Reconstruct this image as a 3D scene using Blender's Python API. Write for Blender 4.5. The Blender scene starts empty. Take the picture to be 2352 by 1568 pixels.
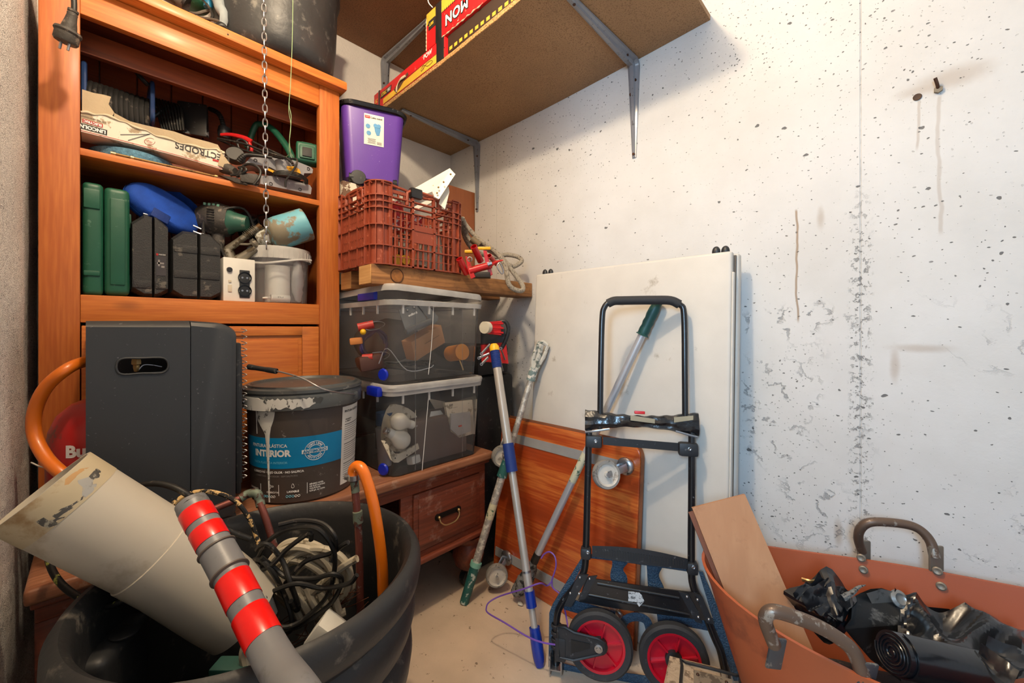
import bpy, bmesh, math, random
from mathutils import Vector, Matrix, noise
V = Vector
S = bpy.context.scene
COL = S.collection
# ---------------------------------------------------------------- camera, world, lights, exposure
CAM = V((1.78, -1.36, 1.0)); FOC = 920.0; HY = 755.0; CXP = 1176.0
FW = V((-.6934, .7206, 0)); RT = V((.7206, .6934, 0)); UP = V((0, 0, 1))
cd = bpy.data.cameras.new('camera'); cam = bpy.data.objects.new('camera', cd); COL.objects.link(cam)
cam.location = CAM; cam.rotation_euler = (math.pi/2, 0, math.atan2(.6934, .7206))
cd.sensor_width = 36; cd.lens = FOC/2352*36; cd.shift_y = (HY-784)/2352; cd.clip_start = .02
S.camera = cam
S.view_settings.view_transform = 'Standard'; S.view_settings.look = 'None'; S.view_settings.gamma = 1
S.view_settings.use_curve_mapping = False; S.view_settings.exposure = 0.12
w = bpy.data.worlds.new('world'); S.world = w; w.use_nodes = True
w.node_tree.nodes['Background'].inputs[0].default_value = (.74, .80, .88, 1)
w.node_tree.nodes['Background'].inputs[1].default_value = .5
def area(name, loc, target, sx, sy, power, col):
    l = bpy.data.lights.new(name, 'AREA'); l.shape = 'RECTANGLE'; l.size = sx; l.size_y = sy; l.energy = power; l.color = col
    o = bpy.data.objects.new(name, l); COL.objects.link(o); o.location = loc
    o.rotation_euler = (V(target)-V(loc)).to_track_quat('-Z', 'Y').to_euler(); return o
pl_ = bpy.data.lights.new('ceiling_bulb', 'POINT'); pl_.energy = 46; pl_.color = (1, .80, .56); pl_.shadow_soft_size = .04
po = bpy.data.objects.new('ceiling_bulb', pl_); COL.objects.link(po); po.location = (1.2, -1.22, 2.26)
area('door_daylight', (2.05, -2.45, 1.45), (1.4, -.3, .8), .3, .5, 30, (.42, .70, 1))

# ---------------------------------------------------------------- rays through the photograph
def ray(px, py): return FW + RT*((px-CXP)/FOC) + UP*((HY-py)/FOC)
def att(px, py, t): return CAM + ray(px, py)*t
def hit(px, py, P, N):
    d = ray(px, py); N = V(N); return CAM + d*((V(P)-CAM).dot(N)/d.dot(N))
def atx(px, py, x): return hit(px, py, (x, 0, 0), (1, 0, 0))
def aty(px, py, y): return hit(px, py, (0, y, 0), (0, 1, 0))
def atz(px, py, z): return hit(px, py, (0, 0, z), (0, 0, 1))

# ---------------------------------------------------------------- materials
def lin(c):
    return tuple(((x/255)/12.92 if x/255 <= .04045 else ((x/255+.055)/1.055)**2.4) for x in c) + (1,)
MATS = {}
def mat(name, col, rough=.5, metal=0, var=.12, vs=9, dirt=None, ds=25, dth=.62, bump=.0, bs=60, alpha=1, coat=0, spec=.5, dsoft=.04, stretch=None, sub=0):
    if name in MATS: return MATS[name]
    m = bpy.data.materials.new(name); m.use_nodes = True; nt = m.node_tree; N = nt.nodes; L = nt.links
    b = N['Principled BSDF']; b.inputs['Roughness'].default_value = rough; b.inputs['Metallic'].default_value = metal
    b.inputs['Specular IOR Level'].default_value = spec
    b.inputs['Coat Weight'].default_value = coat; b.inputs['Coat Roughness'].default_value = .15
    c = lin(col); tc = N.new('ShaderNodeTexCoord'); mp = N.new('ShaderNodeMapping'); L.new(tc.outputs['Object'], mp.inputs[0])
    if stretch: mp.inputs['Scale'].default_value = stretch
    n = N.new('ShaderNodeTexNoise'); n.inputs['Scale'].default_value = vs; n.inputs['Detail'].default_value = 5; L.new(mp.outputs[0], n.inputs[0])
    r = N.new('ShaderNodeValToRGB'); L.new(n.outputs[0], r.inputs[0])
    r.color_ramp.elements[0].position = .3; r.color_ramp.elements[1].position = .7
    r.color_ramp.elements[0].color = tuple(x*(1-var) for x in c[:3])+(1,)
    r.color_ramp.elements[1].color = tuple(min(1, x*(1+var)) for x in c[:3])+(1,)
    out = r.outputs[0]
    if dirt:
        n2 = N.new('ShaderNodeTexNoise'); n2.inputs['Scale'].default_value = ds; n2.inputs['Detail'].default_value = 8; n2.inputs['Roughness'].default_value = .65
        L.new(mp.outputs[0], n2.inputs[0])
        r2 = N.new('ShaderNodeValToRGB'); dth_ = .5+(dth-.5)*.62; r2.color_ramp.elements[0].position = dth_; r2.color_ramp.elements[1].position = min(1, dth_+dsoft)
        L.new(n2.outputs[0], r2.inputs[0])
        mx = N.new('ShaderNodeMixRGB'); L.new(r2.outputs[0], mx.inputs[0]); L.new(out, mx.inputs[1]); mx.inputs[2].default_value = lin(dirt)
        out = mx.outputs[0]
    L.new(out, b.inputs['Base Color'])
    if bump:
        n3 = N.new('ShaderNodeTexNoise'); n3.inputs['Scale'].default_value = bs; n3.inputs['Detail'].default_value = 4; L.new(mp.outputs[0], n3.inputs[0])
        bp = N.new('ShaderNodeBump'); bp.inputs['Strength'].default_value = bump; bp.inputs['Distance'].default_value = .004
        L.new(n3.outputs[0], bp.inputs['Height']); L.new(bp.outputs[0], b.inputs['Normal'])
    if alpha < 1: b.inputs['Alpha'].default_value = alpha
    MATS[name] = m; return m
def wood(name, c1, c2, axis='y', rough=.38, coat=.3, fine=70, c3=None, knots=True, band=9, dirt=None, dth=.6, ring=.07, bandw=.8):
    """grain runs along axis"""
    if name in MATS: return MATS[name]
    m = bpy.data.materials.new(name); m.use_nodes = True; nt = m.node_tree; N = nt.nodes; L = nt.links
    b = N['Principled BSDF']; b.inputs['Roughness'].default_value = rough; b.inputs['Coat Weight'].default_value = coat; b.inputs['Coat Roughness'].default_value = .2
    g = N.new('ShaderNodeTexCoord'); mp = N.new('ShaderNodeMapping'); L.new(g.outputs['Object'], mp.inputs[0])
    sc = {'x': (.06, 1, 1), 'y': (1, .06, 1), 'z': (1, 1, .06)}[axis]; mp.inputs['Scale'].default_value = sc
    n = N.new('ShaderNodeTexNoise'); n.inputs['Scale'].default_value = band; n.inputs['Detail'].default_value = 2; n.inputs['Distortion'].default_value = .6; L.new(mp.outputs[0], n.inputs[0])
    n2 = N.new('ShaderNodeTexNoise'); n2.inputs['Scale'].default_value = fine*2.2; n2.inputs['Detail'].default_value = 4; L.new(mp.outputs[0], n2.inputs[0])
    # broad growth bands, faint rings on them and fine pores, all drawn out along the grain
    mu = N.new('ShaderNodeMath'); mu.operation = 'MULTIPLY'; L.new(n.outputs[0], mu.inputs[0]); mu.inputs[1].default_value = 85
    si = N.new('ShaderNodeMath'); si.operation = 'SINE'; L.new(mu.outputs[0], si.inputs[0])
    s1 = N.new('ShaderNodeMath'); s1.operation = 'MULTIPLY_ADD'; L.new(si.outputs[0], s1.inputs[0]); s1.inputs[1].default_value = ring; s1.inputs[2].default_value = 0
    s2 = N.new('ShaderNodeMath'); s2.operation = 'MULTIPLY_ADD'; L.new(n.outputs[0], s2.inputs[0]); s2.inputs[1].default_value = bandw; L.new(s1.outputs[0], s2.inputs[2])
    hv = N.new('ShaderNodeMath'); hv.operation = 'MULTIPLY_ADD'; L.new(n2.outputs[0], hv.inputs[0]); hv.inputs[1].default_value = 1.1-bandw*.5; L.new(s2.outputs[0], hv.inputs[2])
    r = N.new('ShaderNodeValToRGB'); L.new(hv.outputs[0], r.inputs[0])
    r.color_ramp.elements[0].position = .55; r.color_ramp.elements[1].position = .98
    r.color_ramp.elements[0].color = lin(c1); r.color_ramp.elements[1].color = lin(c2)
    if c3: e = r.color_ramp.elements.new(.78); e.color = lin(c3)
    out = r.outputs[0]
    n4 = N.new('ShaderNodeTexNoise'); n4.inputs['Scale'].default_value = 2.2; n4.inputs['Detail'].default_value = 3; L.new(g.outputs['Object'], n4.inputs[0])
    hs = N.new('ShaderNodeHueSaturation'); m4 = N.new('ShaderNodeMapRange'); L.new(n4.outputs[0], m4.inputs[0]); m4.inputs[3].default_value = .72; m4.inputs[4].default_value = 1.22
    L.new(out, hs.inputs['Color']); L.new(m4.outputs[0], hs.inputs['Value']); out = hs.outputs[0]
    if knots:
        v = N.new('ShaderNodeTexVoronoi'); v.inputs['Scale'].default_value = 6; L.new(mp.outputs[0], v.inputs[0])
        mp2 = N.new('ShaderNodeMapping'); L.new(g.outputs['Object'], mp2.inputs[0]); mp2.inputs['Scale'].default_value = tuple(.45 if s < .5 else 1 for s in sc); L.new(mp2.outputs[0], v.inputs[0])
        rk = N.new('ShaderNodeValToRGB'); rk.color_ramp.elements[0].position = .03; rk.color_ramp.elements[1].position = .10; L.new(v.outputs['Distance'], rk.inputs[0])
        rk.color_ramp.elements[0].color = (1, 1, 1, 1); rk.color_ramp.elements[1].color = (0, 0, 0, 1)
        mk = N.new('ShaderNodeMixRGB'); kf = N.new('ShaderNodeMath'); kf.operation = 'MULTIPLY'; kf.inputs[1].default_value = .7; L.new(rk.outputs[0], kf.inputs[0]); L.new(kf.outputs[0], mk.inputs[0]); L.new(out, mk.inputs[1])
        mk.inputs[2].default_value = tuple(x*.45 for x in lin(c1)[:3])+(1,); out = mk.outputs[0]
    if dirt:
        n5 = N.new('ShaderNodeTexNoise'); n5.inputs['Scale'].default_value = 14; n5.inputs['Detail'].default_value = 9; n5.inputs['Roughness'].default_value = .7; L.new(g.outputs['Object'], n5.inputs[0])
        rd = N.new('ShaderNodeValToRGB'); dth = .5+(dth-.5)*.7; rd.color_ramp.elements[0].position = dth; rd.color_ramp.elements[1].position = dth+.2; L.new(n5.outputs[0], rd.inputs[0])
        md = N.new('ShaderNodeMixRGB'); L.new(rd.outputs[0], md.inputs[0]); L.new(out, md.inputs[1]); md.inputs[2].default_value = lin(dirt); out = md.outputs[0]
    L.new(out, b.inputs['Base Color'])
    bp = N.new('ShaderNodeBump'); bp.inputs['Strength'].default_value = .08; bp.inputs['Distance'].default_value = .002
    L.new(n2.outputs[0], bp.inputs['Height']); L.new(bp.outputs[0], b.inputs['Normal'])
    MATS[name] = m; return m
def clear(name, tint=(200, 205, 210), milk=.2, rough=.12):
    """thin clear or milky plastic wall: mostly see-through, a little diffuse, glossy by angle"""
    if name in MATS: return MATS[name]
    m = bpy.data.materials.new(name); m.use_nodes = True; nt = m.node_tree; N = nt.nodes; L = nt.links
    N.remove(N['Principled BSDF']); o = N['Material Output']
    tr = N.new('ShaderNodeBsdfTransparent'); tr.inputs[0].default_value = (.975, .98, .985, 1)
    di = N.new('ShaderNodeBsdfDiffuse'); di.inputs[0].default_value = lin(tint)
    gl = N.new('ShaderNodeBsdfGlossy'); gl.inputs['Roughness'].default_value = rough; gl.inputs[0].default_value = (.9, .9, .9, 1)
    m1 = N.new('ShaderNodeMixShader'); m2 = N.new('ShaderNodeMixShader'); fr = N.new('ShaderNodeFresnel'); fr.inputs[0].default_value = 1.22
    tc = N.new('ShaderNodeTexCoord'); n = N.new('ShaderNodeTexNoise'); n.inputs['Scale'].default_value = 18; n.inputs['Detail'].default_value = 6; L.new(tc.outputs['Object'], n.inputs[0])
    mr = N.new('ShaderNodeMapRange'); L.new(n.outputs[0], mr.inputs[0]); mr.inputs[3].default_value = milk*.7; mr.inputs[4].default_value = milk*1.4
    L.new(mr.outputs[0], m1.inputs[0]); L.new(tr.outputs[0], m1.inputs[1]); L.new(di.outputs[0], m1.inputs[2])
    L.new(fr.outputs[0], m2.inputs[0]); L.new(m1.outputs[0], m2.inputs[1]); L.new(gl.outputs[0], m2.inputs[2])
    L.new(m2.outputs[0], o.inputs['Surface']); MATS[name] = m; return m

# ---------------------------------------------------------------- mesh builder
def smooth_path(pts, k=6, closed=False):
    P = [V(p) for p in pts]; n = len(P)
    if n < 3: return P
    out = []
    rng = range(n) if closed else range(n-1)
    for i in rng:
        p0 = P[(i-1) % n] if closed or i > 0 else P[0]*2-P[1]
        p1 = P[i]; p2 = P[(i+1) % n]
        p3 = P[(i+2) % n] if closed or i+2 < n else P[-1]*2-P[-2]
        for j in range(k):
            t = j/k; t2 = t*t; t3 = t2*t
            out.append(.5*((2*p1)+(p2-p0)*t+(2*p0-5*p1+4*p2-p3)*t2+(3*p1-p0-3*p2+p3)*t3))
    if not closed: out.append(P[-1])
    return out
def frame(z, x=None):
    z = V(z).normalized()
    if x is None: x = V((0, 0, 1)) if abs(z.z) < .9 else V((1, 0, 0))
    x = (V(x)-z*V(x).dot(z)).normalized(); y = z.cross(x)
    return x, y, z
class G:
    def __init__(s): s.v = []; s.f = []
    def add(s, vs, fs):
        o = len(s.v); s.v += [tuple(v) for v in vs]; s.f += [tuple(i+o for i in f) for f in fs]; return s
    def box(s, c, size, ax=None, ay=None, bevel=0, seg=2):
        c = V(c); hx, hy, hz = (q/2 for q in size)
        X = V(ax) if ax is not None else V((1, 0, 0)); X.normalize()
        Y = V(ay) if ay is not None else (V((0, 1, 0)) if ax is None else (V((0, 0, 1)).cross(X))); Y = (Y-X*Y.dot(X)).normalized()
        Z = X.cross(Y)
        bm = bmesh.new(); bmesh.ops.create_cube(bm, size=1)
        for v in bm.verts: v.co = V((v.co.x*hx*2, v.co.y*hy*2, v.co.z*hz*2))
        if bevel > 0: bmesh.ops.bevel(bm, geom=bm.edges[:], offset=min(bevel, hx*.98, hy*.98, hz*.98), segments=seg, profile=.6, affect='EDGES')
        bm.verts.index_update()
        s.add([c+X*v.co.x+Y*v.co.y+Z*v.co.z for v in bm.verts], [[v.index for v in f.verts] for f in bm.faces]); bm.free(); return s
    def b6(s, x0, x1, y0, y1, z0, z1, bevel=0, seg=2):
        return s.box(((x0+x1)/2, (y0+y1)/2, (z0+z1)/2), (abs(x1-x0), abs(y1-y0), abs(z1-z0)), bevel=bevel, seg=seg)
    def loft(s, rings, cap0=True, cap1=True, closed=True):
        n = len(rings[0]); vs = [p for r in rings for p in r]; fs = []
        for i in range(len(rings)-1):
            for j in range(n if closed else n-1):
                k = (j+1) % n; fs.append((i*n+j, i*n+k, (i+1)*n+k, (i+1)*n+j))
        if cap0: fs.append(tuple(range(n-1, -1, -1)))
        if cap1: fs.append(tuple((len(rings)-1)*n+j for j in range(n)))
        return s.add(vs, fs)
    def cyl(s, p0, p1, r0, r1=None, n=16, cap=True):
        r1 = r0 if r1 is None else r1; p0 = V(p0); p1 = V(p1); x, y, z = frame(p1-p0)
        R = [[p+(x*math.cos(a)+y*math.sin(a))*r for a in [2*math.pi*i/n for i in range(n)]] for p, r in ((p0, r0), (p1, r1))]
        return s.loft(R, cap, cap)
    def tube(s, pts, r, n=8, k=5, closed=False, sm=True, flat=None, up=None):
        P = smooth_path(pts, k, closed) if sm else [V(p) for p in pts]
        m = len(P); rings = []; px = None
        for i, p in enumerate(P):
            if closed: t = P[(i+1) % m]-P[i-1]
            else: t = P[min(i+1, m-1)]-P[max(i-1, 0)]
            if t.length < 1e-9: t = V((0, 0, 1))
            x, y, z = frame(t, up if up is not None else px); px = x
            rr = r(i/(m-1)) if callable(r) else r
            fx, fy = (flat if flat else (1, 1))
            rings.append([p+(x*math.cos(a)*fx+y*math.sin(a)*fy)*rr for a in [2*math.pi*q/n for q in range(n)]])
        if closed: rings.append(rings[0]); return s.loft(rings, False, False)
        return s.loft(rings)
    def lathe(s, prof, o=(0, 0, 0), axis=(0, 0, 1), n=32, cap0=False, cap1=False, x=None):
        o = V(o); X, Y, Z = frame(axis, x)
        return s.loft([[o+Z*z+(X*math.cos(a)+Y*math.sin(a))*r for a in [2*math.pi*i/n for i in range(n)]] for r, z in prof], cap0, cap1)
    def sphere(s, c, r, n=16, m=10, X=(1, 0, 0), Z=(0, 0, 1)):
        r = (r, r, r) if not hasattr(r, '__len__') else r; x, y, z = frame(Z, X); c = V(c)
        R = []
        for i in range(m+1):
            b = math.pi*i/m; R.append([c+x*r[0]*math.sin(b)*math.cos(a)+y*r[1]*math.sin(b)*math.sin(a)-z*r[2]*math.cos(b) for a in [2*math.pi*q/n for q in range(n)]])
        return s.loft(R, False, False)
    def prism(s, pts, d):
        """polygon of 3-D points extruded by vector d"""
        d = V(d); n = len(pts); a = [V(p) for p in pts]
        return s.add(a+[p+d for p in a], [tuple(range(n-1, -1, -1)), tuple(range(n, 2*n))]+[(i, (i+1) % n, n+(i+1) % n, n+i) for i in range(n)])
    def jitter(s, amp, sc=20, seed=0):
        s.v = [tuple(V(v)+noise.noise_vector(V(v)*sc+V((seed*7.3, seed, 0)))*amp) for v in s.v]; return s
def rrect(c, X, Y, a, b, r, k=5):
    c = V(c); out = []
    for (sx, sy, a0) in ((1, 1, 0), (-1, 1, 90), (-1, -1, 180), (1, -1, 270)):
        for i in range(k+1):
            t = math.radians(a0+90*i/k); out.append(c+X*(sx*(a-r)+r*math.cos(t))+Y*(sy*(b-r)+r*math.sin(t)))
    return out
def link(name, g, m, parent=None, smooth=True, props=None, ang=40):
    me = bpy.data.meshes.new(name)
    me.from_pydata(g.v, [], g.f); me.validate()
    o = bpy.data.objects.new(name, me); COL.objects.link(o)
    bm = bmesh.new(); bm.from_mesh(me); bmesh.ops.remove_doubles(bm, verts=bm.verts, dist=1e-6); bmesh.ops.recalc_face_normals(bm, faces=bm.faces)
    if smooth:
        th = math.radians(ang)
        for f in bm.faces: f.smooth = True
        for e in bm.edges:
            if len(e.link_faces) == 2 and e.calc_face_angle(0) > th: e.smooth = False
    bm.to_mesh(me); bm.free()
    if m: me.materials.append(m)
    if parent is not None:
        o.parent = parent; o.matrix_parent_inverse = Matrix.Identity(4)
        inv = WM[parent.name].inverted(); me.transform(inv); WM[o.name] = WM[parent.name].copy()
    else:
        c = V((sum(v[0] for v in g.v)/len(g.v), sum(v[1] for v in g.v)/len(g.v), min(v[2] for v in g.v)))
        if props: me.transform(Matrix.Translation(-c)); o.location = c; WM[o.name] = Matrix.Translation(c)
        else: WM[o.name] = Matrix.Identity(4)
    for k, v in (props or {}).items(): o[k] = v
    return o
WM = {}
def thing(name, label, cat, loc, group=None):
    o = bpy.data.objects.new(name, None); COL.objects.link(o); o.location = loc; o['label'] = label; o['category'] = cat
    o.empty_display_size = .05
    if group: o['group'] = group
    WM[o.name] = Matrix.Translation(V(loc)); return o
def part(name, g, m, parent, smooth=True, label=None, ang=40):
    return link(name, g, m, parent, smooth, {'label': label} if label else None, ang)
def single(name, label, cat, g, m, smooth=True, group=None, ang=40, kind=None):
    p = {'label': label, 'category': cat}
    if group: p['group'] = group
    if kind: p['kind'] = kind
    return link(name, g, m, None, smooth, p, ang)
def struct(name, g, m, parent=None, smooth=False):
    o = link(name, g, m, parent, smooth); 
    if parent is None: o['kind'] = 'structure'
    return o
def copyof(o, parent, M4):
    """copy of a part whose mesh is in world space of its parent, moved by M4 in the parent's frame"""
    c = o.copy(); COL.objects.link(c); c.parent = parent; c.matrix_basis = M4; return c
TXT = {}
def text(s, size, m, parent, o, X, Y, name='lettering', width=None, align='CENTER', ext=.0003, bold=0, bend=None, shear=0, flip=False):
    """flat lettering at o, reading along X, up along Y; bend(x,y)->world point wraps it"""
    cu = bpy.data.curves.new('t', 'FONT'); cu.body = s; cu.size = size; cu.align_x = align; cu.align_y = 'CENTER'; cu.offset = bold; cu.resolution_u = 3; cu.shear = shear
    ob = bpy.data.objects.new('t', cu); COL.objects.link(ob); dg = bpy.context.evaluated_depsgraph_get(); dg.update()
    me = bpy.data.meshes.new_from_object(ob.evaluated_get(dg)); bpy.data.objects.remove(ob); bpy.data.curves.remove(cu)
    if not me.vertices: return
    bm = bmesh.new(); bm.from_mesh(me); bpy.data.meshes.remove(me)
    xs = [v.co.x for v in bm.verts]; k = (width/(max(xs)-min(xs))) if width else 1
    X = V(X).normalized() if X is not None else None
    g = G(); bm.verts.index_update()
    if bend: pts = [bend(v.co.x*k, v.co.y) for v in bm.verts]
    else:
        Y = V(Y).normalized(); Z = X.cross(Y); pts = [V(o)+X*(v.co.x*k)+Y*v.co.y+Z*ext for v in bm.verts]
    g.add(pts, [[v.index for v in f.verts] for f in bm.faces]); bm.free()
    return part(name, g, m, parent, smooth=False)
X1, Y1, Z1 = V((1, 0, 0)), V((0, 1, 0)), V((0, 0, 1))
R_ = random.Random(5)
# ================================================================ SETTING
def wall_material():
    m = bpy.data.materials.new('painted_concrete'); m.use_nodes = True; nt = m.node_tree; N = nt.nodes; L = nt.links; b = N['Principled BSDF']
    b.inputs['Roughness'].default_value = .75
    g = N.new('ShaderNodeNewGeometry'); P = g.outputs['Position']
    def node(t, **k):
        n = N.new(t)
        for a, v in k.items(): setattr(n, a, v)
        return n
    def val(x): return x
    def math_(op, a, b_=None, c=None):
        n = node('ShaderNodeMath', operation=op)
        for i, q in enumerate((a, b_, c)):
            if q is None: continue
            if isinstance(q, (int, float)): n.inputs[i].default_value = q
            else: L.new(q, n.inputs[i])
        return n.outputs[0]
    sx = node('ShaderNodeSeparateXYZ'); L.new(P, sx.inputs[0]); x, z = sx.outputs[0], sx.outputs[2]
    def noi(scale, detail=4, rough=.5, src=P, dist=0):
        n = node('ShaderNodeTexNoise'); n.inputs['Scale'].default_value = scale; n.inputs['Detail'].default_value = detail; n.inputs['Roughness'].default_value = rough
        n.inputs['Distortion'].default_value = dist; L.new(src, n.inputs[0]); return n.outputs[0]
    def sm(v, a, b_):
        n = node('ShaderNodeMapRange', interpolation_type='SMOOTHSTEP'); L.new(v, n.inputs[0]); n.inputs[1].default_value = a; n.inputs[2].default_value = b_; return n.outputs[0]
    # warped coordinates for ragged holes
    nw = node('ShaderNodeTexNoise'); nw.inputs['Scale'].default_value = 60; L.new(P, nw.inputs[0])
    vm = node('ShaderNodeVectorMath', operation='SCALE'); L.new(nw.outputs['Color'], vm.inputs[0]); vm.inputs['Scale'].default_value = .012
    va = node('ShaderNodeVectorMath', operation='ADD'); L.new(P, va.inputs[0]); L.new(vm.outputs[0], va.inputs[1])
    cx_ = node('ShaderNodeCombineXYZ'); s3_ = node('ShaderNodeSeparateXYZ'); L.new(va.outputs[0], s3_.inputs[0]); L.new(s3_.outputs[0], cx_.inputs[0]); L.new(s3_.outputs[2], cx_.inputs[1])
    def pits(scale, rmax, keep, stretch=1, rot=0):
        mp = node('ShaderNodeMapping'); mp.inputs['Scale'].default_value = (1, stretch, 1); mp.inputs['Rotation'].default_value = (0, 0, rot); L.new(cx_.outputs[0], mp.inputs[0])
        vo = node('ShaderNodeTexVoronoi', voronoi_dimensions='2D'); vo.inputs['Scale'].default_value = scale; L.new(mp.outputs[0], vo.inputs['Vector'])
        sc = node('ShaderNodeSeparateColor'); L.new(vo.outputs['Color'], sc.inputs[0])
        k = math_('GREATER_THAN', sc.outputs[0], keep)
        rad = math_('MULTIPLY_ADD', math_('POWER', sc.outputs[1], 2.4), rmax*.8, rmax*.2)
        inside = math_('SUBTRACT', rad, vo.outputs['Distance'])
        return math_('MULTIPLY', sm(inside, 0, rmax*.14), k)
    dens = noi(1.3, 3)
    p1 = pits(9, .065, .45, 1.7, .5); p2 = pits(27, .085, .5, 1.5, -.4); p3 = pits(60, .12, .35)
    clus = sm(noi(3.0, 3), .52, .62); p4 = math_('MULTIPLY', pits(48, .14, .3, 1.3, .8), clus)
    pit = math_('MAXIMUM', math_('MAXIMUM', p1, p2), math_('MAXIMUM', math_('MULTIPLY', p3, sm(dens, .42, .58)), p4))
    # rough band along the formwork joint x=1.71 and along a ragged horizontal joint at z~.97
    j = math_('ABSOLUTE', math_('SUBTRACT', x, 1.712))
    jj = math_('MULTIPLY', sm(math_('MULTIPLY', j, -1), -.03, -.004), sm(math_('MULTIPLY', z, -1), -1.42, -1.15))
    hz = math_('ABSOLUTE', math_('SUBTRACT', z, math_('MULTIPLY_ADD', noi(3.5, 4, .7), .26, .87)))
    hh = math_('MULTIPLY', sm(math_('MULTIPLY', hz, -1), -.05, -.005), sm(math_('MULTIPLY', math_('ABSOLUTE', math_('SUBTRACT', x, 1.56)), -1), -.2, -.06))
    rg = sm(noi(60, 6, .75), .54, .60)
    cr_a = sm(math_('MULTIPLY', math_('ABSOLUTE', math_('SUBTRACT', noi(11, 7, .62), .5)), -1), -.022, -.006)
    low_ = sm(math_('MULTIPLY', z, -1), -1.15, -.8)
    patch = math_('MULTIPLY', sm(noi(2.2, 2, .5), .52, .6), low_)
    rug = math_('MAXIMUM', math_('MULTIPLY', jj, rg), math_('MULTIPLY', cr_a, math_('MULTIPLY', math_('MAXIMUM', hh, math_('MULTIPLY', patch, .8)), sm(noi(25, 3), .45, .55))))
    line = sm(math_('MULTIPLY', j, -1), -.0022, -.0004)
    j2 = sm(math_('MULTIPLY', math_('ABSOLUTE', math_('SUBTRACT', x, .366)), -1), -.002, -.0004)
    # stains
    def blob(cx, cz, rx, rz):
        a = math_('DIVIDE', math_('SUBTRACT', x, cx), rx); c = math_('DIVIDE', math_('SUBTRACT', z, cz), rz)
        d = math_('SQRT', math_('ADD', math_('MULTIPLY', a, a), math_('MULTIPLY', c, c)))
        return math_('MULTIPLY', sm(math_('MULTIPLY', math_('ADD', d, math_('MULTIPLY', noi(9, 5, .7), .9)), -1), -1.5, -.6), .38)
    def px2(px, py): p = aty(px, py, 0); return p.x, p.z
    def drip(px, y0, y1, wd, amt):
        x0, z0 = px2(px, y0); x1, z1 = px2(px, y1)
        wob = math_('MULTIPLY_ADD', noi(6, 3), .035, x0-.0175)
        a = sm(math_('MULTIPLY', math_('ABSOLUTE', math_('SUBTRACT', x, wob)), -1), -wd, -wd*.3)
        c = math_('MULTIPLY', sm(z, z1, z1+.02), sm(math_('MULTIPLY', z, -1), -z0, -z0+.01))
        return math_('MULTIPLY', math_('MULTIPLY', a, c), amt)
    st = None
    for (px, py, rx, rz) in ((2120, 205, .06, .022), (2180, 180, .09, .035), (1885, 500, .012, .04), (2120, 800, .07, .014), (2055, 840, .012, .06)):
        cx, cz = px2(px, py); q = blob(cx, cz, rx, rz); st = q if st is None else math_('MAXIMUM', st, q)
    for d in ((1830, 478, 745, .004, .8), (2108, 225, 350, .004, .35), (2158, 215, 545, .005, .3), (1228, 1185, 1240, .01, .4)): st = math_('MAXIMUM', st, drip(*d))
    ox, oz = px2(1925, 1225); st = math_('MAXIMUM', st, math_('MULTIPLY', blob(ox, oz, .012, .05), 1.3))
    mix = lambda f, a, c: (lambda n: (L.new(f, n.inputs[0]), (L.new(a, n.inputs[1]) if not isinstance(a, tuple) else setattr(n.inputs[1], 'default_value', a)), setattr(n.inputs[2], 'default_value', c), n.outputs[0])[3])(node('ShaderNodeMixRGB'))
    base = node('ShaderNodeValToRGB'); L.new(noi(2.6, 6, .6), base.inputs[0]); base.color_ramp.elements[0].position = .3; base.color_ramp.elements[1].position = .65
    base.color_ramp.elements[0].color = lin((200, 197, 192)); base.color_ramp.elements[1].color = lin((215, 213, 210))
    c = mix(st, base.outputs[0], lin((150, 122, 92)))
    c = mix(math_('MULTIPLY', math_('MULTIPLY', line, sm(noi(30, 4), .4, .6)), .3), c, lin((120, 118, 116))); c = mix(math_('MULTIPLY', j2, .3), c, lin((120, 118, 116)))
    c = mix(math_('MULTIPLY', rug, .6), c, lin((84, 86, 92)))
    c = mix(math_('MULTIPLY', pit, .8), c, lin((52, 50, 50)))
    L.new(c, b.inputs['Base Color'])
    h = math_('MULTIPLY', pit, -1.0); h = math_('SUBTRACT', h, math_('MULTIPLY', rug, .6)); h = math_('ADD', h, math_('MULTIPLY', noi(90, 5, .6), .16)); h = math_('ADD', h, math_('MULTIPLY', noi(5, 3), .5)); h = math_('SUBTRACT', h, math_('MULTIPLY', line, .4))
    bp = node('ShaderNodeBump'); bp.inputs['Strength'].default_value = .8; bp.inputs['Distance'].default_value = .004; L.new(h, bp.inputs['Height']); L.new(bp.outputs[0], b.inputs['Normal'])
    return m
m_conc = wall_material()
m_plast = mat('rough_plaster', (214, 208, 200), .9, var=.05, bump=.5, bs=110)
m_stucco = mat('coarse_stucco', (240, 236, 230), .95, var=.12, vs=90, bump=.9, bs=420, dirt=(96, 92, 88), ds=300, dth=.60)
m_floor = mat('concrete_floor', (202, 180, 156), .8, var=.12, vs=7, dirt=(130, 110, 90), ds=34, dth=.70, bump=.35, bs=60)
m_ceil = mat('ceiling_paint', (215, 210, 202), .9)
struct('floor', G().b6(-.12, 3.6, -2.9, .12, -.1, 0), m_floor)
struct('wall_right', G().b6(0, 3.6, 0, .12, 0, 2.5), m_conc)
struct('wall_back', G().b6(-.12, 0, -1.6, .12, 0, 2.5), m_plast)
gs = G(); nx, nz = 60, 130
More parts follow.
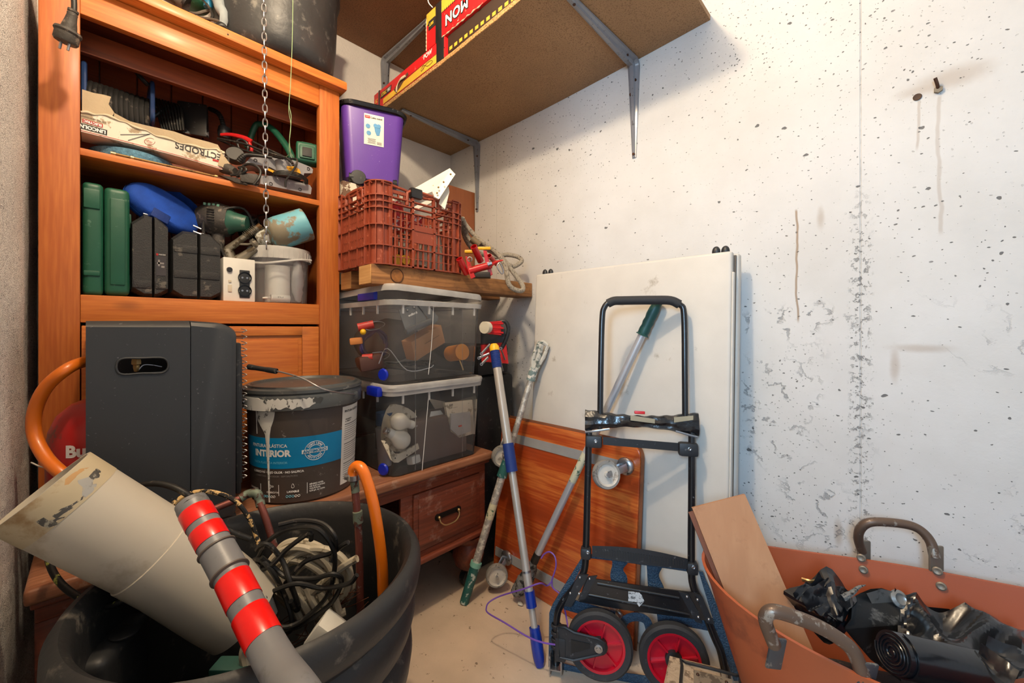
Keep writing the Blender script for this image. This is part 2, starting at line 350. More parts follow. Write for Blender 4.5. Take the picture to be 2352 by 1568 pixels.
gs.add([(.0+1.02*i/nx, -1.476+.0015*noise.noise(V((i*.9, 0, k*.9)))+.004*noise.noise(V((i*.10, 3, k*.10))), 2.5*k/nz) for k in range(nz+1) for i in range(nx+1)],
       [(k*(nx+1)+i, k*(nx+1)+i+1, (k+1)*(nx+1)+i+1, (k+1)*(nx+1)+i) for k in range(nz) for i in range(nx)]).b6(0, 1.02, -1.6, -1.482, 0, 2.5).b6(1.02, 1.5, -1.6, -1.476, 0, 2.5)  # last stretch is unseen, added to keep the daylight off the left side
struct('wall_left', gs, m_stucco)
struct('ceiling', G().b6(-.12, 3.6, -2.9, .12, 2.5, 2.6), m_ceil)

# ================================================================ TALL PINE CABINET
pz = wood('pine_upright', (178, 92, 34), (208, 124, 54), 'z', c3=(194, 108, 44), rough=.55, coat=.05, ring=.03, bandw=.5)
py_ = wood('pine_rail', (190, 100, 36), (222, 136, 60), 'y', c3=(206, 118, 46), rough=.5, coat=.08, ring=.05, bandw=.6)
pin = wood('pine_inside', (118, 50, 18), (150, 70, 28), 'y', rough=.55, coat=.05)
Y0, Y1c = -1.455, -.742; XF = .31; ZB = .522
cab = thing('tall_cabinet', 'tall orange pine cabinet with open tool shelves and panelled door, standing on the brown sideboard', 'cabinet', (.155, -1.1, ZB))
part('post', G().b6(XF-.03, XF, Y0, Y0+.068, ZB, 1.862, .003), pz, cab); part('post', G().b6(XF-.03, XF, Y1c-.07, Y1c, ZB, 1.862, .003), pz, cab)
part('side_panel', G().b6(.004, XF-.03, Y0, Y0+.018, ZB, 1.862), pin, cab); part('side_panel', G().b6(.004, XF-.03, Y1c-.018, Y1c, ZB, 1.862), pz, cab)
n_b = 8; bw = (Y1c-Y0-.036)/n_b
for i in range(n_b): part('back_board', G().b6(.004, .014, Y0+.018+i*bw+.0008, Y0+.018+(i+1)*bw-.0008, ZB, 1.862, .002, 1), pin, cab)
part('cornice', G().b6(0.004, XF+.035, Y0+.0, Y1c+.014, 1.862, 1.892, .006), py_, cab)
part('top_rail', G().b6(XF-.026, XF-.004, Y0+.068, Y1c-.07, 1.79, 1.861, .002), py_, cab)
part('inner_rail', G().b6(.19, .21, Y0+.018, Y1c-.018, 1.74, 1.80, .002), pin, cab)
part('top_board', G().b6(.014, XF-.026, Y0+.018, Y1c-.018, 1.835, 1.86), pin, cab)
part('shelf', G().b6(.014, XF-.004, Y0+.019, Y1c-.019, 1.436, 1.454, .002), py_, cab)
part('shelf', G().b6(.014, XF-.028, Y0+.019, Y1c-.019, 1.066, 1.0862, .002), py_, cab)
part('bottom_rail', G().b6(XF-.026, XF-.002, Y0+.068, Y1c-.07, 1.016, 1.086, .003), py_, cab)
part('plinth_rail', G().b6(XF-.026, XF-.004, Y0+.068, Y1c-.07, ZB, ZB+.05, .002), py_, cab)
da, db = Y0+.07, Y1c-.072
door = part('door', G().b6(XF-.026, XF-.006, da, db, ZB+.052, 1.008, .002), py_, cab)
gp = G(); A = .055
for (ya, yb, za, zb) in ((da, da+A, ZB+.052, 1.008), (db-A, db, ZB+.052, 1.008), (da+A, db-A, 1.008-.03, 1.008), (da+A, db-A, ZB+.052, ZB+.105)): gp.b6(XF-.006, XF+.001, ya, yb, za, zb, .003)
part('door_frame', gp, py_, door)
part('door_panel', G().b6(XF-.006, XF-.002, da+A+.012, db-A-.012, ZB+.125, 1.008-.045, .004), py_, door)

# ================================================================ LOW SIDEBOARD
dk = wood('dark_teak', (96, 44, 28), (136, 66, 42), 'y', rough=.5, coat=.15, dirt=(160, 128, 112), dth=.58, knots=False)
tt = wood('teak_top', (132, 82, 56), (172, 118, 86), 'y', rough=.5, coat=.1, dirt=(186, 160, 140), dth=.6, knots=False)
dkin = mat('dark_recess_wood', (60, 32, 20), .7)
low = thing('low_sideboard', 'low brown wooden sideboard on castors with a brass-handled drawer, carrying the cabinet and boxes', 'sideboard', (.3, -.86, 0))
part('top', G().b6(.004, .64, -1.452, -.279, .492, .522, .009, 3), tt, low)
part('top_moulding', G().b6(.004, .627, -1.445, -.288, .477, .492, .006, 3), dk, low)
bx = G().b6(.01, .60, -1.44, -1.422, .22, .477).b6(.01, .60, -.315, -.30, .22, .477).b6(.01, .60, -1.422, -.315, .22, .236).b6(.01, .022, -1.422, -.315, .236, .477)
part('body', bx, dk, low)
gf = G()
for (ya, yb, za, zb) in ((-1.44, -.30, .445, .477), (-1.44, -.30, .22, .243), (-1.44, -1.40, .243, .445), (-1.10, -1.07, .243, .445), (-.67, -.625, .243, .445), (-.33, -.30, .243, .445)): gf.b6(.60, .612, ya, yb, za, zb, .002)
part('face_frame', gf, dk, low)
part('skirt_moulding', G().b6(.01, .628, -1.447, -.292, .205, .224, .008, 3), dk, low)
for (ya, yb) in ((-.624, -.331), (-1.069, -.671), (-1.399, -1.101)):
    if ya == -1.069:
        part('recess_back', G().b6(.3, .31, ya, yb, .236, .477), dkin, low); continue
    dr = part('drawer', G().b6(.3, .616, ya, yb, .246, .442, .002).b6(.616, .620, ya+.018, yb-.018, .264, .424, .003), dk, low)
    cy = (ya+yb)/2-.008; zc = .335
    part('handle_plate', G().b6(.6205, .6235, cy-.045, cy+.045, zc-.001, zc+.017, .0012).cyl((.62, cy-.045, zc+.006), (.6245, cy-.045, zc+.006), .012, n=14).cyl((.62, cy+.045, zc+.006), (.6245, cy+.045, zc+.006), .012, n=14), mat('black_iron', (34, 30, 28), .45, .6), dr)
    part('bail_handle', G().tube([(.628, cy-.043, zc+.006), (.634, cy-.04, zc-.01), (.637, cy-.02, zc-.024), (.637, cy+.02, zc-.024), (.634, cy+.04, zc-.01), (.628, cy+.043, zc+.006)], .0026, 8), mat('old_brass', (190, 160, 110), .35, .9), dr)
    for q in (-1, 1): part('knob_pin', G().sphere((.628, cy+q*.043, zc+.006), .006), MATS['old_brass'], dr)
m_cas = mat('black_rubber', (30, 30, 31), .6, dirt=(90, 84, 78), ds=40, dth=.62)
for fx in (.565, .07):
    for fy in (-1.39, -.345):
        ft = part('bun_foot', G().lathe([(.0, .062), (.03, .066), (.052, .085), (.062, .12), (.058, .15), (.048, .172), (.062, .185), (.064, .2), (0, .205)], (fx, fy, 0), n=24), dk, low)
        part('caster', G().cyl((fx-.013, fy-.004, .032), (fx+.013, fy-.004, .032), .032, n=20).b6(fx-.018, fx+.018, fy-.02, fy+.02, .045, .066, .006), m_cas, ft)

# ================================================================ BOARD SHELVES AND BRACKETS
chip = mat('chipboard_face', (158, 122, 84), .7, var=.12, vs=5, dirt=(128, 94, 60), ds=260, dth=.55, bump=.1, bs=300)
edge = mat('chipboard_edge', (196, 150, 96), .9, var=.2, vs=200, dirt=(110, 76, 40), ds=240, dth=.55, bump=1, bs=260)
grey = mat('grey_enamel', (120, 122, 128), .3, .0, coat=.4, dirt=(80, 80, 84), ds=60, dth=.68)
sh = thing('wall_shelf', 'chipboard shelf on grey brackets along the pitted concrete wall, holding red boxes', 'shelf', (.7, -.25, 1.96))
gsf = G(); nn = 14
def shz(x): return 1.957+.028*max(0, (x-.5)/.85)**1.6
rings = [[V((x, -.001, shz(x))), V((x, -.49, shz(x))), V((x, -.49, shz(x)+.016)), V((x, -.001, shz(x)+.016))] for x in [1.35*i/nn for i in range(nn+1)]]
part('board', gsf.loft(rings), chip, sh, ang=30)
ge = G(); e2 = [[V((x, -.4905, shz(x))), V((x, -.4925, shz(x)+.001)), V((x, -.4925, shz(x)+.015)), V((x, -.4905, shz(x)+.016))] for x in [.005+1.345*i/60 for i in range(61)]]
ge.loft(e2).jitter(.0012, 60); part('board_edge', ge, edge, sh)
def bracket(parent, x, z, arm, leg, ax=None, out=None):
    """pressed steel bracket: wall at origin, out = direction away from the wall"""
    out = V(out); sd = V(ax)
    O = V(x)
    def prof(t, wd, dp, path, nrm):
        pass
    g = G(); g2 = G()
    pts = []
    for i in range(9): pts.append((O+out*(arm*(1-i/8.)*.97+.03)-Z1*(.002), .012+.010*i/8, .006+.018*(i/8)**.8))
    c = []
    for i in range(1, 8):
        a = math.pi/2*i/8; c.append((O+out*(.03*(1-math.sin(a))+.0)-Z1*(.03*(1-math.cos(a))), .022, .024))
    d = []
    for i in range(9): d.append((O-Z1*(.03+(leg-.03)*i/8.), .022-.014*i/8, .024-.018*(i/8)**.8))
    seq = pts+c+d; rings = []
    for i, (p, wd, dp) in enumerate(seq):
        q0 = seq[max(i-1, 0)][0]; q1 = seq[min(i+1, len(seq)-1)][0]; t = (q1-q0).normalized(); nrm = sd.cross(t)
        inward = (out-Z1); nrm = nrm if nrm.dot(inward) > 0 else -nrm
        rings.append([p-sd*wd, p-sd*wd*.95+nrm*dp*.35, p-sd*wd*.45+nrm*dp*.5, p-sd*wd*.3+nrm*dp, p+sd*wd*.3+nrm*dp, p+sd*wd*.45+nrm*dp*.5, p+sd*wd*.95+nrm*dp*.35, p+sd*wd])
    b = part('bracket', g.loft(rings), grey, parent, ang=25)
    def scr(p, nr): part('screw', G().cyl(p, V(p)+V(nr)*.019, .0048, n=8), mat('rusty_screw', (84, 58, 44), .5, .7), b)
    scr(O+out*(arm*.93)-Z1*.003, -Z1*.5); scr(O+out*.07+sd*.009-Z1*.003, -Z1*.7); scr(O-Z1*.075+sd*.009, out*.7); scr(O-Z1*(leg-.012), out*.5); scr(O-Z1*.12-sd*.009, out*.7)
bracket(sh, (.225, -.0005, shz(.225)-.001), 0, .42, .355, (1, 0, 0), (0, -1, 0))
bracket(sh, (1.09, -.0005, shz(1.09)-.001), 0, .405, .35, (1, 0, 0), (0, -1, 0))
us = thing('upper_shelf', 'upper chipboard shelf under the ceiling over the cabinet, on a grey bracket', 'shelf', (.2, -.7, 2.29))
part('board', G().b6(.001, .5, -1.47, -.002, 2.295, 2.311, .001, 1), mat('chipboard_dark_face', (140, 98, 62), .7, dirt=(110, 74, 44), ds=200, dth=.55), us)
bracket(us, (.0005, -.395, 2.294), 0, .36, .36, (0, 1, 0), (1, 0, 0))
# ================================================================ SMALL BUILDERS
black = mat('black_plastic', (34, 35, 37), .45, dirt=(70, 68, 66), ds=55, dth=.66, bump=.05)
blackr = mat('textured_black_plastic', (44, 45, 47), .6, bump=.5, bs=420, dirt=(96, 92, 86), ds=26, dth=.7)
cablem = mat('black_cable', (30, 29, 28), .5, dirt=(86, 78, 70), ds=45, dth=.64)
steel = mat('steel', (176, 176, 178), .3, .9, dirt=(120, 112, 104), ds=50, dth=.64)
alu = mat('brushed_aluminium', (196, 198, 202), .3, .5, var=.06)
brass = mat('old_brass', (190, 160, 110), .35, .9); rodm = mat('tarnished_brass', (136, 104, 60), .5, .6, dirt=(90, 70, 44), ds=60, dth=.55)
white = mat('white_plastic', (224, 222, 214), .4)
cream = mat('cream_plastic', (206, 196, 176), .45, dirt=(150, 138, 118), ds=30, dth=.62)
red = mat('red_plastic', (196, 26, 30), .4)
redmet = mat('red_enamel', (190, 22, 26), .28, .0, coat=.5, dirt=(90, 30, 24), ds=60, dth=.7)
yellow = mat('yellow_plastic', (232, 180, 30), .4)
bluep = mat('blue_plastic', (14, 40, 180), .35)
greenp = mat('dark_green_plastic', (24, 84, 62), .45, dirt=(70, 110, 92), ds=40, dth=.7, bump=.1)
teal = mat('weathered_green_rubber', (30, 88, 84), .55, dirt=(176, 186, 180), ds=34, dth=.58, bump=.2)
inkd = mat('dark_ink', (44, 40, 38), .6); inkw = mat('white_ink', (235, 235, 232), .6); inkr = mat('red_ink', (170, 24, 26), .6)
card = mat('cardboard', (170, 122, 82), .85, bump=.1, bs=80)
def plug(parent, P, d, s=1.0, m=None, pins=True):
    """round two-pin plug: body from P along d, pins pointing along d"""
    P = V(P); x, y, z = frame(d)
    b = part('plug', G().lathe([(.002, -.05), (.007, -.048), (.0085, -.03), (.011, -.016), (.012, -.006), (.021, -.004), (.022, 0), (.021, .005), (.0185, .007), (.0185, .016), (.016, .019), (0, .019)], P, d, n=24), m or black, parent)
    if pins:
        for q in (-1, 1): part('pin', G().cyl(P+z*.018+x*.0095*q, P+z*.037+x*.0095*q, .0024, .0022, 8), steel, b)
    return b
def coil(c, X, Y, R, r, turns, n=7, drift=(0, 0, 0), wob=.15, seed=1, pts=9):
    rr = random.Random(seed); P = []; c = V(c); X = V(X); Y = V(Y); Z = X.cross(Y).normalized()
    for i in range(int(turns*pts)):
        a = 2*math.pi*i/pts; k = R*(1+wob*(rr.random()-.5)); t = i/(turns*pts)
        P.append(c+X*(k*math.cos(a))+Y*(k*math.sin(a))+V(drift)*t+Z*(wob*R*.6*(rr.random()-.5)))
    return G().tube(P, r, n, 4)

# ================================================================ ITEMS ON CABINET SHELF 2 (z 1.082) - front faces near x=.28
ZS = 1.0866
# green case
g = thing('tool_case', 'dark green plastic tool case standing upright at the left end of the cabinet shelf', 'tool case', (.16, -1.34, ZS), 'power tool cases')
part('body', G().b6(.03, .285, -1.384, -1.346, ZS, 1.378, .012, 3), greenp, g); part('lid', G().b6(.03, .287, -1.345, -1.296, ZS+.002, 1.374, .014, 3), greenp, g)
part('raised_panel', G().b6(.28, .2905, -1.334, -1.305, ZS+.03, 1.345, .003).b6(.28, .289, -1.382, -1.352, ZS+.05, 1.15, .003).b6(.28, .289, -1.382, -1.352, 1.31, 1.36, .003), greenp, g)
part('hinge', G().b6(.2, .24, -1.297, -1.291, 1.28, 1.32, .002), greenp, g); part('hinge', G().b6(.2, .24, -1.297, -1.291, 1.11, 1.15, .002), greenp, g)
def octcase(nm, label, y0, y1, z1, xf, split, tilt, seams):
    o = thing('tool_case', label, 'tool case', (.16, (y0+y1)/2, ZS), 'power tool cases')
    def half(ya, yb, dx=0):
        q = G(); ch = .026
        P = [(y, z) for y, z in (((ya if ya == y0 else ya), ZS+(ch if ya == y0 else 0)),)]
        L = (ya == y0); c = ch if True else 0
        poly = [(ya+(ch if L else 0), ZS), (yb-(0 if L else ch), ZS), (yb, ZS+(0 if L else ch*.7)), (yb, z1-(0 if L else ch)), (yb-(0 if L else ch), z1), (ya+(ch if L else 0), z1), (ya, z1-(ch if L else 0)), (ya, ZS+(ch*.7 if L else 0))]
        inset = lambda f: [V((0, (y-(ya+yb)/2)*f+(ya+yb)/2, (z-(ZS+z1)/2)*f+(ZS+z1)/2)) for y, z in poly]
        q.loft([[p+V((.03, 0, 0)) for p in inset(.96)], [p+V((.05, 0, 0)) for p in inset(1)], [p+V((xf-.02+dx, 0, 0)) for p in inset(1)], [p+V((xf+dx, 0, 0)) for p in inset(.9)]])
        return q
    ym = y0+(y1-y0)*split
    part('body', half(y0, ym-.001), blackr, o, ang=25); part('lid', half(ym+.001, y1, .002), blackr, o, ang=25)
    for z in seams:
        part('band', G().b6(xf-.004, xf+.0025, y0+.004, ym-.003, z, z+.022, .003).b6(xf-.004, xf+.0045, ym+.003, y1-.004, z, z+.022, .003), blackr, o)
    return o
k1 = octcase('a', 'black chamfered tool case with a small picture sticker, beside the green case', -1.293, -1.216, 1.318, .283, .58, 0, (1.112,))
part('latch', G().cyl((.26, -1.268, 1.322), (.26, -1.238, 1.318), .003).cyl((.25, -1.262, 1.325), (.25, -1.242, 1.321), .0018), steel, k1)
part('sticker', G().b6(.285, .2857, -1.243, -1.2215, 1.15, 1.212), mat('dark_sticker', (62, 58, 60), .4), k1)
part('sticker_strip', G().b6(.2856, .2860, -1.243, -1.2215, 1.205, 1.212), inkd, k1); part('sticker_mark', G().b6(.2858, .2863, -1.2428, -1.2385, 1.2055, 1.2115), inkr, k1)
text('PARKSIDE', .005, inkw, k1, (.2862, -1.230, 1.2085), Y1, Z1, width=.014)
part('tool_picture', G().b6(.2858, .2861, -1.241, -1.226, 1.182, 1.187).b6(.2858, .2861, -1.239, -1.235, 1.176, 1.194).b6(.2858, .2861, -1.232, -1.225, 1.172, 1.178), mat('grey_ink', (140, 136, 134), .6), k1)
k2 = octcase('b', 'black banded tool case with a gaping lid, left of the white socket box', -1.209, -1.093, 1.288, .283, .53, 0, (1.148, 1.222))
part('latch', G().b6(.2, .25, -1.155, -1.13, 1.2885, 1.2925, .001), steel, k2)
pp = thing('mains_lead', 'black cord with a two-pin plug lying over the top of the banded black case', 'cord', (.29, -1.14, 1.29))
part('cord', G().tube([att(520, 640, 1.26), att(520, 600, 1.255), att(505, 570, 1.25), att(480, 548, 1.24), att(468, 535, 1.235), att(472, 500, 1.24), att(505, 482, 1.25), att(560, 480, 1.30), att(588, 530, 1.33)], .0042, 8), cablem, pp)
part('cord_end', G().tube([att(508, 560, 1.27), att(515, 600, 1.262), att(524, 640, 1.262), att(516, 648, 1.275)], .0045, 8), cablem, pp)
for q in (0, 1): part('pin', G().cyl(att(462, 526+12*q, 1.2), att(444, 518+13*q, 1.19), .0022, n=8), steel, pp)
# white socket box
u = thing('socket_box', 'white power box with two black sockets on the cabinet shelf', 'power supply', (.18, -1.044, ZS))
part('housing', G().b6(.05, .285, -1.088, -1.003, ZS, 1.222, .003), white, u)
sp = part('socket_panel', G().b6(.284, .288, -1.046, -1.018, 1.098, 1.186, .002), black, u)
for zc in (1.162, 1.121):
    part('socket', G().lathe([(.0185, 0), (.0185, .003), (.0165, .003), (.0155, -.004), (0, -.004)], (.2875, -1.032, zc), (1, 0, 0), n=24), mat('glossy_black', (16, 16, 17), .2), u)
    part('socket_hole', G().cyl((.2865, -1.0385, zc), (.2885, -1.0385, zc), .003, n=8), steel, u); part('socket_hole', G().cyl((.2865, -1.0255, zc), (.2885, -1.0255, zc), .003, n=8), steel, u)
part('switch', G().b6(.284, .2875, -1.076, -1.066, 1.115, 1.137, .001), cream, u); part('button', G().b6(.284, .2875, -1.075, -1.067, 1.144, 1.152, .001), cream, u)
part('cord_grommet', G().lathe([(.0, .006), (.007, .006), (.008, 0)], (.285, -1.072, 1.184), (1, 0, 0), n=14), black, u)
# clear tub
cl = clear('clear_tub_plastic', (235, 235, 235), .16, .1)
t = thing('plastic_tub', 'clear round plastic tub with a milky lid on the right of the cabinet shelf', 'tub', (.215, -.912, ZS))
tx, ty = .215, -.912
part('wall', G().lathe([(0, ZS), (.082, ZS), (.086, ZS+.004), (.091, ZS+.155)], (tx, ty, 0), n=40), cl, t)
part('lid', G().lathe([(.098, ZS+.148), (.0985, ZS+.178), (.096, ZS+.188), (.09, ZS+.190), (.086, ZS+.184), (0, ZS+.184)], (tx, ty, 0), n=48), clear('milky_lid_plastic', (225, 224, 220), .62, .15), t)
gr = G()
for i in range(40):
    a = 2*math.pi*i/40; gr.b6(-.001, .001, -.001, .001, 0, 0.001); gr.v = gr.v[:-8]; gr.f = gr.f[:-6]
    p = V((tx+.0985*math.cos(a), ty+.0985*math.sin(a), ZS+.163)); gr.box(p, (.0025, .0015, .026), ax=(math.cos(a), math.sin(a), 0))
part('lid_rib', gr, MATS['milky_lid_plastic'], t)
part('bail', G().tube([(tx+.02, ty-.105, ZS+.135), (tx+.075, ty-.07, ZS+.128), (tx+.095, ty-.02, ZS+.137), (tx+.1, ty+.03, ZS+.148), (tx+.075, ty+.08, ZS+.155)], .0035, 6, flat=(1, .5)), MATS['milky_lid_plastic'], t)
single('paper_roll', 'white paper roll standing inside the clear round tub', 'roll', G().lathe([(.018, 0), (.038, 0), (.038, .125), (.018, .125), (.018, 0)], (tx+.018, ty-.012, ZS+.004), n=32), white)
single('plastic_bag', 'crumpled milky bag inside the clear tub, right of the paper roll', 'bag', G().sphere((tx+.02, ty+.052, ZS+.085), (.022, .02, .075), 20, 16).jitter(.006, 60), clear('milky_film', (232, 232, 230), .8, .2))
bt = thing('glue_bottle', 'tiny white bottle lying on its side at the bottom of the clear tub', 'bottle', (tx+.062, ty-.03, ZS+.006))
part('body', G().cyl((tx+.064, ty-.045, ZS+.017), (tx+.064, ty+.012, ZS+.017), .011, n=16), white, bt); part('nozzle', G().cyl((tx+.064, ty-.046, ZS+.017), (tx+.062, ty-.068, ZS+.015), .005, .0025, 10), white, bt)
text('PU', .006, inkd, bt, None, None, None, bend=lambda x, y: V((tx+.064+.0112*math.cos(y/.011+.2), ty-.018+x*2.5, ZS+.017+.0112*math.sin(y/.011+.2))))
# blue oval pouch
bl = thing('blue_pouch', 'bright blue oval zipped pouch lying tilted over the black tool cases', 'pouch', (.2, -1.2, 1.32))
blm = mat('blue_fabric', (20, 74, 176), .8, bump=.4, bs=500, var=.18, vs=30)
A_, B_ = att(286, 432, 1.10), att(450, 528, 1.26); cX = (B_-A_).normalized(); cc = (A_+B_)/2; nz_ = (V((.75, .1, .25)))
cZ = (nz_-cX*nz_.dot(cX)).normalized(); cY = cZ.cross(cX); hl = (B_-A_).length/2
def sring(z, f, n=40, off=0): return [cc+cZ*z+cX*(hl*f*(abs(math.cos(a))**.8)*(1 if math.cos(a) > 0 else -1))+cY*(.052*f*(abs(math.sin(a))**.9)*(1 if math.sin(a) > 0 else -1)+off) for a in [2*math.pi*i/n for i in range(n)]]
part('lower_half', G().loft([sring(-.022, .72), sring(-.018, .92), sring(-.006, 1), sring(.0, 1.0)]), blm, bl); part('upper_half', G().loft([sring(.003, 1.0), sring(.01, 1.0), sring(.024, .93), sring(.03, .8)]), blm, bl)
part('zip', G().loft([sring(-.001, 1.02), sring(.004, 1.02)], False, False), mat('blue_zip', (30, 92, 200), .6), bl)
part('strap', G().box(cc-cX*.01-cY*.04+cZ*.0, (.045, .03, .064), cX, cY, .004), mat('navy_elastic', (12, 48, 120), .7, bump=.3, bs=300), bl)
sp_ = thing('blue_glove', 'ribbed blue cuff poking out behind the blue pouch', 'glove', (.15, -1.15, 1.33))
part('cuff', G().loft([[p for p in rrect(att(340+110*i/8, 432+60*i/8-10*math.sin(i/8*3), 1.26+.06*i/8), V((.4, -.2, .9)).normalized(), V((.9, .3, -.2)).normalized(), .03+.002*(i % 2), .018+.002*(i % 2), .012)] for i in range(9)]), blm, sp_)
# drill
drm = mat('dirty_dark_rubber', (64, 60, 56), .65, dirt=(120, 108, 96), ds=40, dth=.6, bump=.4, bs=120); dgr = mat('tool_green', (52, 100, 84), .45, dirt=(100, 112, 96), ds=40, dth=.6)
d = thing('power_drill', 'grimy green and black power drill lying on the shelf, nose to the right', 'drill', att(500, 545, 1.3))
a, b = att(458, 500, 1.27), att(556, 512, 1.30); X_ = (b-a).normalized(); L_ = (b-a).length
part('motor_housing', G().lathe([(0, 0), (.035, .0), (.042, .012), (.05, .03), (.054, .05), (.05, .075), (.044, .088)], a, X_, n=28).jitter(.004, 30), drm, d)
part('gearbox', G().lathe([(.043, .086), (.04, .09), (.032, .1), (.024, .135), (.02, .135), (0, .135)], a, X_, n=10), dgr, d)
fx, fy, fz = frame(X_); tw = (CAM-a).normalized(); s_ = X_.cross(Z1).normalized(); s_ = s_ if s_.dot(tw) > 0 else -s_
for i in range(6): part('vent_slot', G().box(a+X_*.052+s_*.053+Z1*(.02-.008*i), (.02, .004, .003), X_, s_, .001), mat('vent_dark', (18, 18, 18), .6), d)
for q in range(4): part('green_window', G().box(a+X_*(.03+.012*q)+s_*.036+Z1*.038, (.007, .006, .008), X_, s_, .001), mat('pale_tool_green', (112, 164, 142), .5), d)
part('grip', G().tube([a+X_*.05-Z1*.03, a+X_*.055-Z1*.075+s_*.01, a+X_*.04-Z1*.105], .018, 12), drm, d)
c_ = thing('cable_coil', 'tight black cable coil tied with a metal clip, right of the green drill', 'cable', att(572, 545, 1.4))
for i in range(4): part('cable_loop', G().tube([att(552+9*i, 498+4*i, 1.39), att(562+9*i, 492+4*i, 1.40), att(568+9*i, 515, 1.40), att(563+8*i, 545, 1.4), att(553+8*i, 540, 1.42), att(548+8*i, 515, 1.43)], .0058, 8, closed=True), cablem, c_)
part('clip', G().tube([att(530, 484, 1.38), att(545, 490, 1.385), att(550, 515, 1.385)], .002, 6).tube([att(575, 495, 1.385), att(572, 520, 1.385)], .003, 6), steel, c_)
gl = single('glasses_frame', 'thin brown wire-rimmed safety glasses at the back of the shelf, behind the chain', 'glasses', G().tube([att(590, 505, 1.5), att(598, 494, 1.5), att(625, 495, 1.5), att(632, 510, 1.5), att(612, 520, 1.5), att(594, 515, 1.5)], .0022, 6, closed=True).tube([att(630, 500, 1.5), att(650, 504, 1.53)], .002, 6), mat('dark_brown_frame', (60, 36, 26), .35))
# spray gun and cup
gm = mat('grimy_aluminium', (140, 134, 120), .42, .65, dirt=(90, 80, 64), ds=40, dth=.56, bump=.2)
s = thing('spray_gun', 'grimy metal paint spray gun lying on its side above the clear tub', 'spray gun', att(560, 590, 1.33))
a, b = att(520, 575, 1.285), att(592, 522, 1.31); X_ = (b-a).normalized()
part('grip', G().tube([a-X_*.012-Z1*.012, a, a+X_*.03, a+X_*.06, b], lambda t: .0165-.004*t, 12, flat=(1, .75)), gm, s)
gg = G()
for i in range(8): p = a+(b-a)*(.62+.045*i); gg.lathe([(.0125, -.0012), (.0146, 0), (.0125, .0012)], p, X_, n=16)
part('grip_rib', gg, gm, s); part('air_inlet', G().lathe([(.009, 0), (.009, .012), (.007, .012), (.0055, .006), (0, .006)], b, X_, n=14), mat('oxidised_brass', (124, 96, 66), .45, .8), s)
part('body', G().tube([att(520, 576, 1.285), att(535, 600, 1.29), att(560, 588, 1.30), att(588, 570, 1.31)], lambda t: .02-.009*t, 12), gm, s)
part('trigger', G().tube([att(545, 560, 1.29), att(575, 560, 1.3), att(582, 548, 1.3)], .004, 6), gm, s); part('nozzle', G().lathe([(.014, 0), (.016, .008), (.01, .016), (0, .018)], att(580, 562, 1.31), (b-a), n=16), gm, s)
cupm = mat('flaking_blue_paint', (110, 178, 196), .5, var=.1, dirt=(132, 124, 104), ds=16, dth=.47, dsoft=.06, bump=.15, stretch=(1, 1, 1))
s = thing('paint_cup', 'dented pale blue spray cup with flaking paint, tipped against the cabinet side', 'paint cup', att(660, 565, 1.38))
a, b = att(622, 540, 1.345), att(708, 514, 1.40); X_ = (b-a).normalized()
part('cup', G().lathe([(.024, -.022), (.027, -.008), (.046, .0), (.052, .01), (.0545, .03), (.056, .118), (.052, .122), (0, .12)], a, X_, n=36), cupm, s)
part('collar', G().lathe([(.0, -.045), (.02, -.045), (.027, -.035), (.029, -.012), (.024, -.008)], a, X_, n=20).jitter(.001, 90), mat('crusted_white_metal', (190, 190, 180), .7, dirt=(120, 110, 90), ds=70, dth=.5, bump=.6), s)
part('knob', G().sphere(att(600, 526, 1.32), .009, 12, 8), gm, s)

# ================================================================ ITEMS ON CABINET SHELF 1 (z 1.454)
ZT = 1.4542
sd = mat('blue_sanding_mesh', (92, 138, 164), .8, var=.3, vs=160, bump=.5, bs=300)
single('sanding_disc_stack', 'stack of pale blue round mesh discs under the torn electrode box', 'abrasive disc', G().lathe([(0, 0), (.088, 0), (.09, .004), (.09, .028), (.086, .031), (0, .031)], (.205, -1.285, ZT), n=40), sd)
# torn box
eb = thing('electrode_box', 'long torn white cardboard box of welding electrodes lying on the top cabinet shelf', 'box', (.27, -1.22, ZT+.031))
ebw = mat('worn_white_card', (214, 206, 190), .6, dirt=(160, 140, 112), ds=18, dth=.62); ebc = mat('torn_card_inside', (178, 160, 132), .9, bump=.3, bs=90)
xb = .300; F = lambda px, py: atx(px, py, xb)
bot = [F(186, 302), F(300, 330), F(420, 362), F(520, 392)]; top = [F(186, 258), F(255, 268), F(330, 300), F(420, 330), F(500, 345), F(515, 350)]
def dense(L, n):
    out = []
    for i in range(n+1):
        t = i/n*(len(L)-1); k = min(int(t), len(L)-2); out.append(L[k].lerp(L[k+1], t-k))
    return out
n = 24; B = dense(bot, n); T_ = [p+Z1*(R_.random()-.5)*.003 for p in dense(top, n)]
part('front_wall', G().loft([[B[i], T_[i], T_[i]-X1*.0015, B[i]-X1*.0015] for i in range(n+1)]), ebw, eb)
part('base_wall', G().loft([[B[i], B[i]-X1*.075, B[i]-X1*.075+Z1*.0015, B[i]+Z1*.0015-X1*.001] for i in range(n+1)]), ebw, eb)
part('rear_wall', G().loft([[B[i]-X1*.075, T_[i]-X1*.075+Z1*.008, T_[i]-X1*.0765+Z1*.008, B[i]-X1*.0765] for i in range(n+1)]), ebc, eb)
fl = [F(188, 205), F(215, 213), F(240, 218), F(255, 222), F(250, 240), F(262, 258), F(255, 270), F(220, 262), F(188, 254)]
part('torn_flap', G().prism(fl, (-.002, 0, 0)).jitter(.001, 50), ebc, eb)
fl2 = [F(262, 255), F(300, 275), F(340, 285), F(400, 298), F(440, 312), F(480, 322), F(502, 330), F(510, 343), F(480, 340), F(440, 332), F(400, 325), F(340, 305), F(300, 288), F(262, 268)]
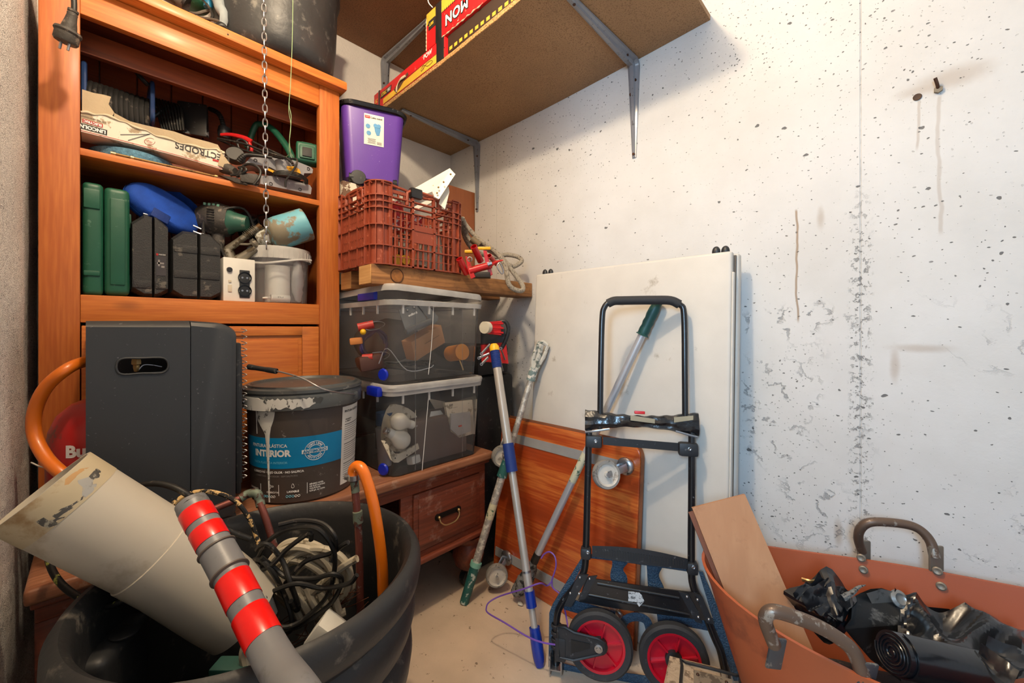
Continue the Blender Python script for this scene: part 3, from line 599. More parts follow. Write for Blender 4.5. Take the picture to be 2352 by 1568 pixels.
part('torn_flap', G().prism([p-X1*.012 for p in fl2], (-.0015, 0, 0)).jitter(.0015, 50), ebc, eb)
part('torn_lip', G().tube([p+X1*.001+Z1*(.002*math.sin(i*2.1)) for i, p in enumerate(T_)], lambda t: .0028+.0012*math.sin(t*40), 6), mat('ragged_card_edge', (206, 192, 166), .9), eb)
part('torn_end', G().prism([F(505, 352), F(522, 372), F(530, 395), F(515, 388), F(500, 380)], (.004, .004, 0)).jitter(.002, 80), ebc, eb)
part('red_stripe', G().loft([[B[i]+X1*.0004+Z1*.002, B[i]+X1*.0004+Z1*.0035, B[i]+X1*.0001+Z1*.0035, B[i]+X1*.0001+Z1*.002] for i in range(n+1)]), inkr, eb)
def slant(p, q): d_ = (F(*q)-F(*p)); d_.x = 0; return d_.normalized()
dn = slant((200, 290), (500, 372)); up_ = X1.cross(dn)
text('ELECTRODES', .026, inkd, eb, F(467, 350)+X1*.001, -dn, -up_, width=.128, bold=.0004)
plq = F(212, 294); part('dark_plate', G().box(F(213, 296)+X1*.0006, (.0004, .052, .014), X1, dn), inkd, eb); part('red_plate', G().box(F(213, 283)+X1*.0006, (.0004, .036, .009), X1, dn), inkr, eb)
text('LINCOLN', .012, inkw, eb, F(213, 296)+X1*.0012, -dn, -up_, width=.046, bold=.0005); text('ELECTRIC', .008, inkw, eb, F(213, 283)+X1*.0012, -dn, -up_, width=.032, bold=.0003)
text('THE WELDING EXPERTS', .005, inkd, eb, F(213, 273)+X1*.0008, -dn, -up_, width=.05)
text('ISO', .007, inkr, eb, F(344, 326)+X1*.0008, -dn, -up_); part('seal_ring', G().tube([F(344+12*math.cos(a), 325+8*math.sin(a))+X1*.0006 for a in [i*.4 for i in range(15)]], .0004, 4), inkr, eb)
part('electrode_drawing', G().box(F(310, 309)+X1*.0006, (.0004, .06, .0022), X1, slant((258, 310), (370, 309))).box(F(320, 315)+X1*.0006, (.0004, .055, .0022), X1, slant((290, 322), (352, 304))), mat('grey_print', (96, 94, 92), .6), eb)
part('red_plate', G().box(F(500, 370)+X1*.0008, (.0004, .025, .006), X1, dn), inkr, eb)
# brass rod
br = thing('torch_lance', 'thin tarnished brass rod lying along the front edge of the upper cabinet shelf', 'rod', att(380, 372, 1.1))
pts = [atx(254, 343, .306), atx(300, 352, .306), atx(360, 366, .306), atx(430, 383, .306), atx(500, 399, .306)]
pts = [V((.3, p.y, ZT+.0045)) for p in pts]
part('rod', G().tube(pts, .0034, 8), rodm, br); part('ferrule', G().cyl(pts[0], pts[0].lerp(pts[1], .25), .0052, n=10).cyl(pts[1], pts[1].lerp(pts[2], .12), .0055, n=10).cyl(pts[-2].lerp(pts[-1], .9), pts[-1], .0055, n=10), brass, br)
# cable reel
rl = thing('cable_reel', 'cable reel with blue hoop sides wound with black cable at the left of the shelf', 'cable reel', (.15, -1.3, ZT+.03))
def arcpts(px0, px1, y0, h, t, n=9): return [att(px0+(px1-px0)*i/n, y0-h*math.sin(math.pi*i/n), t) for i in range(n+1)]
for i, px in enumerate(range(206, 346, 12)):
    yy = 185+ (px-206)*.30; p = att(px, yy+12, 1.10+.001*(px-206)); part('cable_turn', G().tube([p+V((-.075, 0, -.05)), p+V((-.06, 0, .0)), p+V((-.03, .003, .02)), p, p+V((.012, -.002, -.03)), p+V((.008, 0, -.08)), p+V((-.04, 0, -.09))], .0068, 8, closed=True), cablem, rl)
hoopm = mat('blue_grey_metal', (52, 78, 128), .3, .3, coat=.4)
for px, py in ((193, 150), (350, 195)):
    p = att(px, py, 1.09 if px < 300 else 1.22); part('hoop', G().tube([p, p+V((-.02, 0, .012)), p+V((-.09, 0, .01)), p+V((-.12, 0, -.03)), p+V((-.11, 0, -.11)), p+V((.0, 0, -.11)), p+V((.005, 0, -.05))], .006, 8, closed=True), hoopm, rl)
part('handle', G().tube([att(205, 125, 1.12), att(230, 135, 1.13), att(250, 138, 1.15), att(275, 152, 1.17), att(305, 158, 1.19), att(325, 180, 1.2), att(340, 195, 1.22)], .006, 8), black, rl)
kc = thing('tied_cable', 'hank of thin black cable behind the middle of the torn box', 'cable', att(385, 280, 1.32))
for i in range(9): part('strand', G().tube([att(352+7*i, 224+2*i, 1.32+.006*(i % 3)), att(360+7*i, 250, 1.31), att(374+6*i, 300, 1.30)], .0035, 6), cablem, kc)
part('tie', G().tube([att(352, 268, 1.30), att(400, 240, 1.33), att(415, 262, 1.34)], .006, 8), cablem, kc)
single('black_pouch', 'black plastic pouch with a scuffed silver patch behind the torn box', 'pouch', G().box(att(443, 275, 1.36), (.02, .085, .11), (.9, -.45, 0), None, .006).jitter(.004, 25), mat('scuffed_black_vinyl', (42, 42, 42), .3, dirt=(150, 150, 150), ds=24, dth=.63))
single('ribbed_hose', 'ribbed black flexible hose curving up at the back of the upper shelf', 'hose', G().tube([att(440, 245, 1.43), att(480, 250, 1.43), att(503, 262, 1.42), att(512, 285, 1.41), att(515, 305, 1.4)], lambda t: .0065+.0018*(math.sin(t*120) > 0), 10, 14), cablem)
hb = thing('headband', 'round black cap at the end of the ribbed hose', 'cap', att(515, 312, 1.4)); part('cap', G().lathe([(0, .02), (.018, .018), (.02, 0), (.016, -.02), (0, -.022)], att(515, 305, 1.4), (0, .1, 1), n=20), black, hb)
# green saw
sw = thing('hand_sander', 'dark green power tool with a big loop handle at the back of the upper shelf', 'power tool', att(625, 350, 1.46))
part('loop_handle', G().tube([att(568, 340, 1.45), att(585, 292, 1.45), att(600, 285, 1.45), att(625, 296, 1.45), att(650, 325, 1.44), att(668, 355, 1.43), att(672, 380, 1.43)], .0125, 12, flat=(1, .8)), greenp, sw)
part('body', G().tube([att(668, 385, 1.43), att(640, 390, 1.44), att(590, 385, 1.45)], .02, 12), greenp, sw)
cw = [att(648+26*math.cos(a)*.0+dx, 386+dy, 1.4) for a, dx, dy in ()]
# clamp with red handle
rc = thing('red_clamp', 'red-handled jumper clamp with black cables heaped behind the electrode box end', 'clamp', att(560, 345, 1.35))
part('red_lever', G().tube([att(507, 309, 1.33), att(530, 309, 1.33), att(560, 316, 1.33), att(578, 326, 1.33)], lambda t: .005+.003*t, 8, flat=(1, .6)), red, rc); part('red_jaw', G().tube([att(573, 328, 1.33), att(578, 345, 1.33), att(566, 358, 1.33)], .005, 8), red, rc)
part('grey_ring', G().tube([att(545, 325, 1.33), att(556, 320, 1.33), att(568, 330, 1.33), att(568, 345, 1.33), att(552, 345, 1.33)], .0035, 8, closed=True), mat('dark_grey_metal', (70, 70, 70), .4, .6), rc)
for k, L_ in enumerate(([(500, 318), (560, 330), (600, 345), (655, 362)], [(505, 322), (560, 345), (620, 358), (650, 364)], [(575, 322), (610, 340), (660, 364), (672, 375)], [(500, 320), (545, 324), (600, 352), (640, 362)], [(580, 340), (620, 350), (665, 370), (674, 380)])):
    part('cable', G().tube([att(x, y, 1.31+.012*k) for x, y in L_], .0036, 7), cablem, rc)
ph = thing('big_plug', 'round black plug on a ribbed cord, between the torn box and the grey sander', 'plug', att(545, 375, 1.27))
part('plug_face', G().lathe([(0, 0), (.024, 0), (.027, -.006), (.027, -.022), (.018, -.032), (0, -.034)], att(540, 352, 1.275), (.85, -.25, .3), n=28), mat('charcoal_plastic', (50, 50, 50), .5), ph)
part('strain_relief', G().tube([att(548, 372, 1.265), att(556, 362, 1.265), att(566, 356, 1.27), att(590, 357, 1.28), att(625, 362, 1.30)], lambda t: .0085*(1-t*.5)+.0014*(math.sin(t*70) > 0)*(t < .45), 10, 14), cablem, ph)
al = [att(500, 378, 1.24), att(560, 392, 1.24)]
bm_ = thing('dusty_grinder', 'dusty dark tool body with thick looped cord at the shelf front', 'tool', att(540, 400, 1.23))
part('body', G().tube([att(498, 376, 1.235), att(515, 385, 1.235), att(540, 394, 1.23)], lambda t: .010+.008*math.sin(3*t), 12), drm, bm_)
part('cord', G().tube([att(530, 402, 1.225), att(548, 400, 1.225), att(556, 388, 1.225), att(548, 385, 1.23), att(560, 384, 1.225), att(565, 392, 1.22), att(545, 405, 1.225), att(560, 380, 1.23), att(582, 378, 1.23), att(598, 392, 1.23), att(594, 410, 1.22), att(583, 424, 1.215)], .004, 8), cablem, bm_)
part('guard', G().prism([att(505, 402, 1.225), att(545, 408, 1.225), att(570, 424, 1.225), att(540, 418, 1.225)], (-.02, 0, .002)), drm, bm_)
part('foot', G().box(att(575, 412, 1.24), (.03, .05, .03), (.9, -.4, 0), None, .006).jitter(.003, 50), drm, bm_)
# grey sander
gs_ = mat('grey_abs', (138, 138, 142), .45, dirt=(170, 170, 172), ds=60, dth=.68)
xs = .275; Q = lambda px, py: atx(px, py, xs)
sn = thing('belt_sander', 'grey electric sander with a yellow label at the right end of the upper shelf', 'sander', (.24, -.9, ZT))
base = [Q(600, 403), Q(628, 404), Q(650, 408), Q(712, 425), Q(716, 432), Q(714, 446), Q(660, 435), Q(598, 422)]
part('base', G().prism(base, (-.07, 0, 0)), gs_, sn, ang=25)
up2 = [Q(560, 378), Q(573, 364), Q(590, 360), Q(632, 363), Q(660, 365), Q(690, 376), Q(712, 385), Q(717, 390), Q(716, 399), Q(697, 399), Q(693, 412), Q(680, 408), Q(640, 402), Q(632, 392), Q(618, 385), Q(590, 380), Q(575, 382)]
part('body', G().prism([p+X1*.008 for p in up2], (-.075, 0, 0)), gs_, sn, ang=25)
part('dust_canister', G().tube([Q(644, 372)+X1*.012, Q(648, 400)+X1*.012], .02, 16), gs_, sn)
part('yellow_label', G().prism([Q(648, 387)+X1*.028, Q(668, 388)+X1*.03, Q(682, 393)+X1*.022, Q(686, 400)+X1*.018, Q(685, 406)+X1*.018, Q(664, 402)+X1*.028, Q(642, 397)+X1*.028], (.002, 0, 0)), mat('orange_yellow_label', (236, 170, 30), .4), sn)
text('TOPCRAFT', .008, inkd, sn, Q(663, 394)+X1*.0315, (Q(690, 401)-Q(648, 391)).normalized(), Z1, width=.036)
part('yellow_strip', G().box(Q(622, 395)+X1*.011, (.004, .03, .007), X1, (0, 1, -.25)), MATS['orange_yellow_label'], sn)
for (x_, y_) in ((585, 370), (643, 385), (706, 389), (622, 422), (689, 435)): part('screw_hole', G().lathe([(.0055, .0005), (.004, .0006), (.003, -.002), (0, -.002)], Q(x_, y_)+X1*(.0095 if y_ < 400 else .0012), X1, n=12), inkd, sn)
for i in range(5): part('vent_rib', G().box(Q(648+4*i, 366.5)+X1*.012, (.01, .002, .007), X1), black, sn)
for k in range(4): part('cord_wrap', G().tube([Q(626, 398+k*2)+X1*.012, Q(645, 398+k*3)+X1*.034, Q(680, 405+k*3)+X1*.034, Q(704, 418+k*2)+X1*.012, Q(680, 410)-X1*.03, Q(640, 400)-X1*.03], .0022, 6, closed=True), cablem, sn)
part('cord', G().tube([Q(664, 368)+X1*.015, Q(674, 372)+X1*.032, Q(672, 386)+X1*.036, Q(660, 405)+X1*.036, Q(650, 420)+X1*.03, Q(649, 434)+X1*.028], .0034, 8), cablem, sn)
gc = thing('green_battery_case', 'small dark green plastic housing with a hollow socket, wedged against the cabinet side', 'tool housing', att(707, 380, 1.4))
O_ = att(705, 355, 1.44); ex = V((.3, .95, 0)).normalized(); ez = V((-.15, 0.05, 1)).normalized()
part('housing', G().box(O_, (.07, .04, .075), ex, ez.cross(ex), .01, 3), greenp, gc); part('socket_rim', G().box(O_-ez.cross(ex)*.02*-1*0+V((.02, -.006, 0)), (.05, .012, .052), ex, ez.cross(ex), .006), greenp, gc)
part('socket', G().box(O_+V((.0275, -.009, -.002)), (.03, .004, .034), ex, ez.cross(ex), .003), mat('vent_dark', (18, 18, 18), .6), gc); part('catch', G().box(O_+ez*.038, (.035, .02, .008), ex, ez.cross(ex), .002), greenp, gc)
# ================================================================ ON THE SIDEBOARD (z .522)
ZL = .5222
# gas heater: open-backed cabinet heater, back towards the left wall, grille towards the right
hm = mat('dark_grey_enamel', (50, 53, 57), .42, 0, var=.05, dirt=(110, 110, 112), ds=120, dth=.76, bump=.02, bs=300)
ht = thing('gas_heater', 'dark grey portable gas heater with an oval hand slot standing on the sideboard', 'heater', (.47, -1.23, ZL))
hx0, hx1, hy0, hy1, hzt = .335, .60, -1.374, -1.117, 1.016
ym = hy0+(hy1-hy0)*.645
# side faces: left section with slot
def side(xa, xb_, slot):
    g = G()
    if not slot: return g.b6(xa, xb_, hy0, ym, ZL+.02, hzt-.012)
    p0, p1 = atx(266, 841, hx1), atx(388, 838, hx1); r = .0155; z0 = (p0.z+p1.z)/2
    ya, yb = p0.y+r, p1.y-r; n = 12
    hole = [(yb+r*math.sin(a), z0+r*math.cos(a)) for a in [math.pi*i/n for i in range(n+1)]]+[(ya-r*math.sin(a), z0-r*math.cos(a)) for a in [math.pi*i/n for i in range(n+1)]]
    out = [(yb, hzt-.012), (ym, hzt-.012), (ym, z0), (ym, ZL+.02), (yb, ZL+.02), (ya, ZL+.02), (hy0, ZL+.02), (hy0, z0), (hy0, hzt-.012), (ya, hzt-.012)]
    m = len(hole); yc = (ya+yb)/2; T_o = hzt-.012; B_o = ZL+.02
    hole = []; O = []
    # right cap, bottom edge, left cap, top edge in order; outer outline sampled alongside
    for i in range(n+1):
        a = math.pi*i/n; hole.append((yb+r*math.sin(a), z0+r*math.cos(a)))
        O.append((yb+(ym-yb)*min(1, 2*i/n, 2-2*i/n if i != n else 0) if i not in (0, n) else yb, T_o if i <= n//4 else (B_o if i >= n-n//4 else T_o+(B_o-T_o)*(i-n//4)/(n-2*(n//4)))))
    O = [(ym, z) if n//4 <= i <= n-n//4 else (yb+(ym-yb)*(i/(n//4) if i < n//4 else (n-i)/(n//4)), z) for i, (y, z) in enumerate(O)]
    for i in range(n+1):
        a = math.pi*i/n; hole.append((ya-r*math.sin(a), z0-r*math.cos(a)))
        k_ = n//4; zz = B_o if i <= k_ else (T_o if i >= n-k_ else B_o+(T_o-B_o)*(i-k_)/(n-2*k_)); yy = hy0 if k_ <= i <= n-k_ else ya+(hy0-ya)*(i/k_ if i < k_ else (n-i)/k_)
        O.append((yy, zz))
    f0 = [V((xb_, y, z)) for y, z in O]; f1 = [V((xb_, y, z)) for y, z in hole]; f2 = [V((xb_-.006, y, z)) for y, z in hole]; f3 = [V((xa, y, z)) for y, z in O]
    return g.loft([f0, f1, f2], False, False)
part('side_panel', side(hx1-.003, hx1, True), hm, ht, ang=30)
part('side_panel', G().b6(hx0, hx0+.003, hy0, ym, ZL+.02, hzt-.012), hm, ht)
part('slot_rim', G().tube([atx(x, y, hx1+.0008) for x, y in ((279, 824), (327, 822), (375, 822), (387, 838), (375, 855), (327, 857), (279, 859), (267, 842))], .0022, 8, closed=True), hm, ht)
prof = [(hy0, hzt-.016), (hy0+.012, hzt-.002), (ym, hzt)]
part('top_panel', G().loft([[V((hx0, hy0, hzt-.013)), V((hx0+.012, hy0, hzt)), V((hx1-.012, hy0, hzt)), V((hx1, hy0, hzt-.013))], [V((hx0, ym, hzt-.012)), V((hx0+.012, ym, hzt+.003)), V((hx1-.012, ym, hzt+.003)), V((hx1, ym, hzt-.012))]]), hm, ht, ang=60)
cv = [(ym+.0015, hzt+.003)]+[(ym+.0015+(hy1-ym)*(.45+.55*math.sin(a)), hzt-.03*(1-math.cos(a))**.9-.0) for a in [math.pi/2*i/8 for i in range(9)]]+[(hy1, ZL+.03), (hy1-.005, ZL+.02), (ym+.0015, ZL+.02)]
part('front_shell', G().loft([[V((hx1-.022, y-(.004 if y > ym+.01 else 0), z-.006)) for y, z in cv], [V((hx1-.022, y, z-.0)) for y, z in cv], [V((hx1-.006, y-(.002 if y > ym+.01 else 0), z-.004)) for y, z in cv], [V((hx1, y-(.012 if y > ym+.01 else 0), z-.012 if z > .9 else z)) for y, z in cv]]).loft([[V((hx0, y, z)) for y, z in cv], [V((hx1-.02, y, z)) for y, z in cv]]), hm, ht, ang=30)
part('base', G().b6(hx0, hx1-.004, hy0, hy1, ZL, ZL+.02, .004), black, ht)
part('grille_frame', G().b6(hx0+.01, hx1-.02, hy1+.002, hy1+.014, ZL+.06, .965, .006).b6(hx0+.02, hx1-.04, hy1+.014, hy1+.02, ZL+.08, .93, .005), black, ht)
part('burner_shelf', G().b6(hx0+.004, hx1-.004, ym-.006, ym, ZL+.02, hzt-.014), mat('dark_zinc', (40, 38, 36), .6, .4), ht)
gw = G()
for i in range(24):
    z = ZL+.09+i*.0165; gw.tube([(hx1-.05, hy1+.02, z), (hx1-.045, hy1+.031, z+.004), (hx1-.055, hy1+.02, z+.009)], .0012, 5, 3)
    gw.cyl((hx0+.03, hy1+.024, z), (hx1-.045, hy1+.024, z), .0012, n=5)
part('wire_guard', gw, steel, ht).__setitem__('kind', 'stuff')
vv = part('gas_valve', G().lathe([(0, .012), (.008, .012), (.009, .006), (.009, 0), (.006, -.002), (.006, -.008), (.004, -.016), (0, -.018)], atx(313, 836, .57), (0, 0, 1), n=6), brass, ht)
part('pilot_wire', G().tube([atx(318, 850, .56), atx(330, 838, .56), atx(350, 838, .56), atx(372, 842, .56)], .0012, 6), steel, ht)
# gas bottle
bo = (.455, -1.338)
gb = thing('gas_bottle', 'small red gas bottle with white lettering behind the dark grey heater, by the left wall', 'gas bottle', (*bo, ZL+.02))
part('body', G().lathe([(0, ZL+.021), (.07, ZL+.021), (.09, ZL+.035), (.098, ZL+.06), (.099, .735), (.095, .775), (.083, .808), (.06, .832), (.03, .845), (.015, .848), (0, .848)], (*bo, 0), n=48), mat('worn_red_enamel', (176, 30, 30), .4, dirt=(120, 60, 50), ds=14, dth=.62, coat=.3, bump=.06), gb)
ph0 = math.atan2(CAM.y-bo[1], CAM.x-bo[0])
def wrap(o, r, ph, z0, sl=0): return lambda x, y: V((o[0]+(r+sl*y)*math.cos(ph+x/r), o[1]+(r+sl*y)*math.sin(ph+x/r), z0+y))
text('Butsir', .034, inkw, gb, None, None, None, bend=wrap(bo, .0996, ph0-.30, .742), bold=.0016)
part('valve', G().cyl((*bo, .845), (*bo, .872), .014, n=16).cyl((*bo, .872), (*bo, .885), .022, n=20), mat('old_brass', (190, 160, 110), .35, .9), gb)
ohm = mat('orange_rubber', (214, 108, 22), .4, var=.06, coat=.2)
single('orange_gas_hose', 'orange rubber gas hose arching beside the red bottle at the left wall', 'hose', G().tube([att(215, 828, .89), att(188, 832, .85), att(150, 850, .81), att(105, 890, .80), att(80, 945, .80), att(80, 1000, .80), att(105, 1050, .79), att(140, 1085, .78), att(172, 1106, .79)], .0112, 14), ohm)
single('white_wire', 'thin white wire loop behind the mouth of the big pipe', 'wire', G().tube([att(72, 1062, .87), att(95, 1072, .85), att(118, 1073, .84), att(130, 1072, .82), att(112, 1082, .82), att(132, 1078, .82)], .0016, 6), white)
# paint bucket
po_ = (.476, -.917); pr = lambda z: .138+.012*(z-ZL)/.27
bk = thing('paint_bucket', 'dark paint bucket with a blue band and white paint drips on the sideboard', 'paint bucket', (*po_, ZL))
bkm = mat('printed_dark_brown_plastic', (74, 66, 62), .4, dirt=(130, 124, 118), ds=60, dth=.72); lidm = mat('grey_lid_plastic', (74, 77, 78), .38, dirt=(120, 120, 116), ds=40, dth=.68)
part('body', G().lathe([(0, ZL), (.132, ZL), (.138, ZL+.006), (.150, ZL+.27)], (*po_, 0), n=72), bkm, bk)
spl = mat('paint_splashed_grey_plastic', (74, 77, 78), .4, dirt=(226, 224, 218), ds=11, dth=.47, dsoft=.02)
ring = part('lid_skirt', G().lathe([(.156, .779), (.160, .781), (.1625, .815), (.158, .822)], (*po_, 0), n=72), lidm, bk)
part('lid', G().lathe([(.158, .822), (.162, .826), (.1615, .834), (.155, .838), (.150, .836), (.147, .842), (.141, .842), (.137, .834), (.12, .832), (0, .832)], (*po_, 0), n=72), lidm, bk)
pb = math.atan2(CAM.y-po_[1], CAM.x-po_[0])
def cpatch(o, rf, a0, a1, z0f, z1f, d=.0006, n=24):
    g = G(); rings = []
    for i in range(n+1):
        a = a0+(a1-a0)*i/n; za, zb = z0f(i/n), z1f(i/n); c, s = math.cos(a), math.sin(a)
        rings.append([V((o[0]+(rf(z)+e)*c, o[1]+(rf(z)+e)*s, z)) for z, e in ((za, 0), (za, d), (zb, d), (zb, 0))])
    return g.loft(rings)
rd = math.radians
band = part('blue_band', cpatch(po_, pr, pb-rd(85), pb+rd(41), lambda t: .622, lambda t: .706, .0004, 40), mat('cyan_print', (0, 128, 182), .45), bk)
part('white_label', cpatch(po_, pr, pb+rd(41), pb+rd(84), lambda t: .543, lambda t: .772, .0005), mat('label_paper', (214, 212, 206), .6), bk)
# paint splash on lid skirt and drip
spn = G(); n = 40; rings = []
for i in range(n+1):
    t = i/n; a = pb-rd(82)+rd(98)*t; lo = .781+.007*(1+math.sin(i*2.3)*math.sin(i*.9))*(t > .55)+.01*(t > .9); hi = .816-.006*abs(math.sin(i*1.7))*(t > .4)
    rings.append([V((po_[0]+(rr_+e)*math.cos(a), po_[1]+(rr_+e)*math.sin(a), z)) for z, rr_, e in ((lo, .160, .0), (lo, .160, .0012), (hi, .1625, .0012), (hi, .1625, 0))])
part('paint_splash', spn.loft(rings), mat('patchy_white_paint', (222, 220, 214), .6, dirt=(80, 82, 82), ds=34, dth=.56, dsoft=.02, stretch=(1, 1, .5)), bk)
ph = pb-rd(38); dr = [(-.032, .779), (-.032, .765), (-.028, .75), (-.018, .735), (-.006, .715), (-.004, .69), (-.0025, .62), (-.0018, .56), (-.002, .53), (.002, .53), (.0018, .56), (.0035, .62), (.006, .69), (.008, .715), (.012, .735), (.018, .75), (.022, .765), (.024, .779)]
f = lambda x, z, e: V((po_[0]+(pr(z)+e)*math.cos(ph+x/.145), po_[1]+(pr(z)+e)*math.sin(ph+x/.145), z))
gd = G(); h = len(dr)//2
gd.loft([[f(dr[i][0], dr[i][1], .0), f(dr[i][0], dr[i][1], .0012), f((dr[i][0]+dr[-1-i][0])/2, dr[i][1], .003), f(dr[-1-i][0], dr[i][1], .0012), f(dr[-1-i][0], dr[i][1], 0)] for i in range(h)])
gd.loft([[f(-.036, .779, 0), f(-.036, .779, .001), f(-.034, .779, .001), f(-.034, .779, 0)], [f(-.0355, .715, 0), f(-.0355, .715, .001), f(-.0345, .715, .001), f(-.0345, .715, 0)]])
part('paint_drip', gd, mat('dried_white_paint', (216, 214, 206), .5, dirt=(110, 108, 104), ds=60, dth=.6), bk)
W = lambda deg, z: wrap(po_, pr(z)+.0008, pb+rd(deg), z, .044)
def btext(s, size, deg, z, m=inkw, al='CENTER', **k): text(s, size, m, bk, None, None, None, bend=W(deg, z), align=al, **k)
btext('PINTURA PLÁSTICA', .0125, -17, .684, al='RIGHT', bold=.0002); btext('INTERIOR', .024, -14, .663, al='RIGHT', bold=.0011)
btext('TINTA PLÁSTICA INTERIOR', .0085, -17, .638, mat('pale_cyan_print', (120, 200, 226), .5), al='RIGHT')
btext('CUBRICIÓN · BAJO OLOR · NO SALPICA', .0082, -1, .612, al='RIGHT', bold=.0003); btext('COBERTURA · SEM ODOR · SEM SALPICOS', .0065, -7, .601, mat('grey_ink', (140, 136, 134), .6), al='RIGHT')
# antimoho seal
sp2 = W(10, .664); cr = lambda r, e=.0: G().tube([sp2(r*math.cos(a), r*math.sin(a)) for a in [2*math.pi*i/40 for i in range(40)]], .0006, 4, 1, closed=True)
part('seal_ring', cr(.026), inkw, bk); part('seal_ring', cr(.0155), inkw, bk)
part('seal_banner', G().loft([[W(10, .664)(x, -.0055), W(10, .664)(x, .0055), ] for x in [-.033+.066*i/16 for i in range(17)]], False, False, closed=False), inkw, bk)
text('ANTIMOHO', .0115, mat('cyan_print_text', (0, 118, 170), .5), bk, None, None, None, bend=(lambda b: (lambda x, y: b(x, y)+(b(x, y)-V((*po_, b(x, y).z))).normalized()*.0016))(W(10, .664)), width=.06, bold=.0004)
for s_, sg in (('CONTIENE', 1), ('ADITIVOS', -1)):
    for i, ch in enumerate(s_):
        a = sg*rd(90)-sg*rd(15)*(i-3.5); 
        bb = W(10, .664); ca, sa = math.cos(a), math.sin(a); rr_ = .0205
        rt = (sa*sg, -ca*sg); upv = (ca*sg, sa*sg)
        text(ch, .0072, inkw, bk, None, None, None, bend=(lambda x, y, ca=ca, sa=sa, rt=rt, upv=upv: bb(rr_*ca+x*rt[0]+y*upv[0], rr_*sa+x*rt[1]+y*upv[1])), bold=.0003)
for deg in (-50, -27, 2): part('divider_line', cpatch(po_, pr, pb+rd(deg), pb+rd(deg+.5), lambda t: .548, lambda t: .578, .0006, 1), inkw, bk)
btext('CUBRICIÓN', .0065, -34, .557, bold=.0003); btext('LAVABLE', .0075, -12, .558, bold=.0004); btext('RENDIMIENTO', .0065, -62, .562, bold=.0003); btext('100 m²', .0075, -62, .552)
for k, s_ in enumerate(('MÍNIMO NIVEL', 'DE SUSTANCIAS', 'VOLÁTILES:', '0,20 g/L de COVs')): btext(s_, .0055, 4.5, .572-.0062*k, al='LEFT', bold=.0002)
for b0 in (-44, -18):
    for i in range(5):
        q = W(b0+3.0*i, .5455); part('rating_dot', G().tube([q(.0028*math.cos(a), .0028*math.sin(a)) for a in [2*math.pi*j/12 for j in range(12)]], .0006, 4, 1, closed=True), inkw if i > 2 else mat('pale_cyan_print', (120, 200, 226), .5), bk)
q = W(-12, .573); part('drop_icon', G().tube([q(x, y) for x, y in ((0, .007), (.003, .001), (.003, -.003), (0, -.005), (-.003, -.003), (-.003, .001))], .0005, 4, 3, closed=True), inkw, bk)
q = W(-36, .573); part('brush_icon', G().tube([q(x, y) for x, y in ((-.006, .005), (.0, .005), (0, .002), (.008, .002), (.008, -.001), (0, -.001), (0, -.005), (-.006, -.005))], .0005, 4, 1, closed=True, sm=False), inkw, bk)
btext('PINTURA PLÁSTICA', .009, 44, .757, inkd, al='LEFT', bold=.0003); btext('RENDIMIENTO', .0045, 46, .733, inkd, al='LEFT', bold=.0002); btext('± 100 m²', .0065, 46, .727, inkd, al='LEFT', bold=.0003)
for i in range(26):
    z = .718-i*.0064
    if i % 9 == 8: continue
    part('print_line', cpatch(po_, lambda z: pr(z)+.0003, pb+rd(45), pb+rd(80-(8 if i % 4 == 3 else 0)), lambda t, z=z: z-(.0012 if i % 9 == 0 else .0007), lambda t, z=z: z+(.0012 if i % 9 == 0 else .0007), .0004, 8), mat('grey_print', (96, 94, 92), .6), bk)
hl_ = [atx(807, 917, po_[0]+.115), att(750, 896, 1.055), att(695, 869, 1.05), att(640, 853, 1.06)]
hl_[0] = V((po_[0]+.163*math.cos(pb+rd(57)), po_[1]+.163*math.sin(pb+rd(57)), .803))
part('bail', G().tube(hl_+[att(570, 842, 1.07)], .0022, 8), steel, bk)
part('bail_grip', G().lathe([(.004, 0), (.0075, .001), (.0075, .012), (.0065, .02), (.0065, .05), (.0075, .06), (.0075, .0825), (.004, .0835)], att(570, 842, 1.07), att(640, 853, 1.06)-att(570, 842, 1.07), n=14), black, bk)
part('handle_ear', G().b6(hl_[0].x-.004, hl_[0].x+.004, hl_[0].y-.008, hl_[0].y+.004, .79, .812, .002), lidm, bk)

# ---------------- clear storage boxes
bclear = clear('clear_box_plastic', (215, 215, 215), .07, .1); brim = clear('clear_box_rim', (235, 235, 235), .42, .12)
def sbox(label, cx, cy, z0, hx, hy, h, grp='clear storage boxes'):
    o = thing('storage_box', label, 'storage box', (cx, cy, z0), grp)
    c = lambda z: V((cx, cy, z))
    L = [rrect(c(z0+z), X1, Y1, hx+f, hy+f, .03) for z, f in ((.0, -.012), (.004, -.004), (h*.5, .003), (h-.016, .008))]
    part('wall', G().loft([rrect(c(z0+.002), X1, Y1, .01, .01, .005)]+L, True, False), bclear, o)
    part('rim', G().loft([rrect(c(z0+z), X1, Y1, hx+f, hy+f, .035) for z, f in ((h-.016, .008), (h-.018, .016), (h-.002, .018), (h, .014), (h-.002, .009))], False, False), brim, o)
    for q in (-.1, .1): part('wall_rib', G().b6(cx+hx+.001, cx+hx+.004, cy+q-.001, cy+q+.001, z0+.008, z0+h-.02), MATS['clear_box_plastic'], o)
    for q in (-.15, -.05, .05, .15): part('rim_rib', G().b6(cx+hx+.006, cx+hx+.012, cy+q-.003, cy+q+.003, z0+h-.045, z0+h-.017), brim, o)
    for q in (-.1, 0, .1, .2): part('rim_rib', G().b6(cx+q-.003, cx+q+.003, cy-hy-.012, cy-hy-.006, z0+h-.045, z0+h-.017), brim, o)
    return o
BX, BY, HX, HYY = .345, -.525, .280, .182
sb1 = sbox('lower clear storage box of bulbs and white fittings standing on the sideboard', BX, BY, ZL, HX, HYY, .282)
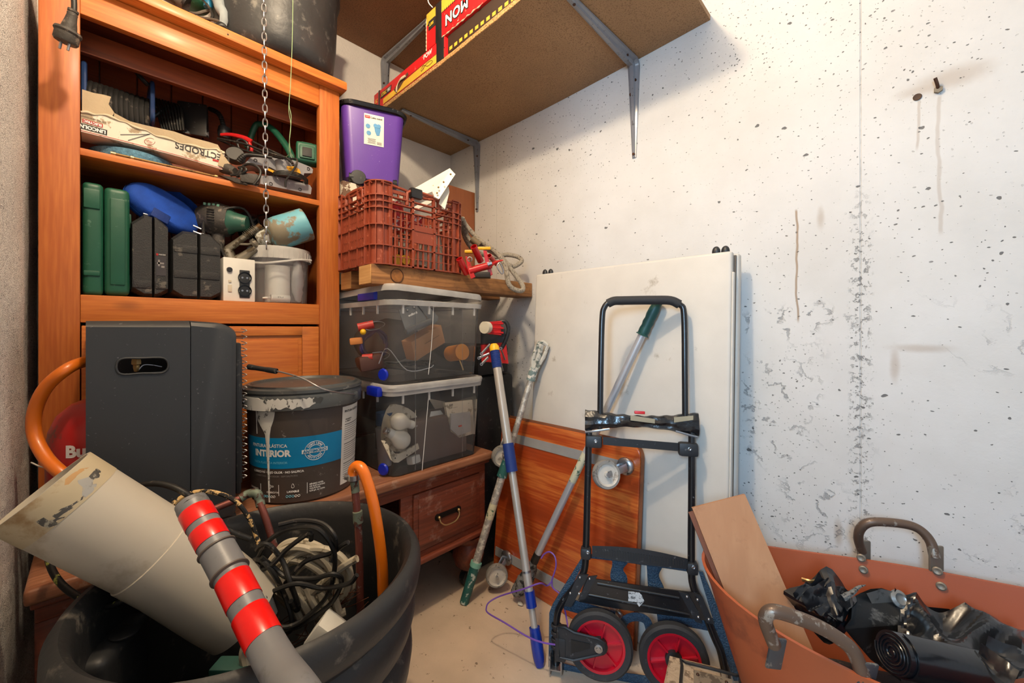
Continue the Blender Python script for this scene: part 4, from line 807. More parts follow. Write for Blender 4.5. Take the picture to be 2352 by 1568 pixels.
def lid(o, cx, cy, z, hx, hy, tilt=0, lift=0):
    g = G(); c = V((cx, cy, z)); X = V((math.cos(tilt), 0, math.sin(tilt))); 
    part('lid', g.loft([rrect(c+Z1*q, X, Y1, hx+f, hy+f, .04) for q, f in ((0, .02), (.012, .022), (.019, .019), (.021, .012), (.012, .002), (.012, -.2*hy))], False, True), brim, o)
lid(sb1, BX, BY, ZL+.278, HX, HYY)
def clip(o, p, X, Y, s=(.05, .02, .016)):
    part('blue_clip', G().box(p, s, X, Y, .006).box(V(p)+V(Y)*.004+Z1*.008, (s[0]*.86, s[1], s[2]*.5), X, Y, .004), bluep, o)
clip(sb1, (.56, -.735, .798), (1, -.0, 0), (0, 1, 0), (.075, .02, .03))
def foot(o, x, y, z): part('blue_wheel', G().lathe([(0, .006), (.017, .005), (.02, .0), (.017, -.006), (0, -.006)], (x-.022, y-.003, z), (.35, -.94, 0), n=24), bluep, o)
foot(sb1, .605, -.713, ZL+.024)
sb2 = sbox('upper clear storage box of hand tools and a cardboard carton, its lid ajar', BX, BY, ZL+.304, HX, HYY, .268)
foot(sb2, .605, -.713, ZL+.304+.026)
lc = V((BX, BY, 1.107)); 
part('lid', G().loft([rrect(lc+Z1*q, V((1, 0, .028)).normalized(), V((0, 1, -.04)).normalized(), HX+f-.002, HYY+f, .04) for q, f in ((0, .02), (.014, .02), (.022, .016), (.024, .008))], False, True), brim, sb2)
part('crack_line', G().tube([atx(996, 696, BX+HX+.009), atx(992, 780, BX+HX+.004), atx(984, 860, BX+HX-.001)], .0012, 5), mat('white_stress_mark', (225, 225, 225), .6), sb2)
part('crack_line', G().tube([atx(985, 905, BX+HX+.009), atx(980, 960, BX+HX+.005), atx(969, 1085, BX+HX-.002)], .0012, 5), MATS['white_stress_mark'], sb1)
part('blue_clip', G().b6(.42, .54, -.727, -.712, 1.096, 1.125, .005), bluep, sb2)
text('heidrun', .011, mat('embossed_blue', (30, 60, 200), .4), sb1, (.56, -.7462, .80), X1, Z1) if False else None
# contents of the upper box (x just behind the front wall)
def inx(px, py, x): return atx(px, py, x)
def isx(nm, lab, cat, g, m, **k): return single(nm, lab, cat, g, m, **k)
tl = thing('plane_tool', 'flat dark grey sheet-metal tool with white lettering in the upper clear box', 'hand tool', inx(950, 740, .58))
P4 = [inx(916, 712, .56), inx(962, 694, .57), inx(985, 745, .585), inx(935, 768, .585)]
part('plate', G().prism(P4, (-.004, 0, .001)), mat('dark_tool_plate', (96, 98, 100), .4), tl)
part('blade', G().prism([inx(955, 695, .575), inx(968, 695, .575), inx(1006, 735, .59), inx(996, 745, .59)], (.002, 0, .012)), mat('dark_tool_plate', (96, 98, 100), .4), tl)
part('roller', G().cyl(inx(932, 762, .59), inx(990, 737, .6), .011, n=16), mat('dark_tool_plate', (96, 98, 100), .4), tl)
for q in ((936, 712), (951, 706)): part('rivet', G().sphere(inx(*q, .572), .004, 10, 6), steel, tl)
dX = (inx(962, 712, .6)-inx(934, 724, .6)).normalized(); text('wolfcraft', .011, inkw, tl, inx(948, 721, .585), dX, X1.cross(dX), width=.038, bold=.0004)
cb = thing('carton', 'small brown cardboard carton tilted inside the upper clear box', 'carton', inx(980, 790, .57))
dX = (inx(1035, 735, .6)-inx(928, 790, .6)); dX.x = -.03; dX.normalize(); dU = V((.15, 0, 0))+X1.cross(dX); dU = (dU-dX*dU.dot(dX)).normalized()
ctr = inx(985, 785, .575); part('carton_body', G().box(ctr-V((.03, 0, 0)), (.155, .072, .05), dX, dU, .002), card, cb); part('side_seam', G().box(ctr-V((.0035, 0, 0))+dX*.02, (.075, .001, .002), dX, dU), mat('dark_card_edge', (120, 84, 54), .9), cb)
oc = thing('orange_tape_reel', 'orange drum-shaped tool lying right of the carton in the upper clear box', 'tool', inx(1050, 815, .55))
part('drum', G().cyl(inx(1035, 812, .50), inx(1062, 808, .585), .031, n=28), mat('orange_plastic', (226, 140, 30), .45), oc); part('arbor', G().cyl(inx(1055, 826, .58), inx(1064, 850, .6), .003, n=8), brass, oc)
for i, (a, b, r, lab) in enumerate((((822, 752), (858, 744), .013, 'red cylinder'), ((833, 822), (857, 820), .012, 'red stub'))):
    o = thing('red_handled_tool', ['upper red-handled tool with a wire bail at the left of the upper clear box', 'lower small red-handled tool at the left of the upper clear box'][i], 'hand tool', inx(*a, .5), 'red handled tools')
    part('handle', G().cyl(inx(*a, .52-.0), inx(*b, .54), r, n=16), mat('dull_red_plastic', (176, 50, 44), .5), o); part('wire', G().tube([inx(a[0]+22, a[1]-12, .54), inx(a[0]+50, a[1]-14, .54), inx(a[0]+62, a[1]-8, .52), inx(a[0]+50, a[1]+2, .53), inx(a[0]+30, a[1]+6, .54), inx(a[0]+18, a[1]+4, .54)], .0014, 6), steel, o)
isx('yellow_ball', 'small yellow ball between the red-handled tools in the upper clear box', 'ball', G().sphere(inx(834, 762, .54), .0095), yellow)
isx('orange_block', 'dull orange block at the left of the upper clear box', 'block', G().box(inx(818, 783, .5), (.04, .05, .022), (.4, .9, .1), None, .006), mat('dull_orange', (190, 120, 60), .6))
isx('brown_leather_pouch', 'dark brown pouch low in the left of the upper clear box', 'pouch', G().box(inx(850, 830, .5), (.08, .1, .05), (.3, .9, .2), None, .012).jitter(.006, 20), mat('dark_brown_leather', (74, 44, 36), .6))
isx('purple_cable', 'violet-blue cable bundle behind the yellow ball in the upper clear box', 'cable', coil(inx(860, 790, .42), Y1, Z1, .045, .005, 4, wob=.4, seed=3), mat('violet_rubber', (60, 52, 96), .5))
isx('black_cable_heap', 'black tangled cables at the bottom of the upper clear box', 'cable', coil((.44, -.53, .86), X1, Y1, .09, .006, 5, wob=.3, seed=4), cablem)
isx('grey_cloth', 'large dark grey cloth bundle filling the back of the upper clear box', 'cloth', G().sphere((.27, -.53, .95), (.17, .12, .09), 28, 18).jitter(.02, 9), mat('dark_grey_cloth', (112, 104, 100), .9))
isx('clear_tool_blister', 'clear crinkled blister pack under the carton in the upper clear box', 'package', G().tube([inx(870, 835, .57), inx(890, 800, .58), inx(935, 850, .59), inx(985, 845, .6), inx(996, 838, .6)], .002, 6), steel)
# contents of the lower box
def bulb(lab, c, d, r):
    o = thing('light_bulb', lab, 'light bulb', c, 'light bulbs'); L = r*2.0
    part('globe', G().lathe([(0, -r), (r*.5, -r*.87), (r*.87, -r*.5), (r, 0), (r*.9, r*.45), (r*.62, r*.95), (r*.5, r*1.3)], c, d, n=28), mat('frosted_glass', (232, 226, 212), .25, coat=.3), o)
    b = part('collar', G().lathe([(r*.5, r*1.3), (r*.46, r*1.9), (.0, r*1.9)], c, d, n=20), white, o); part('screw_cap', G().lathe([(r*.33, r*1.9), (r*.36, r*2.0), (r*.32, r*2.1), (r*.36, r*2.2), (r*.32, r*2.35), (.0, r*2.4)], c, d, n=16), steel, o)
c1, c2 = inx(917, 968, .575), inx(922, 1010, .59)
bulb('upper frosted light bulb, cap to the right, in the lower clear box', c1, inx(966, 980, .575)-c1, .030); bulb('lower frosted light bulb, cap to the left, in the lower clear box', c2, inx(878, 984, .585)-c2, .031)
tr_ = [inx(912, 930, .56), inx(970, 955, .565), inx(945, 1028, .59), inx(895, 1010, .59)]
tn = (tr_[1]-tr_[0]).cross(tr_[3]-tr_[0]).normalized(); tn = tn if tn.x > 0 else -tn
isx('clear_blister_tray', 'rounded cream plastic tray behind the two bulbs in the lower clear box', 'tray', G().loft([[p-tn*.05 for p in smooth_path(tr_, 5, True)], [p-tn*.04+(p-tr_[0].lerp(tr_[2], .5))*.08 for p in smooth_path(tr_, 5, True)]]), cream)
fr = thing('white_switch_frame', 'cream L-shaped switch frame under the bulbs in the lower clear box', 'switch frame', inx(915, 1045, .6))
fpts = [inx(876, 1012, .598), inx(884, 1012, .6), inx(908, 1042, .606), inx(918, 1042, .606), inx(960, 1018, .602), inx(963, 1030, .602), inx(915, 1062, .61), inx(905, 1062, .61), inx(898, 1056, .61)]
part('frame', G().prism(fpts, (-.006, 0, 0)), cream, fr)
for q in ((886, 1017), (898, 1035), (908, 1052), (935, 1045)): part('screw_hole', G().sphere(inx(*q, .612), .0022, 8, 6), inkd, fr)
isx('white_socket', 'small white socket block low in front of the lower clear box', 'socket', G().box(inx(950, 1055, .595), (.03, .04, .028), (.9, .2, .2), None, .007), white)
kd = thing('doorbell_unit', 'grey-white doorbell housing with printed back at the right of the lower clear box', 'doorbell', inx(1056, 960, .58))
K = lambda x, y, d=.585: inx(x, y, d)
part('back_plate', G().prism([K(1022, 925), K(1085, 918), K(1090, 995), K(1055, 1005), K(1035, 990)], (-.012, 0, 0)), cream, kd); part('battery_cover', G().prism([K(1036, 950, .592), K(1080, 945, .592), K(1082, 990, .592), K(1052, 1000, .592), K(1035, 985, .592)], (-.008, 0, 0)), mat('pale_grey_plastic', (176, 174, 170), .5), kd)
text('KDE', .009, inkd, kd, K(1036, 930, .587), (0, 1, .02), Z1, bold=.0003); text('PULSADOR SUPERSLIM', .0035, inkd, kd, K(1042, 936, .587), (0, 1, .02), Z1); text('CE', .006, inkd, kd, K(1076, 926, .587), (0, 1, .02), Z1)
part('red_slider', G().box(K(1057, 978, .594), (.004, .014, .005)), mat('orange_red', (214, 84, 54), .5), kd)
isx('warning_card', 'white triangular card with a red mark in the lower clear box', 'card', G().prism([K(990, 945, .55), K(1012, 942, .55), K(1040, 980, .56), K(1018, 985, .56), K(985, 970, .56)], (-.003, 0, 0)), white)
isx('beige_panel', 'cream folded card standing at the top of the lower clear box', 'card', G().prism([K(985, 915, .45), K(1022, 922, .45), K(1022, 942, .45), K(1000, 940, .45)], (-.003, 0, 0)), cream)
isx('brown_box', 'large dark brown cardboard box filling the lower right of the lower clear box', 'box', G().b6(.3, .585, -.60, -.37, ZL+.008, .68, .004), mat('dark_brown_card', (96, 80, 74), .8))
bw_ = thing('white_jar', 'white plastic jar with a blue cap at the left of the lower clear box', 'jar', (.5, -.69, ZL+.01)); part('body', G().lathe([(0, 0), (.022, 0), (.031, .13), (.02, .14), (0, .14)], (.5, -.665, ZL+.006), n=24), mat('grey_white_plastic', (176, 172, 176), .5), bw_); part('cap', G().cyl((.5, -.665, ZL+.147), (.5, -.665, ZL+.19), .03, n=24), mat('dull_blue_plastic', (44, 84, 130), .5), bw_)
isx('black_adapter', 'dark bundle of adapters at the back of the lower clear box', 'adapter', G().box((.3, -.53, .72), (.3, .28, .1), None, None, .03).jitter(.02, 12), mat('charcoal_plastic', (50, 50, 50), .5))

# ================================================================ BEAMS, CRATE, BIN
oak = wood('old_beam_wood', (128, 84, 48), (186, 132, 78), 'y', rough=.7, coat=0, knots=True, dirt=(86, 56, 34), dth=.58); endg = wood('beam_end_grain', (196, 146, 88), (222, 176, 118), 'x', rough=.8, coat=0, knots=False, band=4)
for i, (xa, xb_, y0, lab) in enumerate(((.515, .60, -.765, 'front rough wooden beam with a big knot, carrying the crate over the clear boxes'), (.31, .395, -.74+.004, 'rear rough wooden beam carrying the crate, only its pale end showing'))):
    b = thing('wooden_beam', lab, 'beam', ((xa+xb_)/2, -.39, 1.141), 'wooden beams under the crate')
    part('timber', G().box(((xa+xb_)/2, (y0-.004)/2, 1.1725), (xb_-xa, -.004-y0, .063), None, None, .003).jitter(.0015, 14), oak, b); part('sawn_end', G().b6(xa+.002, xb_-.002, y0-.0015, y0+.001, 1.143, 1.202, .001, 1), endg, b)
    if i == 0:
        p = atx(912, 633, .601); part('knot', G().lathe([(.0, .0022), (.012, .002), (.021, .0012), (.024, 0)], (.6, p.y, p.z), (1, 0, 0), n=24), mat('beam_knot', (150, 96, 46), .7, var=.35, vs=60), b); part('knot_ring', G().tube([V((.6012, p.y+.0225*math.cos(a), p.z+.0225*math.sin(a))) for a in [i*.5 for i in range(12)]], .0016, 6, closed=True), mat('dark_knot_ring', (74, 44, 24), .8), b)
terra = mat('brick_red_plastic', (146, 66, 42), .5, var=.08, dirt=(176, 96, 70), ds=50, dth=.66)
cr_ = thing('plastic_crate', 'brick-red slatted plastic crate with black tape on its handle, standing on the beams', 'crate', (.35, -.583, 1.205))
cx0, cx1, cy0, cy1, cz0, cz1 = .325, .607, -.757, -.405, 1.2045, 1.468
def wallbars(g, P0, U, Lw, out, ncol, front):
    """lattice wall from P0 along U (length Lw), standing up"""
    H = cz1-cz0; rw = [.0, .06, .125, .178, .198, .218]
    th = .006; cw_ = .048
    def bar(u0, u1, z0, z1, t=th, o=0): g.box(P0+U*((u0+u1)/2)+Z1*((z0+z1)/2)+out*o, (abs(u1-u0), t, abs(z1-z0)), U, out)
    top = H
    for z in rw: bar(.03, Lw-.03, z, z+.004, .012)
    segs = [cw_]+[cw_+(Lw-2*cw_)*k/ncol for k in range(1, ncol)]+[Lw-cw_]
    for u in segs: bar(u-.004, u+.004, 0, H-.012, .012)
    for a, b in zip(segs[:-1], segs[1:]):
        m = 3 if front else 4
        for k in range(1, m+1):
            u = a+(b-a)*k/(m+1); bar(u-.0028, u+.0028, 0, .178, .005)
        for z in (.03, .092, .152): bar(a, b, z-.0012, z+.0012, .004)
    um = Lw/2; hw = .063
    for a, b in ((cw_, um-hw), (um+hw, Lw-cw_)):
        bar(a, b, H-.03, H-.02, .008); 
        for k in range(3): u = a+(b-a)*(k+.5)/3; bar(u-.002, u+.002, .218, H-.02, .006)
    return bar
sides = (('long_wall', V((cx1, cy0, cz0)), Y1, cy1-cy0, X1, 3, True), ('long_wall', V((cx0, cy0, cz0)), Y1, cy1-cy0, -X1, 3, True), ('end_wall', V((cx0, cy0, cz0)), X1, cx1-cx0, -Y1, 3, False), ('end_wall', V((cx0, cy1, cz0)), X1, cx1-cx0, Y1, 3, False))
for nm, P0, U, Lw, out, nc, fr_ in sides:
    g = G(); bar = wallbars(g, P0, U, Lw, out, nc, fr_); H = cz1-cz0; um = Lw/2; hw = .063
    # arched handle opening with rounded rails
    g.tube([P0+U*(um-hw)+Z1*.205, P0+U*(um-hw)+Z1*(H-.03), P0+U*(um-hw+.014)+Z1*(H-.009), P0+U*(um+hw-.014)+Z1*(H-.009), P0+U*(um+hw)+Z1*(H-.03), P0+U*(um+hw)+Z1*.205], .007, 6, 2)
    g.tube([P0+U*.02+Z1*(H-.004), P0+U*(um-hw-.01)+Z1*(H-.01), P0+U*(um)+Z1*(H-.02)*1.0, P0+U*(um+hw+.01)+Z1*(H-.01), P0+U*(Lw-.02)+Z1*(H-.004)], .005, 6, 3)
    if fr_: bar(um-.042, um+.052, .085, .145, .006, .001); 
    part(nm, g, terra, cr_, smooth=False)
for (cx, cy, sx, sy) in ((cx1, cy0, 1, -1), (cx1, cy1, 1, 1), (cx0, cy0, -1, -1), (cx0, cy1, -1, 1)):
    g = G(); r = .04; o = V((cx-sx*r, cy-sy*r, 0)); 
    pts = [(o.x+sx*r*math.sin(a), o.y+sy*r*math.cos(a)) for a in [math.pi/2*i/10 for i in range(11)]]
    pts = [(o.x-sx*.012, o.y+sy*r)]+pts+[(o.x+sx*r, o.y-sy*.012)]
    g.loft([[V((x, y, cz0)), V((x-(x-o.x)*.12, y-(y-o.y)*.12, cz0)), V((x-(x-o.x)*.12, y-(y-o.y)*.12, cz1)), V((x, y, cz1))] for x, y in pts])
    for i in (0, 3, 6, 9, 12):
        x, y = pts[i]; d_ = V((x-o.x, y-o.y, 0)).normalized(); g.box(V((x, y, (cz0+cz1)/2))+d_*.004, (.010, .0022, cz1-cz0), d_)
    for z in (0, .06, .125, .178, .198, .218, .262):
        g.loft([[V((x, y, cz0+z)), V((x+(x-o.x)*.22, y+(y-o.y)*.22, cz0+z)), V((x+(x-o.x)*.22, y+(y-o.y)*.22, cz0+z+.0035)), V((x, y, cz0+z+.0035))] for x, y in pts])
    part('corner_post', g, terra, cr_, smooth=False)
gb_ = G()
for i in range(9): gb_.b6(cx0+.02, cx1-.02, cy0+.03+i*.036, cy0+.037+i*.036, cz0, cz0+.004)
for i in range(6): gb_.b6(cx0+.03+i*.04, cx0+.037+i*.04, cy0+.02, cy1-.02, cz0, cz0+.004)
part('floor_grid', gb_, terra, cr_, smooth=False)
ymid = (cy0+cy1)/2
part('black_tape', G().b6(cx1-.012, cx1+.012, ymid-.052, ymid-.008, cz1-.03, cz1+.004, .006), mat('black_tape', (36, 36, 38), .35), cr_)
# crate contents
pbx = thing('peeling_box', 'brown box with peeling cream paper behind the crate, carrying the purple bin', 'box', (.17, -.6, 1.14))
part('box_body', G().b6(.04, .305, -.728, -.47, 1.142, 1.549, .004), mat('peeling_paper_box', (104, 78, 62), .8, dirt=(214, 206, 188), ds=7, dth=.50, dsoft=.01), pbx)
isx('red_tin', 'red and white printed tin visible through the front slats of the crate', 'tin', G().cyl((.55, -.655, 1.33), (.55, -.655, 1.425), .03, n=20), mat('red_white_print', (190, 24, 30), .4, dirt=(230, 228, 224), ds=60, dth=.55, dsoft=.02))
isx('red_carton', 'red printed carton beside the tin inside the crate', 'carton', G().b6(.54, .57, -.61, -.55, 1.34, 1.40), mat('red_white_print', (190, 24, 30), .4))
for k, (y, z) in enumerate(((-.655, 1.225), (-.625, 1.228))): isx('yellow_can', ['yellow can at the near bottom corner of the crate', 'second yellow can beside it, further right, at the crate bottom'][k], 'can', G().cyl((.5, y, z+.008), (.57, y, z+.008), .017, n=18), yellow, group='yellow cans')
isx('cream_bottle', 'cream plastic bottle lying in the right of the crate', 'bottle', G().lathe([(0, 0), (.035, 0), (.036, .12), (.02, .15), (.013, .17), (0, .17)], (.53, -.47, 1.215), (0, -.2, 1), n=20), cream)
isx('cream_jar', 'cream rounded jar in the middle of the crate', 'jar', G().lathe([(0, 0), (.03, 0), (.034, .09), (.018, .12), (0, .12)], (.545, -.545, 1.22), (0, .25, 1), n=20), cream)
isx('black_torch', 'dark gadget at the left inside the crate', 'torch', G().cyl((.54, -.70, 1.25), (.55, -.67, 1.31), .02, n=16), black)
wb = thing('white_bracket', 'pair of white metal shelf brackets sticking out of the crate', 'bracket', att(1000, 430, 1.45))
wm = mat('white_enamel', (228, 226, 216), .4, dirt=(150, 130, 60), ds=30, dth=.7); wpl = lambda x, y, t=1.44: att(x, y, t)
part('long_arm', G().prism([wpl(945, 436), wpl(1033, 386), wpl(1046, 400), wpl(1012, 432), wpl(962, 452)], (-.003, .001, 0)), wm, wb)
part('front_arm', G().prism([wpl(1034, 390, 1.40), wpl(1046, 400, 1.40), wpl(1008, 457, 1.38), wpl(998, 452, 1.38), wpl(993, 440, 1.38)], (-.01, .004, 0)), wm, wb)
part('cross_arm', G().prism([wpl(1030, 428, 1.41), wpl(1032, 440, 1.41), wpl(1022, 480, 1.40), wpl(1008, 468, 1.40), wpl(1012, 452, 1.40)], (-.004, .004, 0)), wm, wb)
part('lower_arm', G().prism([wpl(942, 480, 1.42), wpl(975, 462, 1.42), wpl(1000, 455, 1.42), wpl(1000, 461, 1.42), wpl(948, 486, 1.42)], (-.004, .004, 0)), wm, wb)
for q in ((1007, 443), (1010, 430), (1022, 418), (1038, 400)): part('bolt', G().sphere(att(q[0]-3, q[1], 1.375+.0003*(q[1] < 425)), .0035, 8, 6), brass, wb)
# bin
bn = thing('pedal_bin', 'purple plastic wheeled bin with a black lid and product label, on top of the crate', 'bin', (.24, -.585, 1.55))
pur = mat('purple_plastic', (98, 60, 160), .35, var=.05, dirt=(170, 150, 200), ds=150, dth=.76); bc_ = V((.235, -.585, 0)); th_ = rd(-20); bX = V((math.cos(th_), math.sin(th_), 0)); bY = V((-math.sin(th_), math.cos(th_), 0))
zb0, zb1 = 1.568, 1.838
def binr(z): f = (z-zb0)/(zb1-zb0); return .098+.018*f
part('body', G().loft([rrect(bc_+Z1*z, bX, bY, binr(z)-e, binr(z)-e, .032, 7) for z, e in ((zb0, .01), (zb0+.006, .0), (zb1-.02, 0), (zb1, 0))]), pur, bn)
part('lid', G().loft([rrect(bc_+Z1*z, bX, bY, binr(zb1)+e, binr(zb1)+e, .06, 7) for z, e in ((zb1-.008, .006), (zb1-.004, .012), (zb1+.008, .015), (zb1+.012, .012), (zb1+.004, .008), (zb1+.018, -.01))], False, True), mat('gloss_black_plastic', (22, 22, 24), .25, dirt=(90, 90, 90), ds=60, dth=.7), bn)
for q in (-1, 1): part('wheel', G().cyl(bc_+bX*(binr(zb0)-.012)+bY*(q*.08-.008)+Z1*(zb0+.005), bc_+bX*(binr(zb0)-.012)+bY*(q*.08+.008)+Z1*(zb0+.005), .017, n=20), black, bn)
part('wheel_arch', G().lathe([(.0, .004), (.026, .003), (.028, 0)], bc_+bX*(binr(zb0)+.001)+bY*(-.055)+Z1*(zb0+.006), bX, n=20), black, bn)
fp = lambda u, z, e=.001: bc_+bX*(binr(z)+e)+bY*u+Z1*z
part('label', G().loft([[fp(-.036, z), fp(.036, z), fp(.036, z, .0016), fp(-.036, z, .0016)] for z in (1.701, 1.814)]), white, bn)
part('label_mark', G().box(fp(-.024, 1.803, .002), (.0006, .018, .01), bX, bY), inkr, bn); text('EASY', .006, inkw, bn, fp(-.024, 1.803, .003), bY, Z1); text('Cubo móvil', .009, inkd, bn, fp(.008, 1.802, .002), bY, Z1, bold=.0003)
picb = mat('blue_picture', (84, 150, 200), .5)
for (u, z, r) in ((-.022, 1.769, .0085), (-.019, 1.744, .0085)): part('picture', G().lathe([(0, .0008), (r, .0006), (r, 0)], fp(u, z, .0016), bX, n=18), picb, bn)
part('picture', G().prism([fp(.0, 1.774, .002), fp(.02, 1.774, .002), fp(.024, 1.764, .002), fp(.02, 1.741, .002), fp(.01, 1.739, .002), fp(.003, 1.754, .002)], bX*.0006).cyl(fp(.005, 1.775, .002), fp(.005, 1.775, .0028), .008, n=14).cyl(fp(.017, 1.775, .002), fp(.017, 1.775, .0028), .008, n=14), picb, bn)
for i in range(5): part('print_line', G().box(fp(-.008, 1.724-.004*i, .002), (.0005, .03-.004*(i % 2), .0013), bX, bY), mat('grey_print', (96, 94, 92), .6), bn)
gbar = G()
for i in range(8): gbar.box(fp(.012+.0022*i, 1.711, .002), (.0005, .0009, .011), bX, bY)
part('barcode', gbar, inkd, bn)

# ================================================================ BACK CORNER
bd = thing('laminate_board', 'reddish-brown laminate board standing upright in the corner behind the crate', 'board', (.2, -.08, 1.205))
part('sheet', G().b6(.19, .206, -.165, -.003, 1.206, 1.702, .001, 1), wood('red_brown_laminate', (140, 78, 44), (158, 92, 54), 'z', rough=.35, coat=.2, knots=False, fine=40), bd)
part('panel_edge', G().b6(.206, .2075, -.0045, -.003, 1.206, 1.702), mat('dark_card_edge', (120, 84, 54), .9), bd)
rpm = mat('grey_rope', (172, 162, 146), .9, bump=1, bs=500, var=.3, vs=200, dirt=(110, 104, 94), ds=120, dth=.6)
rp = single('rope_loop', 'thick grey rope looped over the beam end beside the red jack', 'rope', G().tube([att(1062, 500, 1.62), att(1075, 545, 1.60), att(1105, 565, 1.6), att(1150, 590, 1.62), att(1175, 620, 1.62), att(1200, 655, 1.60), att(1196, 668, 1.57), att(1170, 655, 1.55), att(1160, 610, 1.56), att(1140, 580, 1.58), att(1100, 550, 1.58), att(1072, 520, 1.58), att(1062, 505, 1.56), att(1068, 545, 1.64), att(1090, 575, 1.66), att(1130, 590, 1.70), att(1165, 585, 1.74), att(1190, 590, 1.74), att(1198, 600, 1.72), att(1180, 612, 1.70), att(1168, 608, 1.68)], .0095, 10, 7), rpm)
tp_ = single('rope_tape', 'brown tape sleeve around the grey rope', 'tape', G().tube([att(1083, 548, 1.572), att(1102, 562, 1.575)], .0125, 12), mat('brown_tape', (120, 104, 80), .6))
jk = thing('red_jack', 'bright red metal clamp with three open tube ends, right of the crate', 'jack', att(1100, 610, 1.5))
def otube(a, b, r): return G().lathe([(r, 0), (r*.8, 0), (r*.8, .02), (0, .02)], a, V(b)-V(a), n=20).lathe([(r, 0), (r, (V(b)-V(a)).length), (0, (V(b)-V(a)).length)], a, V(b)-V(a), n=20)
part('tube', otube(att(1055, 594, 1.46), att(1072, 628, 1.50), .0125), redmet, jk); part('tube', otube(att(1088, 566, 1.47), att(1104, 600, 1.52), .0125), redmet, jk); part('tube', otube(att(1124, 587, 1.49), att(1140, 606, 1.56), .009), redmet, jk)
part('clamp_barrel', G().cyl(att(1078, 622, 1.475), att(1128, 608, 1.49), .0135, n=20), redmet, jk)
part('side_plate', G().prism([att(1069, 588, 1.47), att(1074, 590, 1.47), att(1090, 636, 1.47), att(1082, 640, 1.47), (att(1075, 620, 1.47))], (.0, .004, 0)), redmet, jk); part('side_plate', G().prism([att(1110, 575, 1.49), att(1116, 575, 1.49), att(1130, 630, 1.49), att(1124, 634, 1.49), att(1114, 600, 1.49)], (.0, .004, 0)), redmet, jk)
part('red_lever', G().tube([att(1124, 612, 1.48), att(1138, 602, 1.47), att(1156, 597, 1.46)], lambda t: .008-.006*t, 8, flat=(1, .5)), redmet, jk)
part('hex_bolt', G().cyl(att(1120, 607, 1.475), att(1130, 604, 1.475), .008, n=6), steel, jk); part('spring_ring', G().tube([att(1079+5*math.cos(a), 595+5*math.sin(a), 1.45) for a in [i*.8 for i in range(8)]], .002, 6, closed=True), steel, jk)
part('yellow_handle', G().box(att(1078, 578, 1.5), (.035, .02, .012), RT, FW, .004), yellow, jk); part('yellow_handle', G().box(att(1112, 570, 1.52), (.05, .01, .012), RT, FW, .004), yellow, jk)
part('base_block', G().box(att(1105, 632, 1.5)-Z1*.0, (.07, .05, .02), RT, FW, .003), mat('dark_steel', (60, 56, 54), .5, .6), jk)
part('carabiner', G().tube([att(1148, 604, 1.47), att(1156, 622, 1.47), att(1152, 628, 1.47), att(1142, 612, 1.47)], .003, 7, closed=True), steel, jk)
# cluster right of the clear boxes, standing on a black tool tower on the floor behind the sideboard end
tw_ = thing('black_tool_stack', 'black plastic tool trolley in the corner right of the clear boxes', 'tool trolley', (.35, -.18, 0))
part('lower_bin', G().b6(.12, .53, -.268, -.05, .0, .80, .02), black, tw_); part('upper_bin', G().b6(.16, .52, -.255, -.07, .80, .93, .02), blackr, tw_)
po2 = thing('tool_pouch', 'black and red tool pouch with silver spanner holders behind the blue-gripped pole', 'tool pouch', att(1135, 800, 1.62))
Tp = lambda x, y, t=1.60: att(x, y, t)
part('red_pocket', G().prism([Tp(1104, 790), Tp(1162, 786), Tp(1168, 835), Tp(1106, 830)], FW*.02), mat('red_fabric', (196, 30, 34), .7), po2); part('black_pocket', G().prism([Tp(1104, 760), Tp(1160, 755), Tp(1164, 790), Tp(1104, 792)], FW*.03), black, po2)
part('carry_loop', G().tube([Tp(1140, 742), Tp(1160, 738), Tp(1168, 755), Tp(1162, 780), Tp(1152, 800)], .008, 8, flat=(1, .5)), black, po2)
for a, b in (((1100, 822), (1124, 812)), ((1106, 836), (1122, 820)), ((1150, 800), (1160, 826)), ((1146, 812), (1155, 852)), ((1132, 808), (1140, 830)), ((1106, 812), (1126, 790))):
    part('spanner', G().tube([Tp(*a, 1.57), Tp(*b, 1.575)], .0048, 8, 1, sm=False, flat=(1, .4)).lathe([(.003, -.001), (.0062, -.001), (.0062, .001), (.003, .001)], Tp(*a, 1.565), FW, n=14), steel, po2)
rb = thing('red_brush', 'brush with red bristles and a pale round head, sticking out beside the upper clear box', 'brush', Tp(1130, 755))
part('head', G().cyl(Tp(1112, 752, 1.52), Tp(1120, 752, 1.54), .023, n=20), mat('pale_plastic', (200, 196, 180), .5), rb)
for i in range(9): part('bristle_tuft', G().cyl(Tp(1121, 741+3*i, 1.54), Tp(1152+4*math.sin(i*2), 739+3.6*i, 1.56), .003, .004, 6), red, rb)
# ================================================================ ON THE WALL SHELF
zsf = 1.975
rbm = mat('red_printed_card', (206, 28, 34), .5, var=.06, dirt=(222, 190, 180), ds=50, dth=.74); ybm = mat('yellow_printed_card', (222, 176, 60), .55, dirt=(90, 70, 40), ds=40, dth=.72)
tape = MATS['black_tape']
b1 = thing('red_tool_box', 'long red and yellow cardboard tool box lying directly on the wall shelf', 'box', (.5, -.45, zsf), 'red tool boxes')
